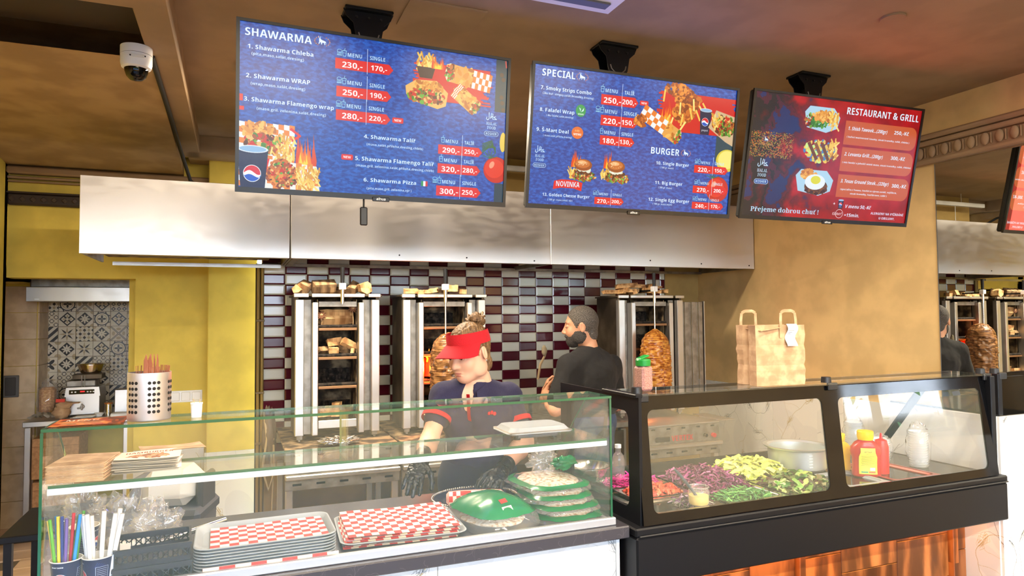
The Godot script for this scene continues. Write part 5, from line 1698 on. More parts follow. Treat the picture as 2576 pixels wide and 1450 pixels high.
	for i in 4:
		var q := thing("grey_socket", ["grey wall socket farthest left in the mirror under the notice", "second grey wall socket from the left in the mirror", "third grey wall socket from the left in the mirror", "grey wall socket farthest right in the mirror, with a cable"][i], "socket", V(-2.174, 0.936, -1.26 + i * 0.115), 0.0, "grey sockets seen in the mirror")
		put("plate", mb().box(V(0, 0, 0), V(0.012, 0.08, 0.078), 0.005), M.grey_plastic, q)
		put("insert", mb().box(V(0.007, 0, 0), V(0.006, 0.055, 0.054), 0.004), mat(S(84, 82, 80), 0.5), q)
	var dp := thing("towel_dispenser", "white rounded paper towel dispenser with blue round button, seen in the mirror", "dispenser", V(-2.174, 1.285, -0.99))
	put("cover", mb().box(V(0.08, 0.03, 0), V(0.16, 0.3, 0.33), 0.035), M.white_plastic, dp)
	put("mouth", mb().box(V(0.07, -0.14, 0), V(0.14, 0.05, 0.29), 0.012), M.rim_white, dp)
	put("slot", mb().box(V(0.135, -0.142, 0), V(0.02, 0.02, 0.24), 0.004), M.black_plastic, dp)
	put("button", mb().cyl(V(0.155, -0.085, 0), V(0.165, -0.085, 0), 0.027, 0.026, 20), M.black_gloss, dp)
	put("lens", mb().cyl(V(0.164, -0.085, 0), V(0.168, -0.085, 0), 0.014, 0.012, 16), mat(S(20, 60, 220), 0.1), dp)
	var np := Print.new(96, 256, S(232, 230, 226))
	np.ring(22, 42, 12, 12, 3, S(150, 150, 150))
	for i in 9: np.rect(40 if i < 2 else 14, 34 + i * 16, 30 + (i * 17) % 24, 3, S(168, 166, 164))
	np.text("Červené", 48, 216, 15, S(196, 40, 40), 58, "Droid Sans", false, 0.2, true)
	var nt := mb()
	nt.quad(V(0.0025, -0.16, 0.045), V(0.0025, -0.16, -0.045), V(0.0025, 0.16, -0.045), V(0.0025, 0.16, 0.045))
	nt.box(V(0.0005, 0, 0), V(0.003, 0.32, 0.09))
	solo("wall_notice", nt, tex(np.done(), 0.6), "narrow white notice with red word on the tiled wall, seen in the mirror", "notice", "", V(-2.176, 1.37, -1.235))

# ---- counter, glass case and what stands on and in it
func counter() -> void:
	var t := thing("service_counter", "marble-clad service counter with dark speckled slab under the glass case", "counter", V(0, 0, 0))
	put("slab", mb().box(V(0.07, 0.872, 2.68), V(1.74, 0.042, 0.7), 0.004), M.laminate, t)
	put("carcass", mb().box(V(0.07, 0.44, 2.65), V(1.7, 0.82, 0.6)), M.grey_plastic, t)
	for q in [[-0.79, -0.375], [-0.375, 0.27], [0.27, 0.915]]:
		put("marble_panel", mb().box(V((q[0] + q[1]) / 2, 0.425, 2.967), V(q[1] - q[0] - 0.002, 0.85, 0.02), 0.002), M.marble, t)
	put("corner_strip", mb().box(V(0.923, 0.425, 2.967), V(0.014, 0.85, 0.024), 0.003), M.rim_white, t)

func pane(p: Node3D, c: Vector3, s: Vector3, ex: Array) -> void:
	put("glass_pane", mb().box(c, s), M.glass, p)
	var e := mb()
	for q in ex: e.box(q[0], q[1])
	if ex: put("glass_edge", e, M.glass_edge, p)

func display_case() -> void:
	var t := thing("glass_case", "long open-backed glass display case with a shelf standing on the dark slab", "display case", V(0, 0, 0))
	var x0 := -0.785
	var x1 := 0.89
	var zf := 2.997
	var xm := (x0 + x1) / 2
	var w := x1 - x0
	put("base_rail", mb().box(V(xm + 0.002, 0.906, 2.994), V(w + 0.02, 0.026, 0.02), 0.003).box(V(x0, 0.9, 2.75), V(0.014, 0.014, 0.48), 0.002).box(V(x1, 0.9, 2.75), V(0.014, 0.014, 0.48), 0.002), M.alu, t)
	pane(t, V(xm, 1.334, 2.918), V(w, 0.008, 0.165), [[V(xm, 1.334, 3.0015), V(w, 0.008, 0.001)], [V(xm, 1.334, 2.8345), V(w, 0.008, 0.001)], [V(x0 - 0.0005, 1.334, 2.918), V(0.001, 0.008, 0.165)], [V(x1 + 0.0005, 1.334, 2.918), V(0.001, 0.008, 0.165)]])
	pane(t, V(xm, 1.125, zf - 0.003), V(w - 0.02, 0.41, 0.006), [])
	pane(t, V(xm, 1.187, 2.872), V(w - 0.03, 0.008, 0.235), [[V(xm, 1.187, 2.99), V(w - 0.03, 0.008, 0.001)], [V(xm, 1.187, 2.754), V(w - 0.03, 0.008, 0.001)]])
	put("shelf_trim", mb().box(V(xm, 1.174, 2.985), V(w - 0.024, 0.018, 0.008), 0.002), M.rim_white, t)
	# sloping end panes
	for x in [x0, x1]:
		var m := mb().at(V(x, 0, 0), Basis(Vector3(0, 0, -1), Vector3(0, 1, 0), Vector3(1, 0, 0)))
		var poly := [Vector2(-2.99, 0.912), Vector2(-2.99, 1.329), Vector2(-2.835, 1.329), Vector2(-2.4, 0.912)]
		m.prism(poly, -0.003, 0.003)
		put("end_pane", m, M.glass, t)
		put("glass_edge", mb().box(V(x, 1.12, 2.9925), V(0.0066, 0.416, 0.004)).tube([V(x, 1.329, 2.835), V(x, 0.912, 2.4)], 0.003, 4), M.glass_edge, t)
	pane(t, V(-0.012, 1.26, 2.915), V(0.006, 0.14, 0.14), [[V(-0.012, 1.26, 2.8445), V(0.0062, 0.14, 0.001)]])

func check_tex() -> ImageTexture:
	var p := Print.new(256, 256, S(240, 226, 208))
	for i in 16:
		for j in 16:
			if (i + j) % 2: p.rect(i * 16, j * 16, 16, 16, S(206, 42, 36))
	return p.done()

func tray_mesh(w: float, d: float, h: float, r: float) -> MB:
	var ring := func(x: float, z: float, rr: float, y: float) -> Array:
		var o := []
		for q in 4:
			for i in 7:
				var an := PI / 2 * (q + i / 6.0)
				o.append(V([x - rr, -x + rr, -x + rr, x - rr][q] + rr * cos(an), y, -([z - rr, z - rr, -z + rr, -z + rr][q] + rr * sin(an))))
		return o
	var m := mb()
	var a := w / 2
	var b := d / 2
	var g := 0.02
	m.grid([ring.call(a - g, b - g, r, 0.0), ring.call(a - 0.006, b - 0.006, r, h - 0.004), ring.call(a, b, r, h - 0.003), ring.call(a, b, r, h), ring.call(a - 0.006, b - 0.006, r, h), ring.call(a - g - 0.002, b - g - 0.002, r, 0.004)], true)
	m.fan(ring.call(a - g, b - g, r, 0.0), V(0, 0, 0), V(0, -1, 0))
	m.fan(ring.call(a - g - 0.002, b - g - 0.002, r, 0.004), V(0, 0.004, 0), V(0, 1, 0))
	return m

func sheet(w: float, d: float, amp: float, sd: int, rep: Vector2, curl := 0.0) -> MB:
	var rows := []
	for i in 9:
		var row := []
		for j in 13:
			var x := (j / 12.0 - 0.5) * w
			var z := (0.5 - i / 8.0) * d
			row.append(V(x, amp * (sin(x * 23 + sd) * cos(z * 19 + sd * 2) + 1.0) + curl * maxf(0, absf(x) / w - 0.4) * 0.6, z))
		rows.append(row)
	var under := []
	for row in rows: under.append(row.map(func(v): return v - V(0, 0.0012, 0)))
	return mb().grid(rows, false, false, rep).grid(under, false, true, rep)

func on_the_case() -> void:
	var y := 1.3385
	var c := thing("cutlery_pot", "perforated steel pot of wooden cutlery standing on the glass case", "cutlery pot", V(-0.548, y, 2.918))
	put("pot", mb().lathe([Vector2(0, 0), Vector2(0.053, 0), Vector2(0.055, 0.003), Vector2(0.055, 0.132), Vector2(0.052, 0.132), Vector2(0.052, 0.004), Vector2(0, 0.004)], 48), M.hood_steel, c)
	var holes := mb()
	for r in 6:
		for k in 30:
			if k % 5 > 2: continue
			var an := TAU * k / 30 + 0.1
			var d := V(sin(an), 0, cos(an))
			holes.cyl(d * 0.0546 + V(0, 0.026 + r * 0.0158, 0), d * 0.0554 + V(0, 0.026 + r * 0.0158, 0), 0.0046, 0.0046, 10)
	var hp := put("holes", holes, M.black_inside, c)
	hp.set_meta("kind", "stuff")
	var fork := mb().box(V(0, 0.075, 0), V(0.009, 0.15, 0.0016), 0.0006)
	for i in 3: fork.box(V(-0.0055 + i * 0.0055, 0.165, 0), V(0.003, 0.04, 0.0016), 0.0006)
	fork.box(V(0, 0.145, 0), V(0.014, 0.014, 0.0016), 0.0006)
	var knife := mb().prism([Vector2(-0.005, 0), Vector2(0.005, 0), Vector2(0.007, 0.1), Vector2(0.007, 0.15), Vector2(0.0, 0.178), Vector2(-0.006, 0.16), Vector2(-0.006, 0.1)], -0.0009, 0.0009)
	var wood := tri(tex(noise_tex(S(150, 88, 62), S(178, 112, 80), 0.03, 26, 128, 4, Vector2(1, 4)), 0.7), V(8, 8, 8), false)
	for i in 17:
		var an := TAU * i / 17.0 + 0.2
		var kn := i in [2, 3, 14, 15, 16]
		var ctr := V(sin(an) * 0.03, 0.006, cos(an) * 0.03)
		if kn: ctr = V(-0.012 + 0.009 * [2, 3, 14, 15, 16].find(i), 0.008, 0.012)
		var o := solo("wooden_knife" if kn else "wooden_fork", knife if kn else fork, wood, "brown wooden knife standing upright in the middle of the perforated pot" if kn else "brown wooden fork leaning at the rim of the perforated pot", "cutlery", "wooden knives in the perforated pot" if kn else "wooden forks in the perforated pot", c.position + ctr)
		o.rotation = V(cos(an) * (0.03 if kn else 0.13), -an * 0.3, -sin(an) * (0.04 if kn else 0.13))
		o.scale = Vector3.ONE * (0.98 if kn else 0.78)
	var u := thing("white_cup", "small white cup with wooden picks on the glass case before the yellow wall", "cup", V(-0.427, y, 2.93))
	put("cup", mb().lathe([Vector2(0, 0), Vector2(0.0135, 0), Vector2(0.0155, 0.036), Vector2(0.0165, 0.037), Vector2(0.0165, 0.041), Vector2(0.0145, 0.041), Vector2(0.013, 0.004), Vector2(0, 0.004)], 24), M.white_plastic, u)
	for i in 2: put("pick", mb().cyl(V(0.0, 0.01, 0), V(-0.008 + i * 0.018, 0.052, 0.004), 0.0011, 0.0008, 6), M.wood_raw, u)
	var lp := Print.new(256, 192, S(126, 46, 26))
	lp.dabs(128, 96, 140, 110, [S(176, 80, 40), S(96, 30, 20), S(206, 120, 60), S(160, 50, 34)], 260, 4, 20, 3.0)
	lp.text("MENU", 30, 60, 34, S(236, 226, 210), 120, "Droid Serif", true)
	for i in 5: lp.rect(30, 84 + i * 18, 150, 5, S(226, 180, 130))
	solo("menu_leaflet", sheet(0.17, 0.15, 0.0012, 2, Vector2(1, 1)), tex(lp.done(), 0.35), "reddish printed menu leaflet lying at the left end on the glass case", "leaflet", "", V(-0.69, y + 0.0015, 2.915))

func straw(label: String, cat_at: Vector3, tip: Vector3, r: float, m: Material, group: String) -> void:
	var d := tip - cat_at
	var t := thing("straw", label, "straw", cat_at, 0.0, group)
	var st := mb().tube([V(0, 0, 0), d * 0.55, d * 0.8, d], r, 8)
	put("tube", st, m, t)

func cup_tex() -> ImageTexture:
	var p := Print.new(512, 256, S(20, 30, 70))
	for k in 2:
		var o := k * 256.0
		for i in 9:
			for j in 26:
				var an := -1.2 + j * 0.09
				p.oval(o + 128 + (70 + i * 5) * cos(an) * 1.1, 130 + (70 + i * 5) * sin(an), 1.5, 1.5, S(50, 80, 170))
		pepsi(p, o + 60, 130, 40)
		p.text("pepsi", o + 60, 222, 24, Color.WHITE, 76, "Droid Sans", false, 0, true)
		p.rect(o + 160, 60, 74, 130, S(190, 200, 220)); p.rect(o + 162, 62, 70, 126, S(20, 30, 70))
		for i in 8: p.rect(o + 168, 74 + i * 14, 58, 3, S(150, 160, 190))
		p.text("max taste", o + 10, 40, 12, Color.WHITE, 70, "Droid Sans", true)
	return p.done()

func paper_cup(label: String, pos: Vector3, turn: float, k := 1.0) -> void:
	if not M.has("cup_print"): M.cup_print = tex(cup_tex(), 0.3)
	var t := thing("paper_cup", label, "cup", pos, turn, "dark blue paper cups")
	t.scale = Vector3.ONE * k
	put("wall", mb().lathe([Vector2(0.029, 0.0), Vector2(0.037, 0.09)], 36), M.cup_print, t)
	put("inside", mb().lathe([Vector2(0.0365, 0.0905), Vector2(0.0285, 0.004), Vector2(0, 0.004)], 36), M.white_paper, t)
	var ring := []
	for i in 37: ring.append(V(0.0375 * cos(TAU * i / 36), 0.0905, 0.0375 * sin(TAU * i / 36)))
	put("rim", mb().tube(ring, 0.0016, 6, false), M.white_paper, t)

func in_the_case() -> void:
	var D := 0.8935
	# cups and straws
	var c1 := V(-0.738, D, 2.93)
	var c2 := V(-0.664, D, 2.935)
	paper_cup("dark blue paper cup of coloured straws at the left front of the case", c1, 0.6)
	paper_cup("dark blue paper cup of white wrapped straws in the left front of the case", c2, -0.4)
	paper_cup("dark blue paper cup tilted behind the wrapped straws", V(-0.722, D + 0.045, 2.79), 2.2)
	var cols := [["lime green", S(96, 176, 52)], ["yellow", S(226, 200, 44)], ["light blue", S(40, 130, 200)], ["dark blue", S(40, 60, 140)], ["purple", S(108, 84, 160)], ["red", S(206, 34, 54)], ["olive green", S(84, 138, 46)], ["sky blue", S(30, 140, 226)], ["pale yellow", S(236, 214, 90)], ["grass green", S(70, 150, 50)], ["violet", S(140, 120, 180)]]
	var tips := [-0.04, -0.026, -0.034, -0.015, -0.002, 0.008, 0.02, 0.028, -0.045, 0.03, -0.008]
	for i in cols.size():
		var lean: float = tips[i]
		straw(cols[i][0] + " drinking straw standing in the cup at the case's left end", c1 + V(lean * 0.45, 0.008, 0.015 * sin(i * 2.1)), c1 + V(lean + 0.004, 0.2 + 0.006 * sin(i * 3.0), 0.02 * cos(i * 1.7) - 0.006), 0.0042, mat(cols[i][1], 0.4), "coloured straws in the left cup")
	var wt := [[-0.03, 0.2, 0.0], [-0.022, 0.205, 0.012], [-0.016, 0.195, -0.01], [-0.036, 0.2, -0.012], [0.012, 0.208, 0.006], [0.036, 0.2, 0.01], [0.044, 0.208, -0.004], [0.05, 0.197, 0.008]]
	var wp := mat(S(236, 238, 240), 0.6, 0.0, {"backlight_enabled": true, "backlight": Color(0.3, 0.3, 0.3)})
	for i in wt.size():
		var q = wt[i]
		straw("white straw in paper wrapping standing in the front cup", c2 + V(q[0] * 0.5, 0.008, q[2]), c2 + V(q[0] * 1.15, q[1], q[2]), 0.0058, wp, "white wrapped straws in the front cup")
	# black baskets with woven cut-outs
	for k in 2:
		var b := thing("black_basket", ["lower black plastic basket with woven cut-outs beside the tray stack", "upper black plastic basket with woven cut-outs, tucked into the lower one"][k], "basket", V(-0.535, D + k * 0.05, 2.875 + k * 0.0), 0.06, "black plastic baskets")
		var w := 0.19 - k * 0.006
		var d := 0.16 - k * 0.006
		put("floor", mb().box(V(0, 0.004, 0), V(w, 0.006, d)), M.black_plastic, b)
		put("rim", mb().frame(-w / 2 - 0.004, w / 2 + 0.004, -d / 2 - 0.004, d / 2 + 0.004, -w / 2 + 0.002, w / 2 - 0.002, -d / 2 + 0.002, d / 2 - 0.002, 0.0, 0.007, 0.01), M.black_plastic, b).transform = Transform3D(Basis(V(1, 0, 0), V(0, 0, -1), V(0, 1, 0)), V(0, 0.045, 0))
		var lat := mb()
		for s in [-1, 1]:
			lat.box(V(0, 0.01, s * d / 2), V(w, 0.012, 0.003)); lat.box(V(0, 0.042, s * d / 2), V(w, 0.012, 0.003))
			lat.box(V(s * w / 2, 0.025, 0), V(0.003, 0.045, d))
			for i in 15:
				for r in 2:
					var cx := -w / 2 + w * (i + 0.5) / 15
					lat.box(V(cx, 0.026, s * d / 2), V(0.0025, 0.03, 0.003))
					var e := V(0.006, 0.0055, 0) if (i + r) % 2 else V(0.006, -0.0055, 0)
					var o := V(cx, 0.02 + r * 0.012, s * (d / 2 + 0.0005))
					lat.tube([o - e, o + e], 0.0016, 4)
		put("woven_side", lat, M.black_plastic, b)
	# crumpled clear bags
	for q in [["crumpled clear plastic bag behind the straws, tallest of the two", V(-0.64, D + 0.1, 2.7), V(0.085, 0.085, 0.06), 3], ["crumpled clear plastic bag sagging to the right before the grey bin", V(-0.545, D + 0.085, 2.7), V(0.06, 0.07, 0.05), 8], ["clear plastic bag hanging behind the coloured straws at the left end", V(-0.74, D + 0.14, 2.68), V(0.05, 0.07, 0.03), 12]]:
		var bag := mb().blob(V(0, 0, 0), q[2], 0.75, 2.2, q[3], 44, 30)
		solo("plastic_bag", bag, M.film, q[0], "plastic bag", "clear plastic bags", q[1])
	solo("roll_tube", mb().cyl(V(-0.11, 0.025, 0.04), V(0.11, 0.05, -0.07), 0.009, 0.009, 16), M.bright_steel, "shiny metal tube lying slantwise behind the black baskets", "tube", "", V(-0.46, D + 0.02, 2.72))
	var kn := thing("dark_knife", "dark-handled knife lying behind the black baskets", "knife", V(-0.53, D + 0.045, 2.68), 0.35)
	put("handle", mb().box(V(0, 0.006, 0), V(0.11, 0.014, 0.02), 0.005), M.black_plastic, kn)
	put("blade", mb().box(V(0.12, 0.005, 0), V(0.13, 0.002, 0.024), 0.0008), M.bright_steel, kn)
	solo("white_carton", mb().box(V(0, 0.04, 0), V(0.11, 0.08, 0.09), 0.006), M.white_paper, "plain cream carton under the crumpled bag behind the straws", "carton", "", V(-0.615, D, 2.76), 0.2)
	# stacked trays and their papers
	var tm := tray_mesh(0.395, 0.26, 0.02, 0.04).mesh()
	for i in 8:
		solo("grey_tray", tm, M.tray_grey, "grey plastic tray at the bottom of the tray stack" if i == 0 else ("grey plastic tray on top of the stack, under the red checked paper" if i == 7 else "grey plastic tray within the left tray stack, count %s from below" % ["", "two", "three", "four", "five", "six", "seven"][i]), "tray", "grey trays stacked in the case", V(-0.235, D + i * 0.0085, 2.838), 0.01)
	var chk := tex(check_tex(), 0.7)
	M.check = chk
	solo("checked_paper", sheet(0.33, 0.2, 0.0015, 3, Vector2(0.8, 0.5), 0.012), chk, "red and white checked paper sheet lying on the left tray stack", "paper", "red and white checked papers", V(-0.225, D + 0.0695, 2.835), 0.02)
	solo("checked_paper", sheet(0.37, 0.035, 0.0012, 5, Vector2(0.55, 0.13)), chk, "checked paper strip sticking out at the front of the left tray stack", "paper", "red and white checked papers", V(-0.22, D + 0.014, 2.982), 0.01).rotation = V(1.25, 0.01, 0)
	solo("grey_tray", tray_mesh(0.41, 0.33, 0.022, 0.04), M.tray_grey, "single grey tray right of the stack, heaped with checked papers", "tray", "grey trays stacked in the case", V(0.195, D, 2.755), -0.06)
	for i in 5:
		var o := solo("checked_paper", sheet(0.365, 0.3, 0.002, 7 + i, Vector2(0.95, 0.62), 0.004), chk, ["lowest checked paper sheet heaped on the single tray", "second checked paper sheet from below on the single tray", "third checked paper sheet from below on the single tray", "fourth checked paper sheet from below on the single tray", "topmost checked paper sheet on the single tray"][i], "paper", "red and white checked papers", V(0.18 + i * 0.004, D + 0.006 + i * 0.007, 2.765 - i * 0.004), -0.06 + 0.02 * sin(i * 2.0))
	var pad := mb()
	for i in 12: pad.box(V(0.002 * sin(i * 2.0), 0.0008 + i * 0.0019, 0.003 * cos(i * 1.3)), V(0.35, 0.0014, 0.27))
	solo("paper_pad", pad, M.white_paper, "thick pad of paper under the top checked sheets on the single tray", "paper", "", V(0.185, D + 0.0055, 2.752), -0.06)
	# silver platter and the wrapped roll
	var pl := thing("silver_platter", "oval silver platter with beaded rim at the woman's hands", "platter", V(0.555, D, 2.508))
	var rows := []
	for q in [[0.0, 0.004], [0.72, 0.004], [0.8, 0.006], [0.95, 0.014], [1.0, 0.016], [1.0, 0.0135], [0.8, 0.003], [0.7, 0.0], [0.0, 0.0]]:
		var row := []
		for j in 48: row.append(V(0.172 * q[0] * cos(-TAU * j / 48), q[1], 0.15 * q[0] * sin(-TAU * j / 48)))
		rows.append(row)
	rows.reverse()
	put("dish", mb().grid(rows, true), M.chrome, pl)
	var beads := mb()
	for j in 110: beads.blob(V(0.171 * cos(TAU * j / 110), 0.0165, 0.149 * sin(TAU * j / 110)), V(0.0042, 0.0035, 0.0042), 0.0, 1.0, 1, 6, 4)
	put("beaded_rim", beads, M.chrome, pl)
	var wr := thing("wrapped_roll", "shawarma roll wrapped in red checked paper on the silver platter", "wrap", V(0.53, D + 0.033, 2.585), -0.26)
	var body := mb().at(V(0, 0, 0), Basis(V(0, 1, 0), V(-1, 0, 0), V(0, 0, 1)))
	body.lathe([Vector2(0.0, -0.112), Vector2(0.018, -0.11), Vector2(0.026, -0.1), Vector2(0.0285, -0.06), Vector2(0.0285, 0.06), Vector2(0.026, 0.1), Vector2(0.016, 0.11), Vector2(0, 0.111)], 24)
	var cm := chk.duplicate() as StandardMaterial3D
	cm.uv1_scale = V(0.45, 0.55, 1)
	put("paper", body, cm, wr)
	# bags of pita bread
	pita_bag("clear and green bag of pita bread lying nearest the glass", V(0.52, D, 2.79), V(0.125, 0.095, 0.155), 0.25, true)
	var names := ["bottom bag of pita in the stack at the case's right end", "second bag of pita from the bottom of the right stack", "third bag of pita from the bottom of the right stack", "top bag of pita on the right stack, its green neck crumpled"]
	for i in 4: pita_bag(names[i], V(0.79 - 0.012 * i, D + 0.034 * i, 2.79 - 0.01 * i), V(0.125, 0.033, 0.15), 0.1 * sin(i * 2.4), false)
	var neck := mb().blob(V(0, 0, 0), V(0.05, 0.05, 0.03), 0.8, 2.4, 6, 30, 20)
	solo("bag_neck", neck, M.film, "crumpled clear neck of a bread bag rising over the right stack", "plastic bag", "", V(0.76, D + 0.175, 2.7))
	var leaf := mb().blob(V(0, 0, 0), V(0.05, 0.022, 0.03), 0.7, 2.2, 11, 26, 16)
	solo("green_wrapper", leaf, M.green_film, "crumpled green wrapper on top of the right stack of pita", "wrapper", "", V(0.82, D + 0.172, 2.76), 0.3)
	# behind the bags: a steel mixing bowl, bottles
	solo("mixing_bowl", mb().lathe([Vector2(0, 0), Vector2(0.05, 0), Vector2(0.085, 0.03), Vector2(0.1, 0.062), Vector2(0.108, 0.063), Vector2(0.108, 0.067), Vector2(0.096, 0.066), Vector2(0.08, 0.034), Vector2(0.045, 0.006), Vector2(0, 0.005)], 36), M.bright_steel, "round steel mixing bowl behind the right stack of pita", "bowl", "", V(1.1, 0.9, 2.42))
	# shelf: scale, burger bags, brown napkins
	var Y := 1.1915
	var sc := thing("kitchen_scale", "flat grey steel kitchen scale at the right on the glass shelf", "scale", V(0.65, Y, 2.86), 0.0)
	put("feet_plate", mb().box(V(0, 0.016, 0), V(0.16, 0.02, 0.1), 0.006), M.grey_plastic, sc)
	put("platform", mb().at(V(0, 0.03, 0)).box(V(0, 0, 0), V(0.235, 0.006, 0.17), 0.003), M.dull_steel, sc)
	put("cover", tray_mesh(0.245, 0.18, 0.02, 0.03), M.tray_grey, sc).transform = Transform3D(Basis(V(1, 0, 0), V(0, -1, 0), V(0, 0, -1)), V(0, 0.046, 0))
	for x in [-0.07, 0.07]: put("foot", mb().cyl(V(x, 0, 0.03), V(x, 0.01, 0.03), 0.012, 0.012, 10), M.black_plastic, sc)
	var hp := Print.new(256, 144, S(232, 224, 208))
	hp.text("HAMBURGER", 128, 48, 24, S(160, 72, 46), 190, "Droid Sans", true, 0, true)
	hp.dabs(128, 96, 76, 26, [S(190, 130, 90), S(206, 160, 120), S(150, 90, 60)], 90, 3, 9, 2.4)
	for i in 8:
		var g := solo("burger_bag", sheet(0.165, 0.13, 0.0018, i, Vector2(1, 1), 0.01 if i > 5 else 0.004), tex(hp.done(), 0.8) if i == 7 else M.white_paper, "top printed paper bag reading HAMBURGER on the shelf's paper pile" if i == 7 else "plain white paper bag within the pile under the printed burger bag", "paper bag", "" if i == 7 else "white paper bags piled on the glass shelf", V(-0.555 + 0.004 * sin(i * 1.9), Y + 0.001 + i * 0.0052, 2.86), 0.06 * sin(i * 1.3))
	var bn := mb()
	for i in 14: bn.box(V(0.002 * sin(i * 2.3), 0.0016 + i * 0.0032, 0.002 * cos(i)), V(0.135, 0.003, 0.17), 0.001)
	solo("brown_bags", bn, M.kraft, "thick bundle of flat brown paper bags at the shelf's left end", "paper bags", "", V(-0.705, Y, 2.89), -0.1)
	solo("brown_bag", sheet(0.17, 0.12, 0.003, 4, Vector2(1, 1), 0.02), M.kraft, "loose brown paper bag sticking out behind the printed burger bag", "paper bag", "", V(-0.5, Y + 0.036, 2.77), 0.2)

func pita_bag(label: String, pos: Vector3, s: Vector3, turn: float, dome: bool) -> void:
	var t := thing("pita_bag", label, "bread", pos, turn, "bags of pita bread")
	if not M.has("pita"): M.pita = tri(tex(noise_tex(S(176, 128, 84), S(238, 228, 208), 0.03, 61, 256, 5, Vector2.ONE, FastNoiseLite.TYPE_SIMPLEX_SMOOTH, false, S(236, 224, 200)), 0.9), V(6, 6, 6), false)
	var n := 3 if dome else 1
	for i in n:
		put("pita", mb().blob(V(0, s.y * (0.2 + i * 0.22) if dome else s.y * 0.5, 0.0), V(s.x * (0.86 - i * 0.12), 0.016 if dome else s.y * 0.42, s.z * (0.86 - i * 0.12)), 0.08, 1.5, i + 2, 30, 12), M.pita, t)
	# film: a flattened dome with crimped, wavy edges
	var fn := FastNoiseLite.new()
	fn.seed = int(pos.x * 1000) + int(pos.y * 3000)
	fn.frequency = 2.2
	var film := []
	var green := []
	for i in 11:
		var row := []
		var row2 := []
		for j in 40:
			var an := -TAU * j / 40
			var f := i / 10.0
			var d := V(cos(an), 0, sin(an))
			var sq := 1.0 + 0.16 * pow(absf(sin(2 * an)), 2.0)
			var r := (1.06 - 0.06 * f) * sin(minf(1.0, (1.0 - f)) * PI / 2) * sq
			var yy := s.y * (0.04 + 0.98 * sin(f * PI / 2))
			var w := 1.0 + 0.1 * fn.get_noise_3d(d.x * 2, f * 2, d.z * 2)
			row.append(V(d.x * s.x * r * w, yy * (1 + 0.05 * w), d.z * s.z * r * w))
			row2.append(V(d.x * s.x * r * w * 1.01, yy * (1 + 0.05 * w) + 0.0012, d.z * s.z * r * w * 1.01))
		film.append(row)
		if (dome and i >= 3) or (not dome and i in [2, 3, 4]): green.append(row2)
	put("film", mb().grid(film, true), M.film, t)
	put("green_print", mb().grid(green, true), M.green_film, t)
	if dome:
		var bc := Print.new(96, 64, S(232, 236, 232))
		for i in 24: bc.rect(8 + i * 3.3, 6, 1 + (i * 7) % 3 * 0.6, 44, S(24, 24, 24))
		var q := put("barcode", mb().box(V(0, 0, 0), V(0.04, 0.028, 0.001)), mat(S(230, 234, 230), 0.4), t)
		var m := mb()
		m.quad(V(-0.02, -0.014, 0.001), V(0.02, -0.014, 0.001), V(0.02, 0.014, 0.001), V(-0.02, 0.014, 0.001))
		q.mesh = m.mesh()
		q.material_override = tex(bc.done(), 0.4)
		q.position = V(-0.015, s.y * 0.72, s.z * 0.78)
		q.rotation = V(-0.75, 0, 0.05)
		var rl := put("red_label", mb().box(V(0, 0, 0), V(0.03, 0.018, 0.001)), mat(S(176, 52, 40), 0.4), t)
		rl.position = V(-0.01, s.y * 0.95, s.z * 0.55)
		rl.rotation = V(-1.0, 0, 0.1)

# ---- black salad case with its pans
func heap(called: String, label: String, cat: String, pos: Vector3, s: Vector3, cols: Array, m: int, piece: Vector3, wild: float, sd: int) -> void:
	# a pile nobody could count: small bent shreds strewn over a mound
	var g := RandomNumberGenerator.new()
	g.seed = sd
	var rows := []
	for i in 3:
		var t := i / 2.0 - 0.5
		rows.append([V(t * piece.x, 0.12 * piece.x * (1 - 4 * t * t), -piece.z / 2), V(t * piece.x, 0.12 * piece.x * (1 - 4 * t * t) + piece.y, 0), V(t * piece.x, 0.12 * piece.x * (1 - 4 * t * t), piece.z / 2)])
	var under := rows.map(func(r): return r.map(func(v): return v - V(0, 0.0009, 0)))
	var mm := MultiMesh.new()
	mm.transform_format = MultiMesh.TRANSFORM_3D
	mm.use_colors = true
	mm.mesh = mb().grid(rows).grid(under, false, true).mesh()
	mm.instance_count = m
	for i in m:
		var q := Vector2(g.randf_range(-1, 1), g.randf_range(-1, 1))
		var h := (1.0 - 0.75 * q.length_squared() / 2.0) * s.y * g.randf_range(0.35, 1.05)
		var b := Basis.from_euler(V(g.randf_range(-wild, wild), g.randf() * TAU, g.randf_range(-wild, wild))) * g.randf_range(0.6, 1.25)
		mm.set_instance_transform(i, Transform3D(b, V(q.x * s.x, h, q.y * s.z)))
		mm.set_instance_color(i, (cols[g.randi() % cols.size()] as Color).lerp(cols[g.randi() % cols.size()], g.randf() * 0.6).srgb_to_linear())
	var o := MultiMeshInstance3D.new()
	o.multimesh = mm
	o.material_override = mat(Color.WHITE, 0.4, 0.0, {"vertex_color_use_as_albedo": true})
	o.name = numbered(called)
	add_child(o)
	o.position = pos
	tag(o, label, cat, "", "stuff")

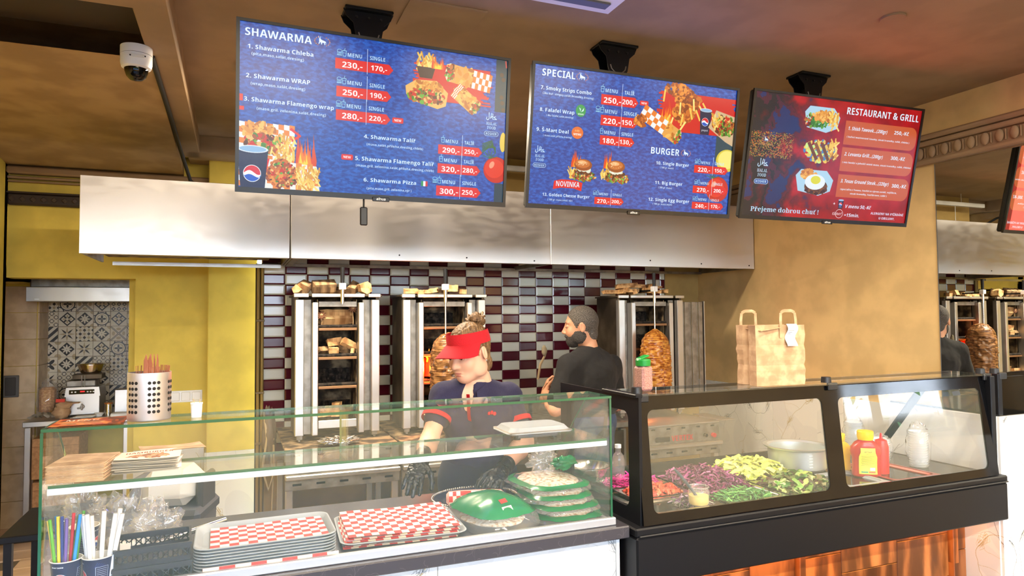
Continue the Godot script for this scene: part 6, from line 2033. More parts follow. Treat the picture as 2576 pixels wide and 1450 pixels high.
func pan(label: String, x0: float, x1: float, z0: float, z1: float, y: float, m: Material, depth := 0.07) -> void:
	var t := thing("food_pan", label, "pan", V((x0 + x1) / 2, y, (z0 + z1) / 2), 0.0, "steel food pans in the salad case")
	var w := x1 - x0
	var d := z1 - z0
	put("rim", mb().frame(-w / 2, w / 2, -d / 2, d / 2, -w / 2 + 0.016, w / 2 - 0.016, -d / 2 + 0.016, d / 2 - 0.016, -0.002, 0.002, 0.03), m, t).transform = Transform3D(Basis(V(1, 0, 0), V(0, 0, -1), V(0, 1, 0)), Vector3())
	var rows := []
	for q in [[0.017, 0.0], [0.024, -0.01], [0.03, -depth], [0.05, -depth - 0.004]]:
		var row := []
		for k in 4:
			for i in 5:
				var an := PI / 2 * (k + i / 4.0)
				var a: float = w / 2 - q[0]
				var b: float = d / 2 - q[0]
				row.append(V([a - 0.028, -a + 0.028, -a + 0.028, a - 0.028][k] + 0.028 * cos(an), q[1], ([b - 0.028, b - 0.028, -b + 0.028, -b + 0.028][k] + 0.028 * sin(an))))
		rows.append(row)
	var bowl := mb().grid(rows, true, false)
	bowl.fan(rows[3], V(0, -depth - 0.004, 0), Vector3.UP)
	put("well", bowl, m, t)

func salad_bar() -> void:
	var t := thing("salad_case", "black refrigerated salad case with glossy black-bordered glass and two windows", "display case", V(0, 0, 0))
	var x0 := 0.985
	var x1 := 2.85
	# front glass: black border printed round two windows, leaning forward at the foot
	var fr := t
	var m := mb()
	m.at(V(0, 0.89, 3.048), Basis(V(1, 0, 0), -0.1))
	m.frame(x0, 1.89, 0.0, 0.445, 1.03, 1.85, 0.035, 0.393, -0.008, 0.0, 0.025)
	m.frame(1.89, x1, 0.0, 0.445, 1.935, 2.79, 0.035, 0.39, -0.008, 0.0, 0.025)
	put("black_border", m, M.black_gloss, fr)
	for q in [[1.025, 1.855], [1.93, 2.795]]:
		put("window_glass", mb().at(V(0, 0.89, 3.048), Basis(V(1, 0, 0), -0.1)).box(V((q[0] + q[1]) / 2, 0.213, -0.004), V(q[1] - q[0], 0.37, 0.005)), M.glass, fr)
	# left end: black frame round a window
	var e := mb().at(V(x0, 0, 0), Basis(V(0, 0, -1), V(0, 1, 0), V(1, 0, 0)))
	e.frame(-3.035, -2.42, 0.885, 1.33, -2.965, -2.52, 0.935, 1.275, -0.006, 0.006, 0.03)
	put("end_border", e, M.black_metal, t)
	put("end_glass", mb().box(V(x0, 1.105, 2.74), V(0.005, 0.36, 0.46)), M.glass, t)
	put("right_end_glass", mb().box(V(x1, 1.105, 2.76), V(0.006, 0.42, 0.48)), M.glass, t)
	put("right_end_post", mb().box(V(x1 + 0.0, 1.11, 3.02), V(0.03, 0.44, 0.03), 0.003), M.black_metal, t)
	# top glass with corner clamps
	put("top_glass", mb().box(V((x0 + x1) / 2, 1.336, 2.925), V(x1 - x0, 0.008, 0.19)), M.glass, t)
	put("top_border", mb().box(V((x0 + x1) / 2, 1.3305, 3.0), V(x1 - x0, 0.004, 0.035)), M.black_gloss, t)
	put("top_rail", mb().box(V(x0, 1.334, 2.91), V(0.03, 0.014, 0.24), 0.003).box(V((x0 + x1) / 2, 1.332, 2.825), V(x1 - x0, 0.012, 0.012), 0.003), M.black_metal, t)
	for x in [1.0, 1.897, 2.835]:
		put("clamp", mb().cyl(V(x, 1.34, 2.99), V(x, 1.362, 2.99), 0.02, 0.018, 18).box(V(x + 0.008, 1.325, 3.012), V(0.05, 0.03, 0.014), 0.003), M.black_plastic, t)
	var top := V(2.52, 1.31, 2.96)
	var foot := V(2.77, 0.92, 2.5)
	put("diagonal_brace", mb().at((top + foot) / 2, Basis.looking_at((foot - top).normalized(), V(1, 0, 0.3).normalized())).box(V(0, 0, 0), V(0.012, 0.045, top.distance_to(foot)), 0.003), M.black_plastic, t)
	# body
	put("ledge", mb().box(V((x0 + x1) / 2, 0.872, 2.73), V(x1 - x0 + 0.08, 0.03, 0.66), 0.005), M.black_metal, t)
	put("body", mb().box(V((x0 + x1) / 2 - 0.005, 0.775, 2.74), V(x1 - x0 + 0.07, 0.165, 0.65), 0.006), M.black_metal, t)
	put("step_rail", mb().box(V((x0 + x1) / 2, 0.862, 3.066), V(x1 - x0 + 0.06, 0.006, 0.008), 0.002), M.black_plastic, t)
	put("deck", mb().box(V(1.93, 0.889, 2.69), V(1.8, 0.006, 0.62)), M.black_gloss, t)
	put("rear_upstand", mb().box(V(1.93, 0.91, 2.385), V(1.8, 0.05, 0.012)), M.black_metal, t)
	put("lip", mb().box(V(1.93, 0.897, 3.0), V(1.78, 0.012, 0.012), 0.002), M.bright_steel, t)
	put("led_strip", mb().box(V(2.0, 0.689, 2.92), V(1.7, 0.006, 0.02)), mat(Color(1, 0.7, 0.35), 0.5, 0.0, {"emission_enabled": true, "emission": Color(1.0, 0.62, 0.25), "emission_energy_multiplier": 4.0}), t)
	var a := AreaLight3D.new()
	a.name = "strip_light"
	a.area_size = Vector2(1.7, 0.04)
	a.light_energy = 0.35
	a.light_color = Color(1.0, 0.66, 0.3)
	a.position = V(2.0, 0.683, 2.92)
	a.rotation_degrees = V(-90, 0, 0)
	a.shadow_enabled = true
	a.area_range = 6.0
	a.area_attenuation = 2.0
	t.add_child(a)
	# wooden base: blocks of planks between battens
	var w := thing("plank_base", "walnut-look plank base with upright battens under the black salad case", "counter base", V(0, 0, 2.84))
	put("core", mb().box(V(2.1, 0.34, -0.13), V(2.1, 0.68, 0.2)), M.grout, w)
	var wm := []
	for k in 4:
		var mm: StandardMaterial3D = M.walnut.duplicate()
		mm.albedo_color = [Color(1, 1, 1), Color(0.8, 0.76, 0.72), Color(1.0, 0.9, 0.78), Color(0.88, 0.82, 0.8)][k]
		mm.uv1_offset = V(k * 0.37, k * 0.21, 0)
		wm.append(mm)
	var xs := [1.05, 1.33, 1.62, 1.86, 2.12, 2.46, 2.8, 3.15]
	for i in xs.size() - 1:
		for r in 4:
			var y1 := 0.69 - r * 0.2 + (0.09 if i % 2 else 0.0)
			var y0 := maxf(y1 - 0.2, 0.0)
			y1 = minf(y1, 0.69)
			if y1 - y0 < 0.03: continue
			put("plank_block", mb().box(V((xs[i] + xs[i + 1]) / 2, (y0 + y1) / 2, -0.018), V(xs[i + 1] - xs[i] - 0.002, y1 - y0 - 0.002, 0.03), 0.002), wm[(i * 3 + r) % 4], w)
	for x in [1.345, 1.875, 2.81]:
		put("batten", mb().box(V(x, 0.345, 0.006), V(0.034, 0.688, 0.04), 0.003), wm[2], w)
	put("foot_step", mb().box(V(2.55, 0.3, 0.1), V(0.5, 0.03, 0.2), 0.004), wm[2], w)
	# pans
	var y := 0.9
	pan("steel pan of pickled pink radish at the left back of the salad case", 1.12, 1.395, 2.43, 2.6, y, M.bright_steel)
	pan("steel pan of chopped tomato at the left of the salad case", 1.12, 1.395, 2.615, 2.775, y, M.bright_steel)
	pan("steel pan with red onion and olives at the left front of the salad case", 1.06, 1.39, 2.79, 2.975, y, M.bright_steel, 0.05)
	pan("long steel pan shared by red cabbage and rocket", 1.415, 1.705, 2.47, 2.975, y, M.bright_steel)
	pan("steel pan of pale shredded iceberg lettuce at the back of the salad case", 1.72, 2.005, 2.43, 2.715, y, M.bright_steel)
	pan("steel pan of mixed green leaves before the iceberg lettuce", 1.72, 2.005, 2.73, 2.975, y, M.bright_steel)
	pan("grey plastic pan in front of the ketchup bottle", 2.03, 2.27, 2.74, 2.97, y, M.tray_grey, 0.03)
	pan("empty steel pan with a red reflection painted in at the right of the salad case", 2.3, 2.58, 2.64, 2.975, y, mat(S(176, 84, 78), 0.3, 0.6), 0.04)  # red reflection put into the steel colour
	heap("pickled_radish", "bright pink pickled radish shreds at the left back", "vegetables", V(1.26, y - 0.02, 2.52), V(0.115, 0.05, 0.065), [S(226, 20, 150), S(240, 60, 170), S(190, 10, 120)], 260, V(0.035, 0.002, 0.006), 0.5, 1)
	heap("chopped_tomato", "orange-red chopped tomato pieces in the left pan", "vegetables", V(1.26, y - 0.025, 2.695), V(0.115, 0.05, 0.06), [S(232, 92, 60), S(214, 60, 40), S(240, 130, 90)], 240, V(0.03, 0.008, 0.014), 0.6, 2)
	heap("red_onion", "purple red onion rings heaped in the left front pan", "vegetables", V(1.3, y - 0.04, 2.87), V(0.055, 0.06, 0.05), [S(110, 60, 110), S(200, 180, 196), S(86, 40, 80), S(60, 100, 40)], 150, V(0.04, 0.003, 0.006), 0.9, 3)
	heap("sliced_olives", "brown sliced mushrooms with green herb in the left front pan", "vegetables", V(1.12, y - 0.05, 2.9), V(0.05, 0.035, 0.045), [S(120, 96, 70), S(86, 66, 48), S(170, 150, 120), S(70, 110, 50)], 130, V(0.016, 0.004, 0.012), 0.6, 4)
	heap("red_cabbage", "heap of purple shredded red cabbage in the long pan", "vegetables", V(1.555, y - 0.03, 2.645), V(0.125, 0.085, 0.16), [S(98, 26, 72), S(140, 50, 106), S(64, 14, 50), S(176, 106, 150)], 1000, V(0.042, 0.003, 0.007), 0.7, 5)
	heap("rocket_leaves", "green chopped rocket in the front of the long pan", "vegetables", V(1.545, y - 0.035, 2.885), V(0.12, 0.055, 0.075), [S(70, 140, 70), S(110, 176, 90), S(46, 104, 52)], 600, V(0.045, 0.002, 0.005), 0.6, 6)
	heap("iceberg_lettuce", "heap of pale yellow-green shredded iceberg lettuce", "vegetables", V(1.862, y - 0.02, 2.575), V(0.125, 0.075, 0.125), [S(214, 222, 110), S(186, 206, 80), S(234, 238, 170)], 520, V(0.05, 0.006, 0.02), 0.7, 7)
	heap("mixed_leaves", "heap of mixed green and white salad leaves", "vegetables", V(1.862, y - 0.025, 2.855), V(0.12, 0.07, 0.1), [S(90, 150, 50), S(170, 196, 100), S(50, 104, 36), S(214, 224, 160), S(80, 40, 50)], 480, V(0.045, 0.007, 0.02), 0.8, 8)
	# pot, jar, bottles, cups
	var pot := thing("steel_pot", "big dull aluminium pot with flared rim behind the mixed leaves", "pot", V(2.135, 0.893, 2.585))
	put("wall", mb().lathe([Vector2(0, 0), Vector2(0.115, 0), Vector2(0.128, 0.012), Vector2(0.133, 0.095), Vector2(0.15, 0.102), Vector2(0.153, 0.108), Vector2(0.135, 0.108), Vector2(0.126, 0.1), Vector2(0.12, 0.016), Vector2(0, 0.01)], 44), mat(S(196, 204, 204), 0.42, 0.75), pot)
	for i in 5: put("scale_mark", mb().box(V(-0.045, 0.03 + i * 0.013, 0.126), V(0.02, 0.002, 0.004)), M.rim_white, pot)
	var jar := thing("glass_jar", "small glass jar of yellow sauce at the front of the salad case", "jar", V(1.305, 0.9, 2.93))
	put("glass", mb().lathe([Vector2(0, 0), Vector2(0.036, 0), Vector2(0.04, 0.008), Vector2(0.04, 0.052), Vector2(0.035, 0.06), Vector2(0.037, 0.066), Vector2(0.037, 0.07)], 28), M.film, jar)
	put("sauce", mb().lathe([Vector2(0, 0.004), Vector2(0.034, 0.004), Vector2(0.037, 0.01), Vector2(0.037, 0.036), Vector2(0, 0.036)], 24), mat(S(214, 186, 90), 0.3), jar)
	put("ring", mb().tube(range(25).map(func(i): return V(0.038 * cos(TAU * i / 24), 0.068, 0.038 * sin(TAU * i / 24))), 0.0022, 6, false), M.film, jar)
	solo("dark_spoon", mb().tube([V(0.0, 0.02, 0.0), V(-0.03, 0.06, -0.004), V(-0.08, 0.12, -0.01), V(-0.1, 0.14, -0.012)], [0.006, 0.005, 0.006, 0.004], 10), mat(S(50, 66, 80), 0.35), "dark blue-grey spoon handle leaning out of the sauce jar", "spoon", "", V(1.305, 0.9, 2.93))
	bottle("big red ketchup squeeze bottle with yellow cap and yellow label", V(2.285, 0.893, 2.835), 1.0, S(176, 20, 26), S(246, 206, 30), true)
	bottle("yellow mustard bottle half hidden behind the ketchup", V(2.272, 0.893, 2.7), 0.84, S(240, 196, 20), S(246, 206, 30), false)
	var sq := thing("squeeze_bottle", "slim red squeeze bottle right of the ketchup", "bottle", V(2.4, 0.893, 2.82), 0.0)
	put("body", mb().lathe([Vector2(0, 0), Vector2(0.03, 0), Vector2(0.031, 0.12), Vector2(0.026, 0.135), Vector2(0, 0.135)], 28), mat(S(214, 26, 34), 0.35), sq)
	put("nozzle", mb().lathe([Vector2(0.026, 0.135), Vector2(0.024, 0.148), Vector2(0.007, 0.156), Vector2(0.004, 0.18), Vector2(0, 0.18)], 20), mat(S(226, 30, 40), 0.35), sq)
	var cl := [["shorter bag of stacked clear plastic cups left of centre in the right window", V(2.62, 0.893, 2.63), 0.11, 0.046], ["tall bag of stacked clear plastic cups farthest right in the right window", V(2.68, 0.893, 2.79), 0.175, 0.042], ["tall stack of clear plastic cups behind the ketchup", V(2.64, 0.893, 2.46), 0.17, 0.042]]
	for q in cl:
		var s := thing("cup_stack", q[0], "cups", q[1], 0.0, "bagged stacks of clear plastic cups")
		var st := mb()
		var n := int(q[2] / 0.011)
		for i in n: st.lathe([Vector2(q[3] * 0.86, i * 0.011), Vector2(q[3] * 0.98, i * 0.011 + 0.009), Vector2(q[3], i * 0.011 + 0.011)], 24)
		put("cups", st, mat(S(226, 232, 232), 0.25, 0.0, {"backlight_enabled": true, "backlight": Color(0.7, 0.7, 0.7)}), s)
		put("bag", mb().blob(V(0, q[2] * 0.54, 0), V(q[3] * 1.25, q[2] * 0.66, q[3] * 1.25), 0.2, 3.0, 4, 30, 20), M.film, s)
	# what stands on the top glass: spice jar, takeaway bag with receipt
	var sp := thing("spice_jar", "square clear jar of red spice with green flip lid on the salad case", "jar", V(1.068, 1.3405, 2.93), 0.2)
	put("spice", mb().box(V(0, 0.045, 0), V(0.05, 0.088, 0.05), 0.006), tri(tex(noise_tex(S(120, 52, 40), S(190, 120, 104), 0.1, 71, 128), 0.6), V(12, 12, 12), false), sp)
	put("glass", mb().box(V(0, 0.046, 0), V(0.056, 0.092, 0.056), 0.009), M.film, sp)
	put("lid", mb().lathe([Vector2(0, 0.092), Vector2(0.027, 0.092), Vector2(0.028, 0.112), Vector2(0.024, 0.117), Vector2(0, 0.118)], 28), mat(S(20, 132, 50), 0.35), sp)
	put("flap", mb().at(V(0, 0.118, 0), turned(0, 0, 16)).box(V(0.0, 0.005, 0), V(0.046, 0.006, 0.03), 0.003), mat(S(24, 140, 54), 0.35), sp)
	paper_bag_with_receipt()
	mirror_stand_in()

func bottle(label: String, pos: Vector3, k: float, c: Color, cap: Color, with_label: bool) -> void:
	var t := thing("sauce_bottle", label, "bottle", pos, -0.6)
	t.scale = Vector3.ONE * k
	var prof := [[0.0, 0.0], [0.05, 0.0], [0.054, 0.008], [0.05, 0.05], [0.052, 0.085], [0.058, 0.11], [0.055, 0.13], [0.04, 0.15], [0.026, 0.16], [0.026, 0.168], [0.0, 0.168]]
	var rows := []
	for q in prof:
		var row := []
		for j in 36:
			var an := -TAU * j / 36
			var cx := signf(cos(an)) * pow(absf(cos(an)), 0.8)
			var sx := signf(sin(an)) * pow(absf(sin(an)), 0.8)
			row.append(V(q[0] * cx * 1.12, q[1], q[0] * sx * (0.62 if q[1] < 0.15 else 0.95)))
		rows.append(row)
	put("body", mb().grid(rows, true), mat(c, 0.25), t)
	put("cap", mb().lathe([Vector2(0, 0.162), Vector2(0.031, 0.162), Vector2(0.034, 0.175), Vector2(0.034, 0.198), Vector2(0.031, 0.202), Vector2(0, 0.203)], 30), mat(cap, 0.35), t)
	if with_label:
		var p := Print.new(160, 224, S(232, 220, 70))
		p.text("KETCHUP", 80, 40, 12, S(60, 60, 30), 76, "Droid Sans", true, 0, true)
		p.text("JEMNÝ", 80, 58, 9, S(90, 90, 40), 40, "Droid Sans", false, 0, true)
		for i in 10: p.rect(18 + (i % 3) * 3, 68 + i * 9, 120 - (i * 13) % 30, 3, S(120, 120, 60))
		p.rect(96, 168, 46, 26, S(210, 214, 206)); p.rect(18, 200, 60, 14, S(60, 140, 90)); p.rect(84, 200, 60, 14, S(210, 90, 50))
		var lab := []
		for i in 7:
			var row := []
			for j in 9:
				var x := (j / 8.0 - 0.5) * (0.074 if i < 5 else 0.06)
				var prof_w: float = [0.0565, 0.053, 0.0535, 0.056, 0.0605, 0.0625, 0.06][i] * 1.0
				var u := clampf(absf(x) / (prof_w * 1.12), 0, 0.98)
				row.append(V(x, 0.016 + i * 0.019, prof_w * 0.62 * pow(1.0 - pow(u, 2.5), 0.4) + 0.0012))
			lab.append(row)
		put("label", mb().grid(lab), tex(p.done(), 0.4), t)

func paper_bag_with_receipt() -> void:
	var t := thing("takeaway_bag", "creased brown paper carrier bag with two handles standing on the salad case", "paper bag", V(1.655, 1.3405, 2.945), -0.1)
	var fn := FastNoiseLite.new()
	fn.seed = 5
	fn.frequency = 9.0
	var w := 0.112
	var d := 0.062
	var hgt := 0.235
	var rows := []
	var pts := [V(-w, 0, d), V(-w * 0.5, 0, d), V(0, 0, d), V(w * 0.5, 0, d), V(w, 0, d), V(w, 0, d * 0.33), V(w * 0.97, 0, 0), V(w, 0, -d * 0.33), V(w, 0, -d), V(w * 0.5, 0, -d), V(0, 0, -d), V(-w * 0.5, 0, -d), V(-w, 0, -d), V(-w, 0, -d * 0.33), V(-w * 0.9, 0, 0), V(-w, 0, d * 0.33)]
	var m := mb()
	for i in 13:
		var row := []
		for j in pts.size():
			var q: Vector3 = pts[j]
			var y := hgt * i / 12.0
			var n := fn.get_noise_3d(q.x * 6, y * 5, q.z * 6)
			var crease := -0.0025 if i in [4, 8] else 0.0
			row.append(V(q.x * (1.0 + 0.02 * (i / 12.0)), y, q.z) + V(q.x / w, 0, q.z / d) * (0.004 * n + crease))
		rows.append(row)
	for i in 12:
		for j in pts.size():
			var k := (j + 1) % pts.size()
			m.quad(rows[i][j], rows[i][k], rows[i + 1][k], rows[i + 1][j])
	m.fan(rows[0], V(0, 0, 0), V(0, -1, 0))
	put("bag", m, M.kraft, t)
	put("folded_mouth", mb().box(V(-0.03, hgt - 0.006, 0.0), V(0.1, 0.003, 0.09), 0.001), M.kraft, t).rotation = V(0.1, 0.1, 0.12)
	for s in [1, -1]:
		var loop := [V(-0.035, hgt - 0.05, s * (d + 0.002)), V(-0.035, hgt + 0.02, s * (d + 0.002)), V(-0.032, hgt + 0.048, s * d), V(-0.018, hgt + 0.056, s * d), V(0.018, hgt + 0.056, s * d), V(0.032, hgt + 0.048, s * d), V(0.035, hgt + 0.02, s * (d + 0.002)), V(0.035, hgt - 0.05, s * (d + 0.002))]
		var h := mb()
		for i in loop.size() - 1:
			var a: Vector3 = loop[i]
			var b: Vector3 = loop[i + 1]
			var o := (b - a).normalized().cross(V(0, 0, 1)) * 0.006
			var z := V(0, 0, 0.0012)
			h.quad(a - o + z, b - o + z, b + o + z, a + o + z); h.quad(b - o - z, a - o - z, a + o - z, b + o - z)
			h.quad(a + o + z, b + o + z, b + o - z, a + o - z); h.quad(b - o + z, a - o + z, a - o - z, b - o - z)
		var hn := put("handle", h, M.kraft, t)
		hn.position.x = 0.035 * s + (0.0 if s > 0 else -0.02)
	var p := Print.new(128, 256, S(236, 240, 244))
	p.text("2243", 64, 40, 14, S(40, 40, 46), 34, "Droid Sans", true, 0, true)
	for q in [[10, 74, 60], [10, 94, 44], [10, 114, 36]]:
		p.rect(q[0], q[1], 6, 7, S(50, 50, 56)); p.rect(q[0] + 12, q[1], q[2], 5, S(120, 124, 130))
	for i in 9: p.rect(22, 138 + i * 11, 30 + (i * 23) % 46, 3, S(120, 124, 130))
	for i in 3: p.rect(102, 138 + i * 33, 18, 3, S(120, 124, 130))
	p.rect(22, 240, 70, 4, S(60, 60, 66))
	var rc := []
	for i in 12:
		var y := hgt + 0.004 - i * 0.0078
		var z := d + 0.008 + 0.006 * sin(i * 0.75)
		var x := 0.022 + 0.004 * sin(i * 0.6)
		rc.append([V(x, y, z), V(x + 0.045, y, z + 0.002)])
	rc.reverse()
	var back := rc.map(func(r): return r.map(func(v): return v - V(0, 0, 0.0006)))
	var rec := put("receipt", mb().grid(rc).grid(back, false, true), tex(p.done(), 0.6), t)
	rec.set_meta("label", "white printed receipt hanging over the bag's edge")

func mirror_stand_in() -> void:
	# made-up counter standing for the wall marble and the mirror image above it
	var t := thing("marble_mirror_stand_in", "made-up marble counter standing for wall marble and the mirror above at the picture's right edge", "counter", V(0, 0, 0))
	put("marble_front", mb().box(V(3.22, 0.57, 3.0), V(0.6, 1.14, 0.03), 0.003), M.marble, t)
	put("marble_end", mb().box(V(2.93, 0.57, 2.72), V(0.03, 1.14, 0.56), 0.003), M.marble, t)
	put("top", mb().box(V(3.24, 1.14, 2.72), V(0.62, 0.02, 0.56), 0.003), M.black_gloss, t)
	put("corner_post", mb().box(V(2.932, 1.24, 3.0), V(0.03, 0.19, 0.03), 0.003), M.black_metal, t)
	put("clamp", mb().cyl(V(2.94, 1.335, 2.985), V(2.94, 1.358, 2.985), 0.02, 0.018, 18).box(V(2.955, 1.325, 3.01), V(0.05, 0.03, 0.014), 0.003), M.black_plastic, t)
	put("front_glass", mb().box(V(3.25, 1.235, 3.0), V(0.6, 0.18, 0.008)), M.dark_glass, t)
	put("top_rail", mb().box(V(3.25, 1.33, 2.99), V(0.62, 0.02, 0.04), 0.003), M.black_gloss, t)

func behind_counter() -> void:
	var b := thing("waste_bin", "grey plastic bin with pale rounded front behind the left of the glass case", "bin", V(-0.585, 0, 1.6), -0.25)
	put("body", mb().prism([Vector2(-0.13, 0.0), Vector2(0.13, 0.0), Vector2(0.15, 0.72), Vector2(-0.15, 0.72)], -0.15, 0.15), M.grey_plastic, b)
	put("lid_frame", mb().box(V(0, 0.75, 0), V(0.33, 0.07, 0.33), 0.02), mat(S(62, 64, 70), 0.5), b)
	put("pale_flap", mb().box(V(0.0, 0.86, -0.02), V(0.23, 0.17, 0.24), 0.05), M.white_plastic, b)
	for s in [-1, 1]: put("lid_arm", mb().box(V(s * 0.14, 0.83, -0.02), V(0.03, 0.16, 0.2), 0.01), mat(S(62, 64, 70), 0.5), b)
	solo("bin_liner", mb().blob(V(0, 0, 0), V(0.15, 0.03, 0.14), 0.6, 2.5, 5, 30, 12), M.black_gloss, "black bin liner edge hanging over the grey bin", "bin liner", "", V(-0.585, 0.66, 1.71))
	# pipes and cords at the left end of the tiled wall
	var p := thing("wall_pipes", "pair of yellow-painted pipes running up the left edge of the tiled wall", "pipes", V(-0.165, 0, 0.02))
	for i in 2:
		put("pipe", mb().cyl(V(-0.012 + i * 0.026, 0, 0), V(-0.012 + i * 0.026, 1.97, 0), 0.011, 0.011, 12), mat(S(150, 124, 60), 0.5), p)
		for y in [0.75, 1.1, 1.6]: put("clip", mb().box(V(-0.012 + i * 0.026, y, 0.0), V(0.03, 0.016, 0.028), 0.003), mat(S(120, 98, 50), 0.5), p)
	put("back_board", mb().box(V(0.0, 1.0, -0.05), V(0.06, 2.0, 0.06)), mat(S(60, 48, 32), 0.8), p)
	solo("hanging_cords", mb().tube([V(0, 0.98, 0.03), V(0.02, 0.8, 0.05), V(-0.01, 0.6, 0.06), V(0.03, 0.46, 0.06), V(0.07, 0.58, 0.05), V(0.06, 0.8, 0.04)], 0.008, 8).tube([V(0.04, 0.8, 0.04), V(0.06, 0.5, 0.05), V(0.05, 0.2, 0.05)], 0.006, 8), mat(S(196, 176, 136), 0.6), "pale looped cords hanging beside the left griddle", "cords", "", V(-0.14, 0, 0.1))
	var rag := mb().blob(V(0, 0, 0), V(0.045, 0.17, 0.04), 0.5, 2.4, 7, 24, 18)
	solo("grey_bag_bundle", rag, mat(S(120, 104, 86), 0.5), "grimy twisted plastic bundle hanging by the pipes left of the grill", "plastic bag", "", V(-0.105, 0.83, 0.12))
	# clear water bottle between the cases
	var wb := thing("water_bottle", "clear plastic bottle standing between the glass case and the black case", "bottle", V(1.21, 0.896, 2.505))
	put("bottle", mb().lathe([Vector2(0, 0), Vector2(0.026, 0), Vector2(0.028, 0.01), Vector2(0.028, 0.1), Vector2(0.02, 0.122), Vector2(0.012, 0.132), Vector2(0.012, 0.15)], 24), M.film, wb)
	put("cap", mb().cyl(V(0, 0.15, 0), V(0, 0.165, 0), 0.014, 0.014, 16), M.rim_white, wb)
	# bread bags on the low shelf behind the left end
	var lt := thing("side_table", "low dark table behind the left end of the glass case", "table", V(-1.0, 0, 1.3))
	put("top", mb().box(V(0, 0.68, 0), V(0.5, 0.03, 0.5), 0.004), M.black_metal, lt)
	for x in [-0.22, 0.22]:
		for z in [-0.22, 0.22]: put("leg", mb().box(V(x, 0.335, z), V(0.03, 0.67, 0.03)), M.black_metal, lt)

func street() -> void:
	# pavement, road and trees outside the shopfront, seen only in reflections
	struct("pavement", mb().box(V(0, -0.1, 14), V(30, 0.1, 10)), mat(S(110, 108, 106), 0.8))
	struct("road", mb().box(V(0, -0.12, 24), V(60, 0.1, 10.5)), mat(S(74, 74, 76), 0.8))
	var lm := mat(S(96, 150, 60), 0.6, 0.0, {"backlight_enabled": true, "backlight": Color(0.45, 0.6, 0.2)})
	for k in 4:
		var t := thing("street_tree", ["leafy street tree outside, farthest left of the shopfront", "leafy street tree outside, left of the shopfront's middle", "leafy street tree outside, right of the shopfront's middle", "leafy street tree outside, farthest right of the shopfront"][k], "tree", V(-6.0 + k * 4.2, 0, 13.5 + (k % 2) * 1.5))
		put("trunk", mb().tube([V(0, -0.05, 0), V(0.05, 1.4, 0), V(0.0, 2.6, 0.05)], [0.14, 0.11, 0.07], 10), mat(S(92, 74, 58), 0.9), t)
		var mm := MultiMesh.new()
		mm.transform_format = MultiMesh.TRANSFORM_3D
		var leaf := mb()
		leaf.quad(V(-0.1, 0, 0), V(0, -0.05, 0.02), V(0.1, 0, 0), V(0, 0.05, 0.02))
		mm.mesh = leaf.mesh()
		mm.instance_count = 1500
		var g := RandomNumberGenerator.new()
		g.seed = 30 + k
		for i in 1500:
			var q := V(g.randfn(), g.randfn(), g.randfn()) * 0.62
			mm.set_instance_transform(i, Transform3D(Basis.from_euler(V(g.randf() * TAU, g.randf() * TAU, g.randf() * TAU)) * g.randf_range(0.8, 1.6), V(0, 3.3, 0) + q * V(1.6, 1.2, 1.6)))
		var o := MultiMeshInstance3D.new()
		o.name = "crown"
		o.multimesh = mm
		o.material_override = lm
		o.set_meta("kind", "stuff")
		t.add_child(o)

# ---- people
# a head in its own axes: x to its left, y up, z forward; returned as one field
func head_field(male: bool) -> Body:
	var b := Body.new(V(-0.1, -0.19, -0.13), V(0.1, 0.14, 0.14), 0.0036)
	b.egg(V(0, 0.025, -0.012), V(0.074, 0.096, 0.096), 0.02)
	b.egg(V(0, -0.045, 0.03), V(0.058 if male else 0.054, 0.074, 0.062), 0.03)
	b.egg(V(0, -0.092, 0.058), V(0.032 if male else 0.026, 0.022, 0.024), 0.03)
	for s in [-1, 1]:
		b.egg(V(s * 0.034, -0.032, 0.062), V(0.024, 0.024, 0.02), 0.025)
		b.egg(V(s * 0.05, -0.07, 0.0), V(0.016, 0.03, 0.036), 0.03)
	b.egg(V(0, 0.026, 0.074), V(0.05, 0.013, 0.014), 0.02)
	for s in [-1, 1]: b.egg(V(s * 0.031, 0.006, 0.094), V(0.017, 0.011, 0.014), 0.012, Basis(), true)
	b.bone(V(0, 0.012, 0.086), V(0, -0.03, 0.106), 0.007, 0.011, 0.014)
	b.egg(V(0, -0.034, 0.106), V(0.011, 0.009, 0.011), 0.008)
	for s in [-1, 1]: b.egg(V(s * 0.011, -0.038, 0.096), V(0.008, 0.007, 0.01), 0.006)
	for s in [-1, 1]: b.egg(V(s * 0.031, 0.004, 0.077), V(0.0155, 0.0115, 0.0115), 0.005)
	b.egg(V(0, -0.064, 0.085), V(0.022, 0.0065, 0.011), 0.006)
	b.egg(V(0, -0.0755, 0.083), V(0.019, 0.0065, 0.011), 0.006)
	b.egg(V(0, -0.0698, 0.0965), V(0.024, 0.0016, 0.009), 0.003, Basis(), true)
	for s in [-1, 1]:
		b.egg(V(s * 0.077, -0.004, -0.012), V(0.008, 0.031, 0.02), 0.006, turned(0, s * 18, s * 6))
		b.egg(V(s * 0.086, -0.002, -0.008), V(0.005, 0.02, 0.011), 0.004, turned(0, s * 18, s * 6), true)
	b.bone(V(0, -0.06, -0.03), V(0, -0.19, -0.05), 0.052 if male else 0.044, 0.058 if male else 0.047, 0.03)
	return b

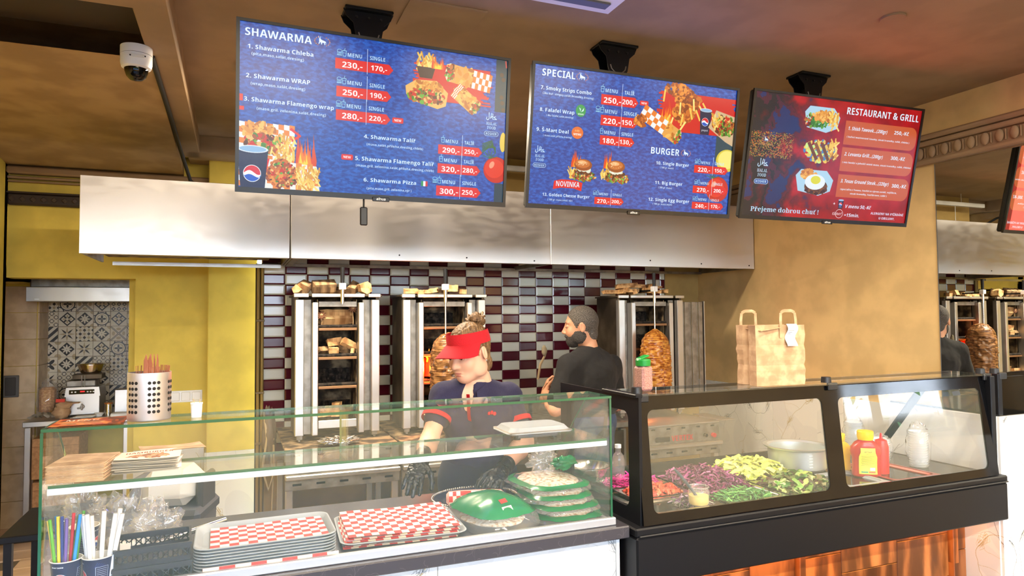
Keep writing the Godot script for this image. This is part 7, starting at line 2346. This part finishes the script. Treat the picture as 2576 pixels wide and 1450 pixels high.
# a hand with palm, four unequal fingers and a thumb. f: along the fingers, n: out of the palm, s: towards the thumb
func hand_field(w: Vector3, f: Vector3, n: Vector3, s: Vector3, curl: Array, size := 1.0, thick := 0.0) -> Body:
	f = f.normalized()
	n = (n - f * n.dot(f)).normalized()
	s = (s - f * s.dot(f) - n * s.dot(n)).normalized()
	var r := V(0.16, 0.16, 0.16) * size
	var c := w + f * 0.07
	var b := Body.new(c - r, c + r, 0.0032)
	var bs := Basis(s, n, f)
	b.egg(w + f * 0.05 * size, V(0.042, 0.0165 + thick, 0.054) * size, 0.01, bs)
	b.egg(w + (f * 0.036 + s * 0.028 + n * 0.006) * size, V(0.018, 0.016, 0.03) * size, 0.012, bs)
	b.bone(w - f * 0.05, w + f * 0.02, 0.031 * size + thick, 0.027 * size + thick, 0.02)
	var lens := [0.078, 0.086, 0.08, 0.062]
	for i in 4:
		var a := w + (f * (0.09 - 0.004 * absf(i - 1.3)) + s * (0.031 - i * 0.0205)) * size
		var d := (f + s * (0.12 - i * 0.08)).normalized()
		var rr: float = [0.0092, 0.0096, 0.0092, 0.0082][i] * size + thick
		for k in 3:
			d = d.rotated(f.cross(n).normalized(), curl[i] * [0.75, 1.0, 0.7][k])
			var e: Vector3 = a + d * lens[i] * size * [0.46, 0.31, 0.25][k]
			b.bone(a, e, rr * (1.0 - 0.07 * k), rr * (0.93 - 0.07 * k), 0.0035 if k else 0.006)
			a = e
	var a := w + (f * 0.03 + s * 0.036) * size
	var d := (f * 0.65 + s * 0.65 + n * 0.35).normalized()
	for k in 3:
		var e: Vector3 = a + d * size * [0.036, 0.032, 0.026][k]
		b.bone(a, e, (0.0115 - 0.001 * k) * size + thick, (0.0105 - 0.001 * k) * size + thick, 0.005)
		a = e
		d = (d - s * 0.28 + n * 0.22 + f * 0.15).normalized()
	return b

func face_parts(t: Node3D, tf: Transform3D, brow: Color, lip: Color, eyes_down: bool) -> void:
	var lips := mb().at(tf.origin, tf.basis)
	lips.blob(V(0, -0.0645, 0.0885), V(0.0195, 0.0048, 0.0085), 0.0, 1.0, 1, 16, 8).blob(V(0, -0.0755, 0.0865), V(0.0165, 0.0052, 0.0085), 0.0, 1.0, 1, 16, 8)
	put("lips", lips, mat(lip, 0.45), t)
	for s in [-1, 1]:
		put("eye", mb().at(tf.origin, tf.basis).blob(V(s * 0.031, 0.0005, 0.0795), V(0.0105, 0.0075, 0.0095), 0.0, 1.0, 1, 14, 8), mat(S(226, 220, 214), 0.2), t)
		put("iris", mb().at(tf.origin, tf.basis).blob(V(s * 0.031 - 0.001, -0.0035, 0.0868), V(0.005, 0.0042, 0.0026), 0.0, 1.0, 1, 12, 6), mat(S(54, 44, 36), 0.1), t)
		put("eyelid", mb().at(tf.origin, tf.basis).blob(V(s * 0.031, 0.0045, 0.0795), V(0.0125, 0.0082, 0.0108), 0.0, 1.0, 1, 14, 8), M.skin if eyes_down else M.skin_man, t)
		put("eyelash", mb().at(tf.origin, tf.basis).tube([V(s * 0.02, -0.0015, 0.0895), V(s * 0.031, -0.0035, 0.0915), V(s * 0.0425, -0.0005, 0.0865)], 0.0011, 5), mat(S(52, 38, 32), 0.8), t)
		put("eyebrow", mb().at(tf.origin, tf.basis).tube([V(s * 0.014, 0.0215, 0.089), V(s * 0.03, 0.0275, 0.087), V(s * 0.046, 0.022, 0.0765)], [0.0018, 0.0026, 0.001], 6), mat(brow, 0.9), t)

func woman() -> void:
	var t := thing("person", "woman in red visor, navy polo and black gloves, head bent over the platter", "person", V(0.71, 0, 2.1))
	var o := t.position
	var yaw := deg_to_rad(-34)
	var fw := V(sin(yaw), 0, cos(yaw))
	var rt := V(cos(yaw), 0, -sin(yaw))     # towards her own left hand (the picture's right)
	var B := Basis(rt, Vector3.UP, fw)
	var L := func(x: float, y: float, z: float) -> Vector3: return rt * x + Vector3.UP * y + fw * z
	# joints, relative to the foot point
	var shL: Vector3 = V(0.868, 1.245, 2.09) - o
	var shR: Vector3 = V(0.548, 1.262, 2.1) - o
	var elL: Vector3 = V(0.902, 1.045, 2.2) - o
	var wrL: Vector3 = V(0.705, 0.98, 2.42) - o
	var elR: Vector3 = V(0.455, 1.085, 2.2) - o
	var wrR: Vector3 = V(0.372, 1.035, 2.37) - o
	var htf := Transform3D(Basis(Vector3.UP, deg_to_rad(-58)) * turned(14, 0, 2) * 1.06, V(0.657, 1.455, 2.135) - o)
	var nb: Vector3 = V(0.69, 1.30, 2.09) - o   # base of the neck
	var torso := func(b: Body, g: float) -> void:
		b.egg(L.call(0, 0.9, -0.01), V(0.165 + g, 0.15, 0.118 + g), 0.06, B)
		b.egg(L.call(0, 1.03, 0.0), V(0.142 + g, 0.15, 0.102 + g), 0.06, B)
		b.egg(L.call(0, 1.16, 0.0), V(0.158 + g, 0.13, 0.108 + g), 0.06, B)
		for s in [-1, 1]: b.egg(L.call(s * 0.068, 1.135, 0.075), V(0.066 + g, 0.062, 0.056 + g), 0.04, B)
		b.bone(shL, shR, 0.05 + g, 0.05 + g, 0.05)
		b.bone((shL + nb) / 2, nb, 0.04 + g, 0.045 + g, 0.04)
		b.bone((shR + nb) / 2, nb, 0.04 + g, 0.045 + g, 0.04)
	var body := Body.new(V(-0.42, -0.02, -0.3), V(0.32, 1.42, 0.42), 0.012)
	torso.call(body, -0.006)
	body.bone(nb - V(0, 0.03, 0), htf * V(0, -0.12, -0.035), 0.048, 0.046, 0.03)
	for s in [-1, 1]:
		body.bone(L.call(s * 0.085, 0.84, 0), L.call(s * 0.09, 0.47, 0.01), 0.085, 0.058, 0.04)
		body.bone(L.call(s * 0.09, 0.47, 0.01), L.call(s * 0.09, 0.08, -0.01), 0.056, 0.036, 0.02)
		body.bone(L.call(s * 0.09, 0.05, -0.02), L.call(s * 0.095, 0.035, 0.1), 0.036, 0.03, 0.02)
	body.bone(shL, elL, 0.046, 0.04, 0.03)
	body.bone(elL, elL.lerp(wrL, 0.3), 0.04, 0.042, 0.02)
	body.bone(elL.lerp(wrL, 0.3), wrL, 0.042, 0.026, 0.02)
	body.bone(shR, elR, 0.046, 0.039, 0.03)
	body.bone(elR, elR.lerp(wrR, 0.3), 0.039, 0.04, 0.02)
	body.bone(elR.lerp(wrR, 0.3), wrR, 0.04, 0.026, 0.02)
	var skin := mb()
	body.into(skin)
	head_field(false).into(skin, htf)
	put("body", skin, M.skin, t)
	face_parts(t, htf, S(120, 92, 66), S(186, 108, 98), true)
	# polo shirt: over the torso, sleeves to the middle of the upper arm, an open neck
	var sh := Body.new(V(-0.36, 0.8, -0.3), V(0.3, 1.38, 0.3), 0.010)
	torso.call(sh, 0.008)
	var sl := shL.lerp(elL, 0.58)
	var sr := shR.lerp(elR, 0.52)
	sh.bone(shL, sl, 0.056, 0.056, 0.03)
	sh.bone(shR, sr, 0.056, 0.055, 0.03)
	sh.egg(nb + V(0, 0.055, 0) + fw * 0.01, V(0.056, 0.06, 0.062), 0.012, B, true)
	sh.egg(nb + V(0, -0.03, 0) + fw * 0.115, V(0.026, 0.085, 0.07), 0.01, B * turned(-24, 0, 0), true)
	sh.noise(0.004, 14.0, 3)
	put("polo_shirt", sh.into(mb()), M.navy, t)
	for q in [[shL, elL, 0.52, 0.62], [shR, elR, 0.47, 0.56]]:
		put("red_cuff", mb().cyl(q[0].lerp(q[1], q[2]), q[0].lerp(q[1], q[3]), 0.066, 0.067, 28, false).cyl(q[0].lerp(q[1], q[3]), q[0].lerp(q[1], q[2]), 0.062, 0.062, 28, false), M.red_cloth, t)
	# collar: two pointed wings round the neck
	for s in [-1, 1]:
		var rows := []
		for i in 9:
			var f := i / 8.0
			var an := PI - f * 2.55
			var c: Vector3 = nb + V(0, 0.012 - 0.045 * f * f, 0) + rt * s * 0.066 * sin(an) + fw * (0.012 - 0.068 * cos(PI - an) * -1.0 * -1.0)
			c = nb + V(0, 0.022 - 0.06 * f * f, 0) + rt * s * 0.067 * sin(an) + fw * (0.006 + 0.07 * cos(an) * (1.0 if f < 0.5 else 1.25))
			var outw: Vector3 = (rt * s * sin(an) + fw * cos(an)).normalized()
			var drop := 0.034 + 0.034 * f * f
			rows.append([c + V(0, 0.018, 0), c + outw * 0.008 + V(0, 0.02, 0), c + outw * 0.022 + V(0, 0.02 - drop * 0.5, 0), c + outw * 0.028 + V(0, 0.014 - drop, 0) + rt * s * 0.01 * f])
		put("collar_wing", mb().grid(rows).grid(rows.map(func(r): return r.map(func(v): return v - V(0, 0.002, 0))), false, true), M.navy, t)
	var pk := []
	for i in 8:
		var y := nb.y - 0.03 - i * 0.02
		var z := 0.088 + 0.034 * smoothstep(0.0, 5.0, i)
		pk.append([V(0, y, 0) + rt * (0.012 - (0.02 - 0.003 * i) - 0.004) + fw * z, V(0, y, 0) + rt * (0.024 - (0.02 - 0.003 * i)) + fw * (z + 0.003)])
	for r in pk:
		for k in 2: r[k] += V(nb.x * 0.7, 0, nb.z * 0.7)
	put("red_placket", mb().grid(pk).grid(pk, false, true), M.red_cloth, t)
	var em := mb()
	for i in 3: em.blob(L.call(0.085 + i * 0.012, 1.19 + 0.004 * (i % 2), 0.118), V(0.008, 0.009, 0.004), 0.4, 3.0, i, 8, 6)
	put("chest_emblem", em, M.red_cloth, t)
	# dark apron and trousers
	var ap := Body.new(V(-0.3, 0.0, -0.3), V(0.3, 1.03, 0.3), 0.014)
	ap.egg(L.call(0, 0.9, -0.005), V(0.18, 0.15, 0.132), 0.05, B)
	for s in [-1, 1]:
		ap.bone(L.call(s * 0.085, 0.84, 0), L.call(s * 0.09, 0.47, 0.01), 0.098, 0.072, 0.05)
		ap.bone(L.call(s * 0.09, 0.47, 0.01), L.call(s * 0.09, 0.1, -0.01), 0.07, 0.056, 0.02)
	put("dark_trousers", ap.into(mb()), M.navy_dark, t)
	for s in [-1, 1]: put("shoe", mb().blob(L.call(s * 0.093, 0.045, 0.04), V(0.05, 0.05, 0.12), 0.05, 1.0, 2, 16, 10), M.black_plastic, t)
	# gloves
	var gl := hand_field(wrL, V(-0.62, -0.28, 0.7), V(-0.15, -1, -0.1), V(-0.75, 0, -0.6), [0.42, 0.5, 0.52, 0.5], 0.98, 0.001)
	gl.noise(0.0022, 70.0, 4)
	put("glove", gl.into(mb()), M.glove, t)
	var gr := hand_field(wrR, V(-0.4, -0.42, 0.62), V(0.2, -0.7, -0.6), V(0.8, 0, 0.5), [0.22, 0.28, 0.32, 0.36], 0.95, 0.001)
	gr.noise(0.0022, 70.0, 5)
	put("glove", gr.into(mb()), M.glove, t)
	for q in [[wrL, elL], [wrR, elR]]:
		var a: Vector3 = q[0].lerp(q[1], 0.12)
		var rr := mb()
		for i in 4: rr.cyl(q[0].lerp(q[1], 0.02 + i * 0.05), q[0].lerp(q[1], 0.06 + i * 0.05), 0.031 + 0.002 * (i % 2), 0.034 + 0.001 * i, 20, false)
		put("glove_cuff", rr, M.glove, t)
	# hair, bun, visor
	var hf := Body.new(V(-0.11, -0.13, -0.16), V(0.11, 0.17, 0.12), 0.0038)
	hf.egg(V(0, 0.03, -0.018), V(0.081, 0.1, 0.1), 0.01)
	hf.egg(V(0, -0.065, -0.055), V(0.062, 0.05, 0.05), 0.03)
	hf.egg(V(0, -0.055, 0.085), V(0.088, 0.102, 0.082), 0.006, Basis(), true)
	for s in [-1, 1]: hf.egg(V(s * 0.083, -0.012, -0.006), V(0.022, 0.036, 0.028), 0.006, Basis(), true)
	hf.noise(0.005, 60.0, 6)
	var hair := mb()
	hf.into(hair, htf)
	var bun := Body.new(V(-0.06, 0.06, -0.15), V(0.06, 0.19, -0.02), 0.0036)
	for i in 6: bun.egg(V(0.02 * cos(i * 1.05), 0.122 + 0.014 * sin(i * 2.1), -0.085 + 0.02 * sin(i * 1.05)), V(0.024, 0.02, 0.024), 0.006)
	bun.noise(0.005, 90.0, 8)
	bun.into(hair, htf)
	for i in 10:
		var an := i * 0.63
		hair.at(htf.origin, htf.basis).tube([V(0.03 * cos(an), 0.12, -0.085 + 0.03 * sin(an)), V(0.04 * cos(an + 0.7), 0.135 + 0.01 * sin(i * 2.0), -0.085 + 0.04 * sin(an + 0.7)), V(0.03 * cos(an + 1.5), 0.128, -0.085 + 0.034 * sin(an + 1.5))], [0.005, 0.007, 0.002], 5)
	put("hair", hair, tri(tex(noise_tex(S(76, 54, 34), S(150, 116, 78), 0.06, 81, 128, 4, Vector2(1, 5)), 0.6), V(14, 14, 14), false), t)
	var band := []
	for i in 5:
		var row := []
		var y := 0.038 + i * 0.013
		for j in 40:
			var an := -TAU * j / 40
			var k := 1.0 - 0.05 * pow(i / 4.0, 2.0)
			row.append(V(0.086 * k * sin(-an), y - 0.016 * cos(an) * -1.0 * 0.6, -0.014 + 0.106 * k * cos(an)))
		band.append(row)
	band.reverse()
	var vb := mb().at(htf.origin, htf.basis).grid(band, true).grid(band.map(func(r): return r.map(func(v): return V(v.x * 0.975, v.y, v.z * 0.975))), true, true)
	put("visor_band", vb, M.red_cloth, t)
	var brim := []
	var brim2 := []
	for i in 6:
		var row := []
		var row2 := []
		var f := i / 5.0
		for j in 17:
			var an := lerpf(-1.35, 1.35, j / 16.0)
			var reach := 0.08 * f * pow(cos(an * 0.92), 0.55)
			var y := 0.046 + 0.0096 * cos(an) - 0.35 * reach - 0.03 * f * pow(absf(sin(an)), 2.0)
			row.append(V((0.087 + reach * 0.25) * sin(an), y, -0.014 + 0.107 * cos(an) + reach))
			row2.append(row[-1] - V(0, 0.003, 0))
		brim.append(row)
		brim2.append(row2)
	put("visor_brim", mb().at(htf.origin, htf.basis).grid(brim, false, true).grid(brim2), M.red_cloth, t)
	put("earring", mb().at(htf.origin, htf.basis).blob(V(0.084, -0.036, -0.006), V(0.004, 0.005, 0.004), 0.0, 1.0, 1, 8, 6), M.chrome, t)

func man() -> void:
	var t := thing("person", "bearded man in black T-shirt seen from behind, head turned left before the tiles", "person", V(1.9, 0, 1.0))
	var o := t.position
	var yaw := deg_to_rad(-160)
	var fw := V(sin(yaw), 0, cos(yaw))
	var rt := V(cos(yaw), 0, -sin(yaw))      # towards his own left hand (the picture's left)
	var B := Basis(rt, Vector3.UP, fw)
	var L := func(x: float, y: float, z: float) -> Vector3: return rt * x + Vector3.UP * y + fw * z
	var shL: Vector3 = V(1.701, 1.291, 1.076) - o
	var shR: Vector3 = V(2.096, 1.269, 0.935) - o
	var elL: Vector3 = V(1.596, 1.016, 1.086) - o
	var wrL: Vector3 = V(1.645, 1.091, 0.827) - o
	var elR: Vector3 = V(2.168, 0.994, 0.892) - o
	var wrR: Vector3 = V(2.109, 0.951, 0.655) - o
	var htf := Transform3D(Basis(Vector3.UP, deg_to_rad(-119)) * turned(3, 0, -3) * 1.1, V(1.831, 1.548, 1) - o)
	var nb: Vector3 = V(1.882, 1.366, 1.011) - o
	var torso := func(b: Body, g: float) -> void:
		b.egg(L.call(0, 0.9, 0), V(0.178 + g, 0.15, 0.128 + g), 0.06, B)
		b.egg(L.call(0, 1.04, 0.0), V(0.19 + g, 0.165, 0.134 + g), 0.06, B)
		b.egg(L.call(0, 1.2, -0.005), V(0.212 + g, 0.155, 0.134 + g), 0.06, B)
		b.bone(shL, shR, 0.062 + g, 0.062 + g, 0.06)
		b.bone(shL.lerp(nb, 0.5), nb, 0.056 + g, 0.058 + g, 0.05)
		b.bone(shR.lerp(nb, 0.5), nb, 0.056 + g, 0.058 + g, 0.05)
	var body := Body.new(V(-0.42, -0.02, -0.42), V(0.36, 1.5, 0.3), 0.012)
	torso.call(body, -0.008)
	body.bone(nb - V(0, 0.03, 0), htf * V(0, -0.11, -0.035), 0.06, 0.058, 0.03)
	for s in [-1, 1]:
		body.bone(L.call(s * 0.09, 0.86, 0), L.call(s * 0.1, 0.48, 0.01), 0.088, 0.062, 0.04)
		body.bone(L.call(s * 0.1, 0.48, 0.01), L.call(s * 0.1, 0.08, -0.01), 0.06, 0.04, 0.02)
		body.bone(L.call(s * 0.1, 0.05, -0.02), L.call(s * 0.105, 0.035, 0.12), 0.038, 0.032, 0.02)
	for q in [[shL, elL, wrL], [shR, elR, wrR]]:
		body.bone(q[0], q[1], 0.054, 0.047, 0.03)
		body.bone(q[1], q[1].lerp(q[2], 0.3), 0.047, 0.049, 0.02)
		body.bone(q[1].lerp(q[2], 0.3), q[2], 0.049, 0.031, 0.02)
	var skin := mb()
	body.into(skin)
	head_field(true).into(skin, htf)
	var hl := hand_field(wrL, V(0.35, 0.75, -0.35), V(0.8, -0.2, 0.3), V(-0.3, 0.3, 0.8), [0.9, 0.95, 0.95, 0.9], 1.02)
	hl.into(skin)
	hand_field(wrR, V(-0.3, -0.3, -0.8), V(-0.8, -0.3, 0.2), V(0, 0.8, -0.3), [0.4, 0.45, 0.5, 0.5], 1.02).into(skin)
	put("body", skin, M.skin_man, t)
	face_parts(t, htf, S(40, 32, 28), S(150, 92, 80), false)
	var sh := Body.new(V(-0.42, 0.8, -0.32), V(0.36, 1.5, 0.32), 0.010)
	torso.call(sh, 0.01)
	sh.bone(shL, shL.lerp(elL, 0.78), 0.07, 0.075, 0.04)
	sh.bone(shR, shR.lerp(elR, 0.8), 0.07, 0.073, 0.04)
	sh.egg(nb + V(0, 0.075, 0) + fw * 0.01, V(0.072, 0.06, 0.075), 0.012, B, true)
	sh.noise(0.006, 11.0, 5)
	put("black_shirt", sh.into(mb()), M.black_cloth, t)
	var nr := mb()
	var ring := []
	for i in 29:
		var an := TAU * i / 28
		ring.append(nb + V(0, 0.026 - 0.012 * cos(an), 0) + rt * 0.069 * sin(an) + fw * (0.01 + 0.07 * cos(an)))
	put("neckband", nr.tube(ring, 0.009, 8, false), M.black_cloth, t)
	put("blue_sleeve_edge", mb().cyl(shL.lerp(elL, 0.74), shL.lerp(elL, 0.84), 0.066, 0.064, 26, false), cloth(S(30, 66, 190)), t)
	var tr := Body.new(V(-0.34, 0.0, -0.3), V(0.34, 1.0, 0.3), 0.014)
	tr.egg(L.call(0, 0.92, 0), V(0.196, 0.13, 0.148), 0.05, B)
	for s in [-1, 1]:
		tr.bone(L.call(s * 0.09, 0.86, 0), L.call(s * 0.1, 0.48, 0.01), 0.104, 0.08, 0.05)
		tr.bone(L.call(s * 0.1, 0.48, 0.01), L.call(s * 0.1, 0.1, -0.01), 0.078, 0.062, 0.02)
	put("blue_jeans", tr.into(mb()), cloth(S(54, 70, 108)), t)
	put("apron_tie", mb().tube([L.call(-0.17, 1.0, -0.1), L.call(-0.05, 0.985, -0.15), L.call(0.06, 0.985, -0.15), L.call(0.18, 1.0, -0.09)], 0.014, 8).tube([L.call(0.02, 0.98, -0.155), L.call(0.05, 0.88, -0.165), L.call(0.06, 0.78, -0.15)], 0.012, 8), M.black_cloth, t)
	for s in [-1, 1]: put("shoe", mb().blob(L.call(s * 0.103, 0.045, 0.05), V(0.052, 0.05, 0.13), 0.05, 1.0, 2, 16, 10), M.black_plastic, t)
	# short greying hair and a full beard
	var hf := Body.new(V(-0.1, -0.12, -0.13), V(0.1, 0.15, 0.12), 0.0036)
	hf.egg(V(0, 0.027, -0.014), V(0.0775, 0.0985, 0.0985), 0.01)
	hf.egg(V(0, -0.055, -0.06), V(0.052, 0.045, 0.042), 0.03)
	hf.egg(V(0, -0.03, 0.085), V(0.095, 0.098, 0.075), 0.006, Basis(), true)
	for s in [-1, 1]: hf.egg(V(s * 0.084, -0.014, -0.004), V(0.024, 0.036, 0.026), 0.006, Basis(), true)
	hf.noise(0.0035, 120.0, 9)
	put("hair", hf.into(mb(), htf), tri(tex(noise_tex(S(34, 30, 28), S(120, 112, 104), 0.08, 83, 128, 4), 0.75), V(16, 16, 16), false), t)
	var bf := Body.new(V(-0.09, -0.14, -0.05), V(0.09, 0.01, 0.12), 0.0034)
	bf.egg(V(0, -0.05, 0.032), V(0.0605, 0.074, 0.0645), 0.02)
	bf.egg(V(0, -0.096, 0.06), V(0.036, 0.03, 0.031), 0.03)
	for s in [-1, 1]: bf.egg(V(s * 0.053, -0.06, 0.004), V(0.0205, 0.044, 0.044), 0.02)
	bf.egg(V(0, -0.058, 0.09), V(0.034, 0.008, 0.014), 0.01)
	bf.egg(V(0, -0.002, 0.085), V(0.075, 0.05, 0.06), 0.006, Basis(), true)
	bf.egg(V(0, -0.0702, 0.1), V(0.022, 0.0075, 0.02), 0.004, Basis(), true)
	bf.noise(0.003, 130.0, 10)
	put("beard", bf.into(mb(), htf), tri(tex(noise_tex(S(20, 18, 18), S(84, 78, 74), 0.09, 85, 128, 4), 0.8), V(18, 18, 18), false), t)
	# the brush he holds
	var bt := thing("oil_brush", "flat kitchen brush held up by the man, its bristles beside his shoulder", "brush", V(1.56, 1.19, 0.85))
	var top := V(1.575, 1.4, 0.95) - bt.position
	put("handle", mb().tube([V(0.02, 0.0, 0), V(0.02, 0.1, 0.04), top - V(-0.018, 0.045, 0.01)], [0.008, 0.009, 0.007], 8), mat(S(150, 130, 100), 0.6), bt)
	put("bristles", mb().blob(top - V(-0.008, 0.015, 0), V(0.02, 0.035, 0.012), 0.3, 4.0, 3, 12, 10), mat(S(112, 100, 78), 0.9), bt)
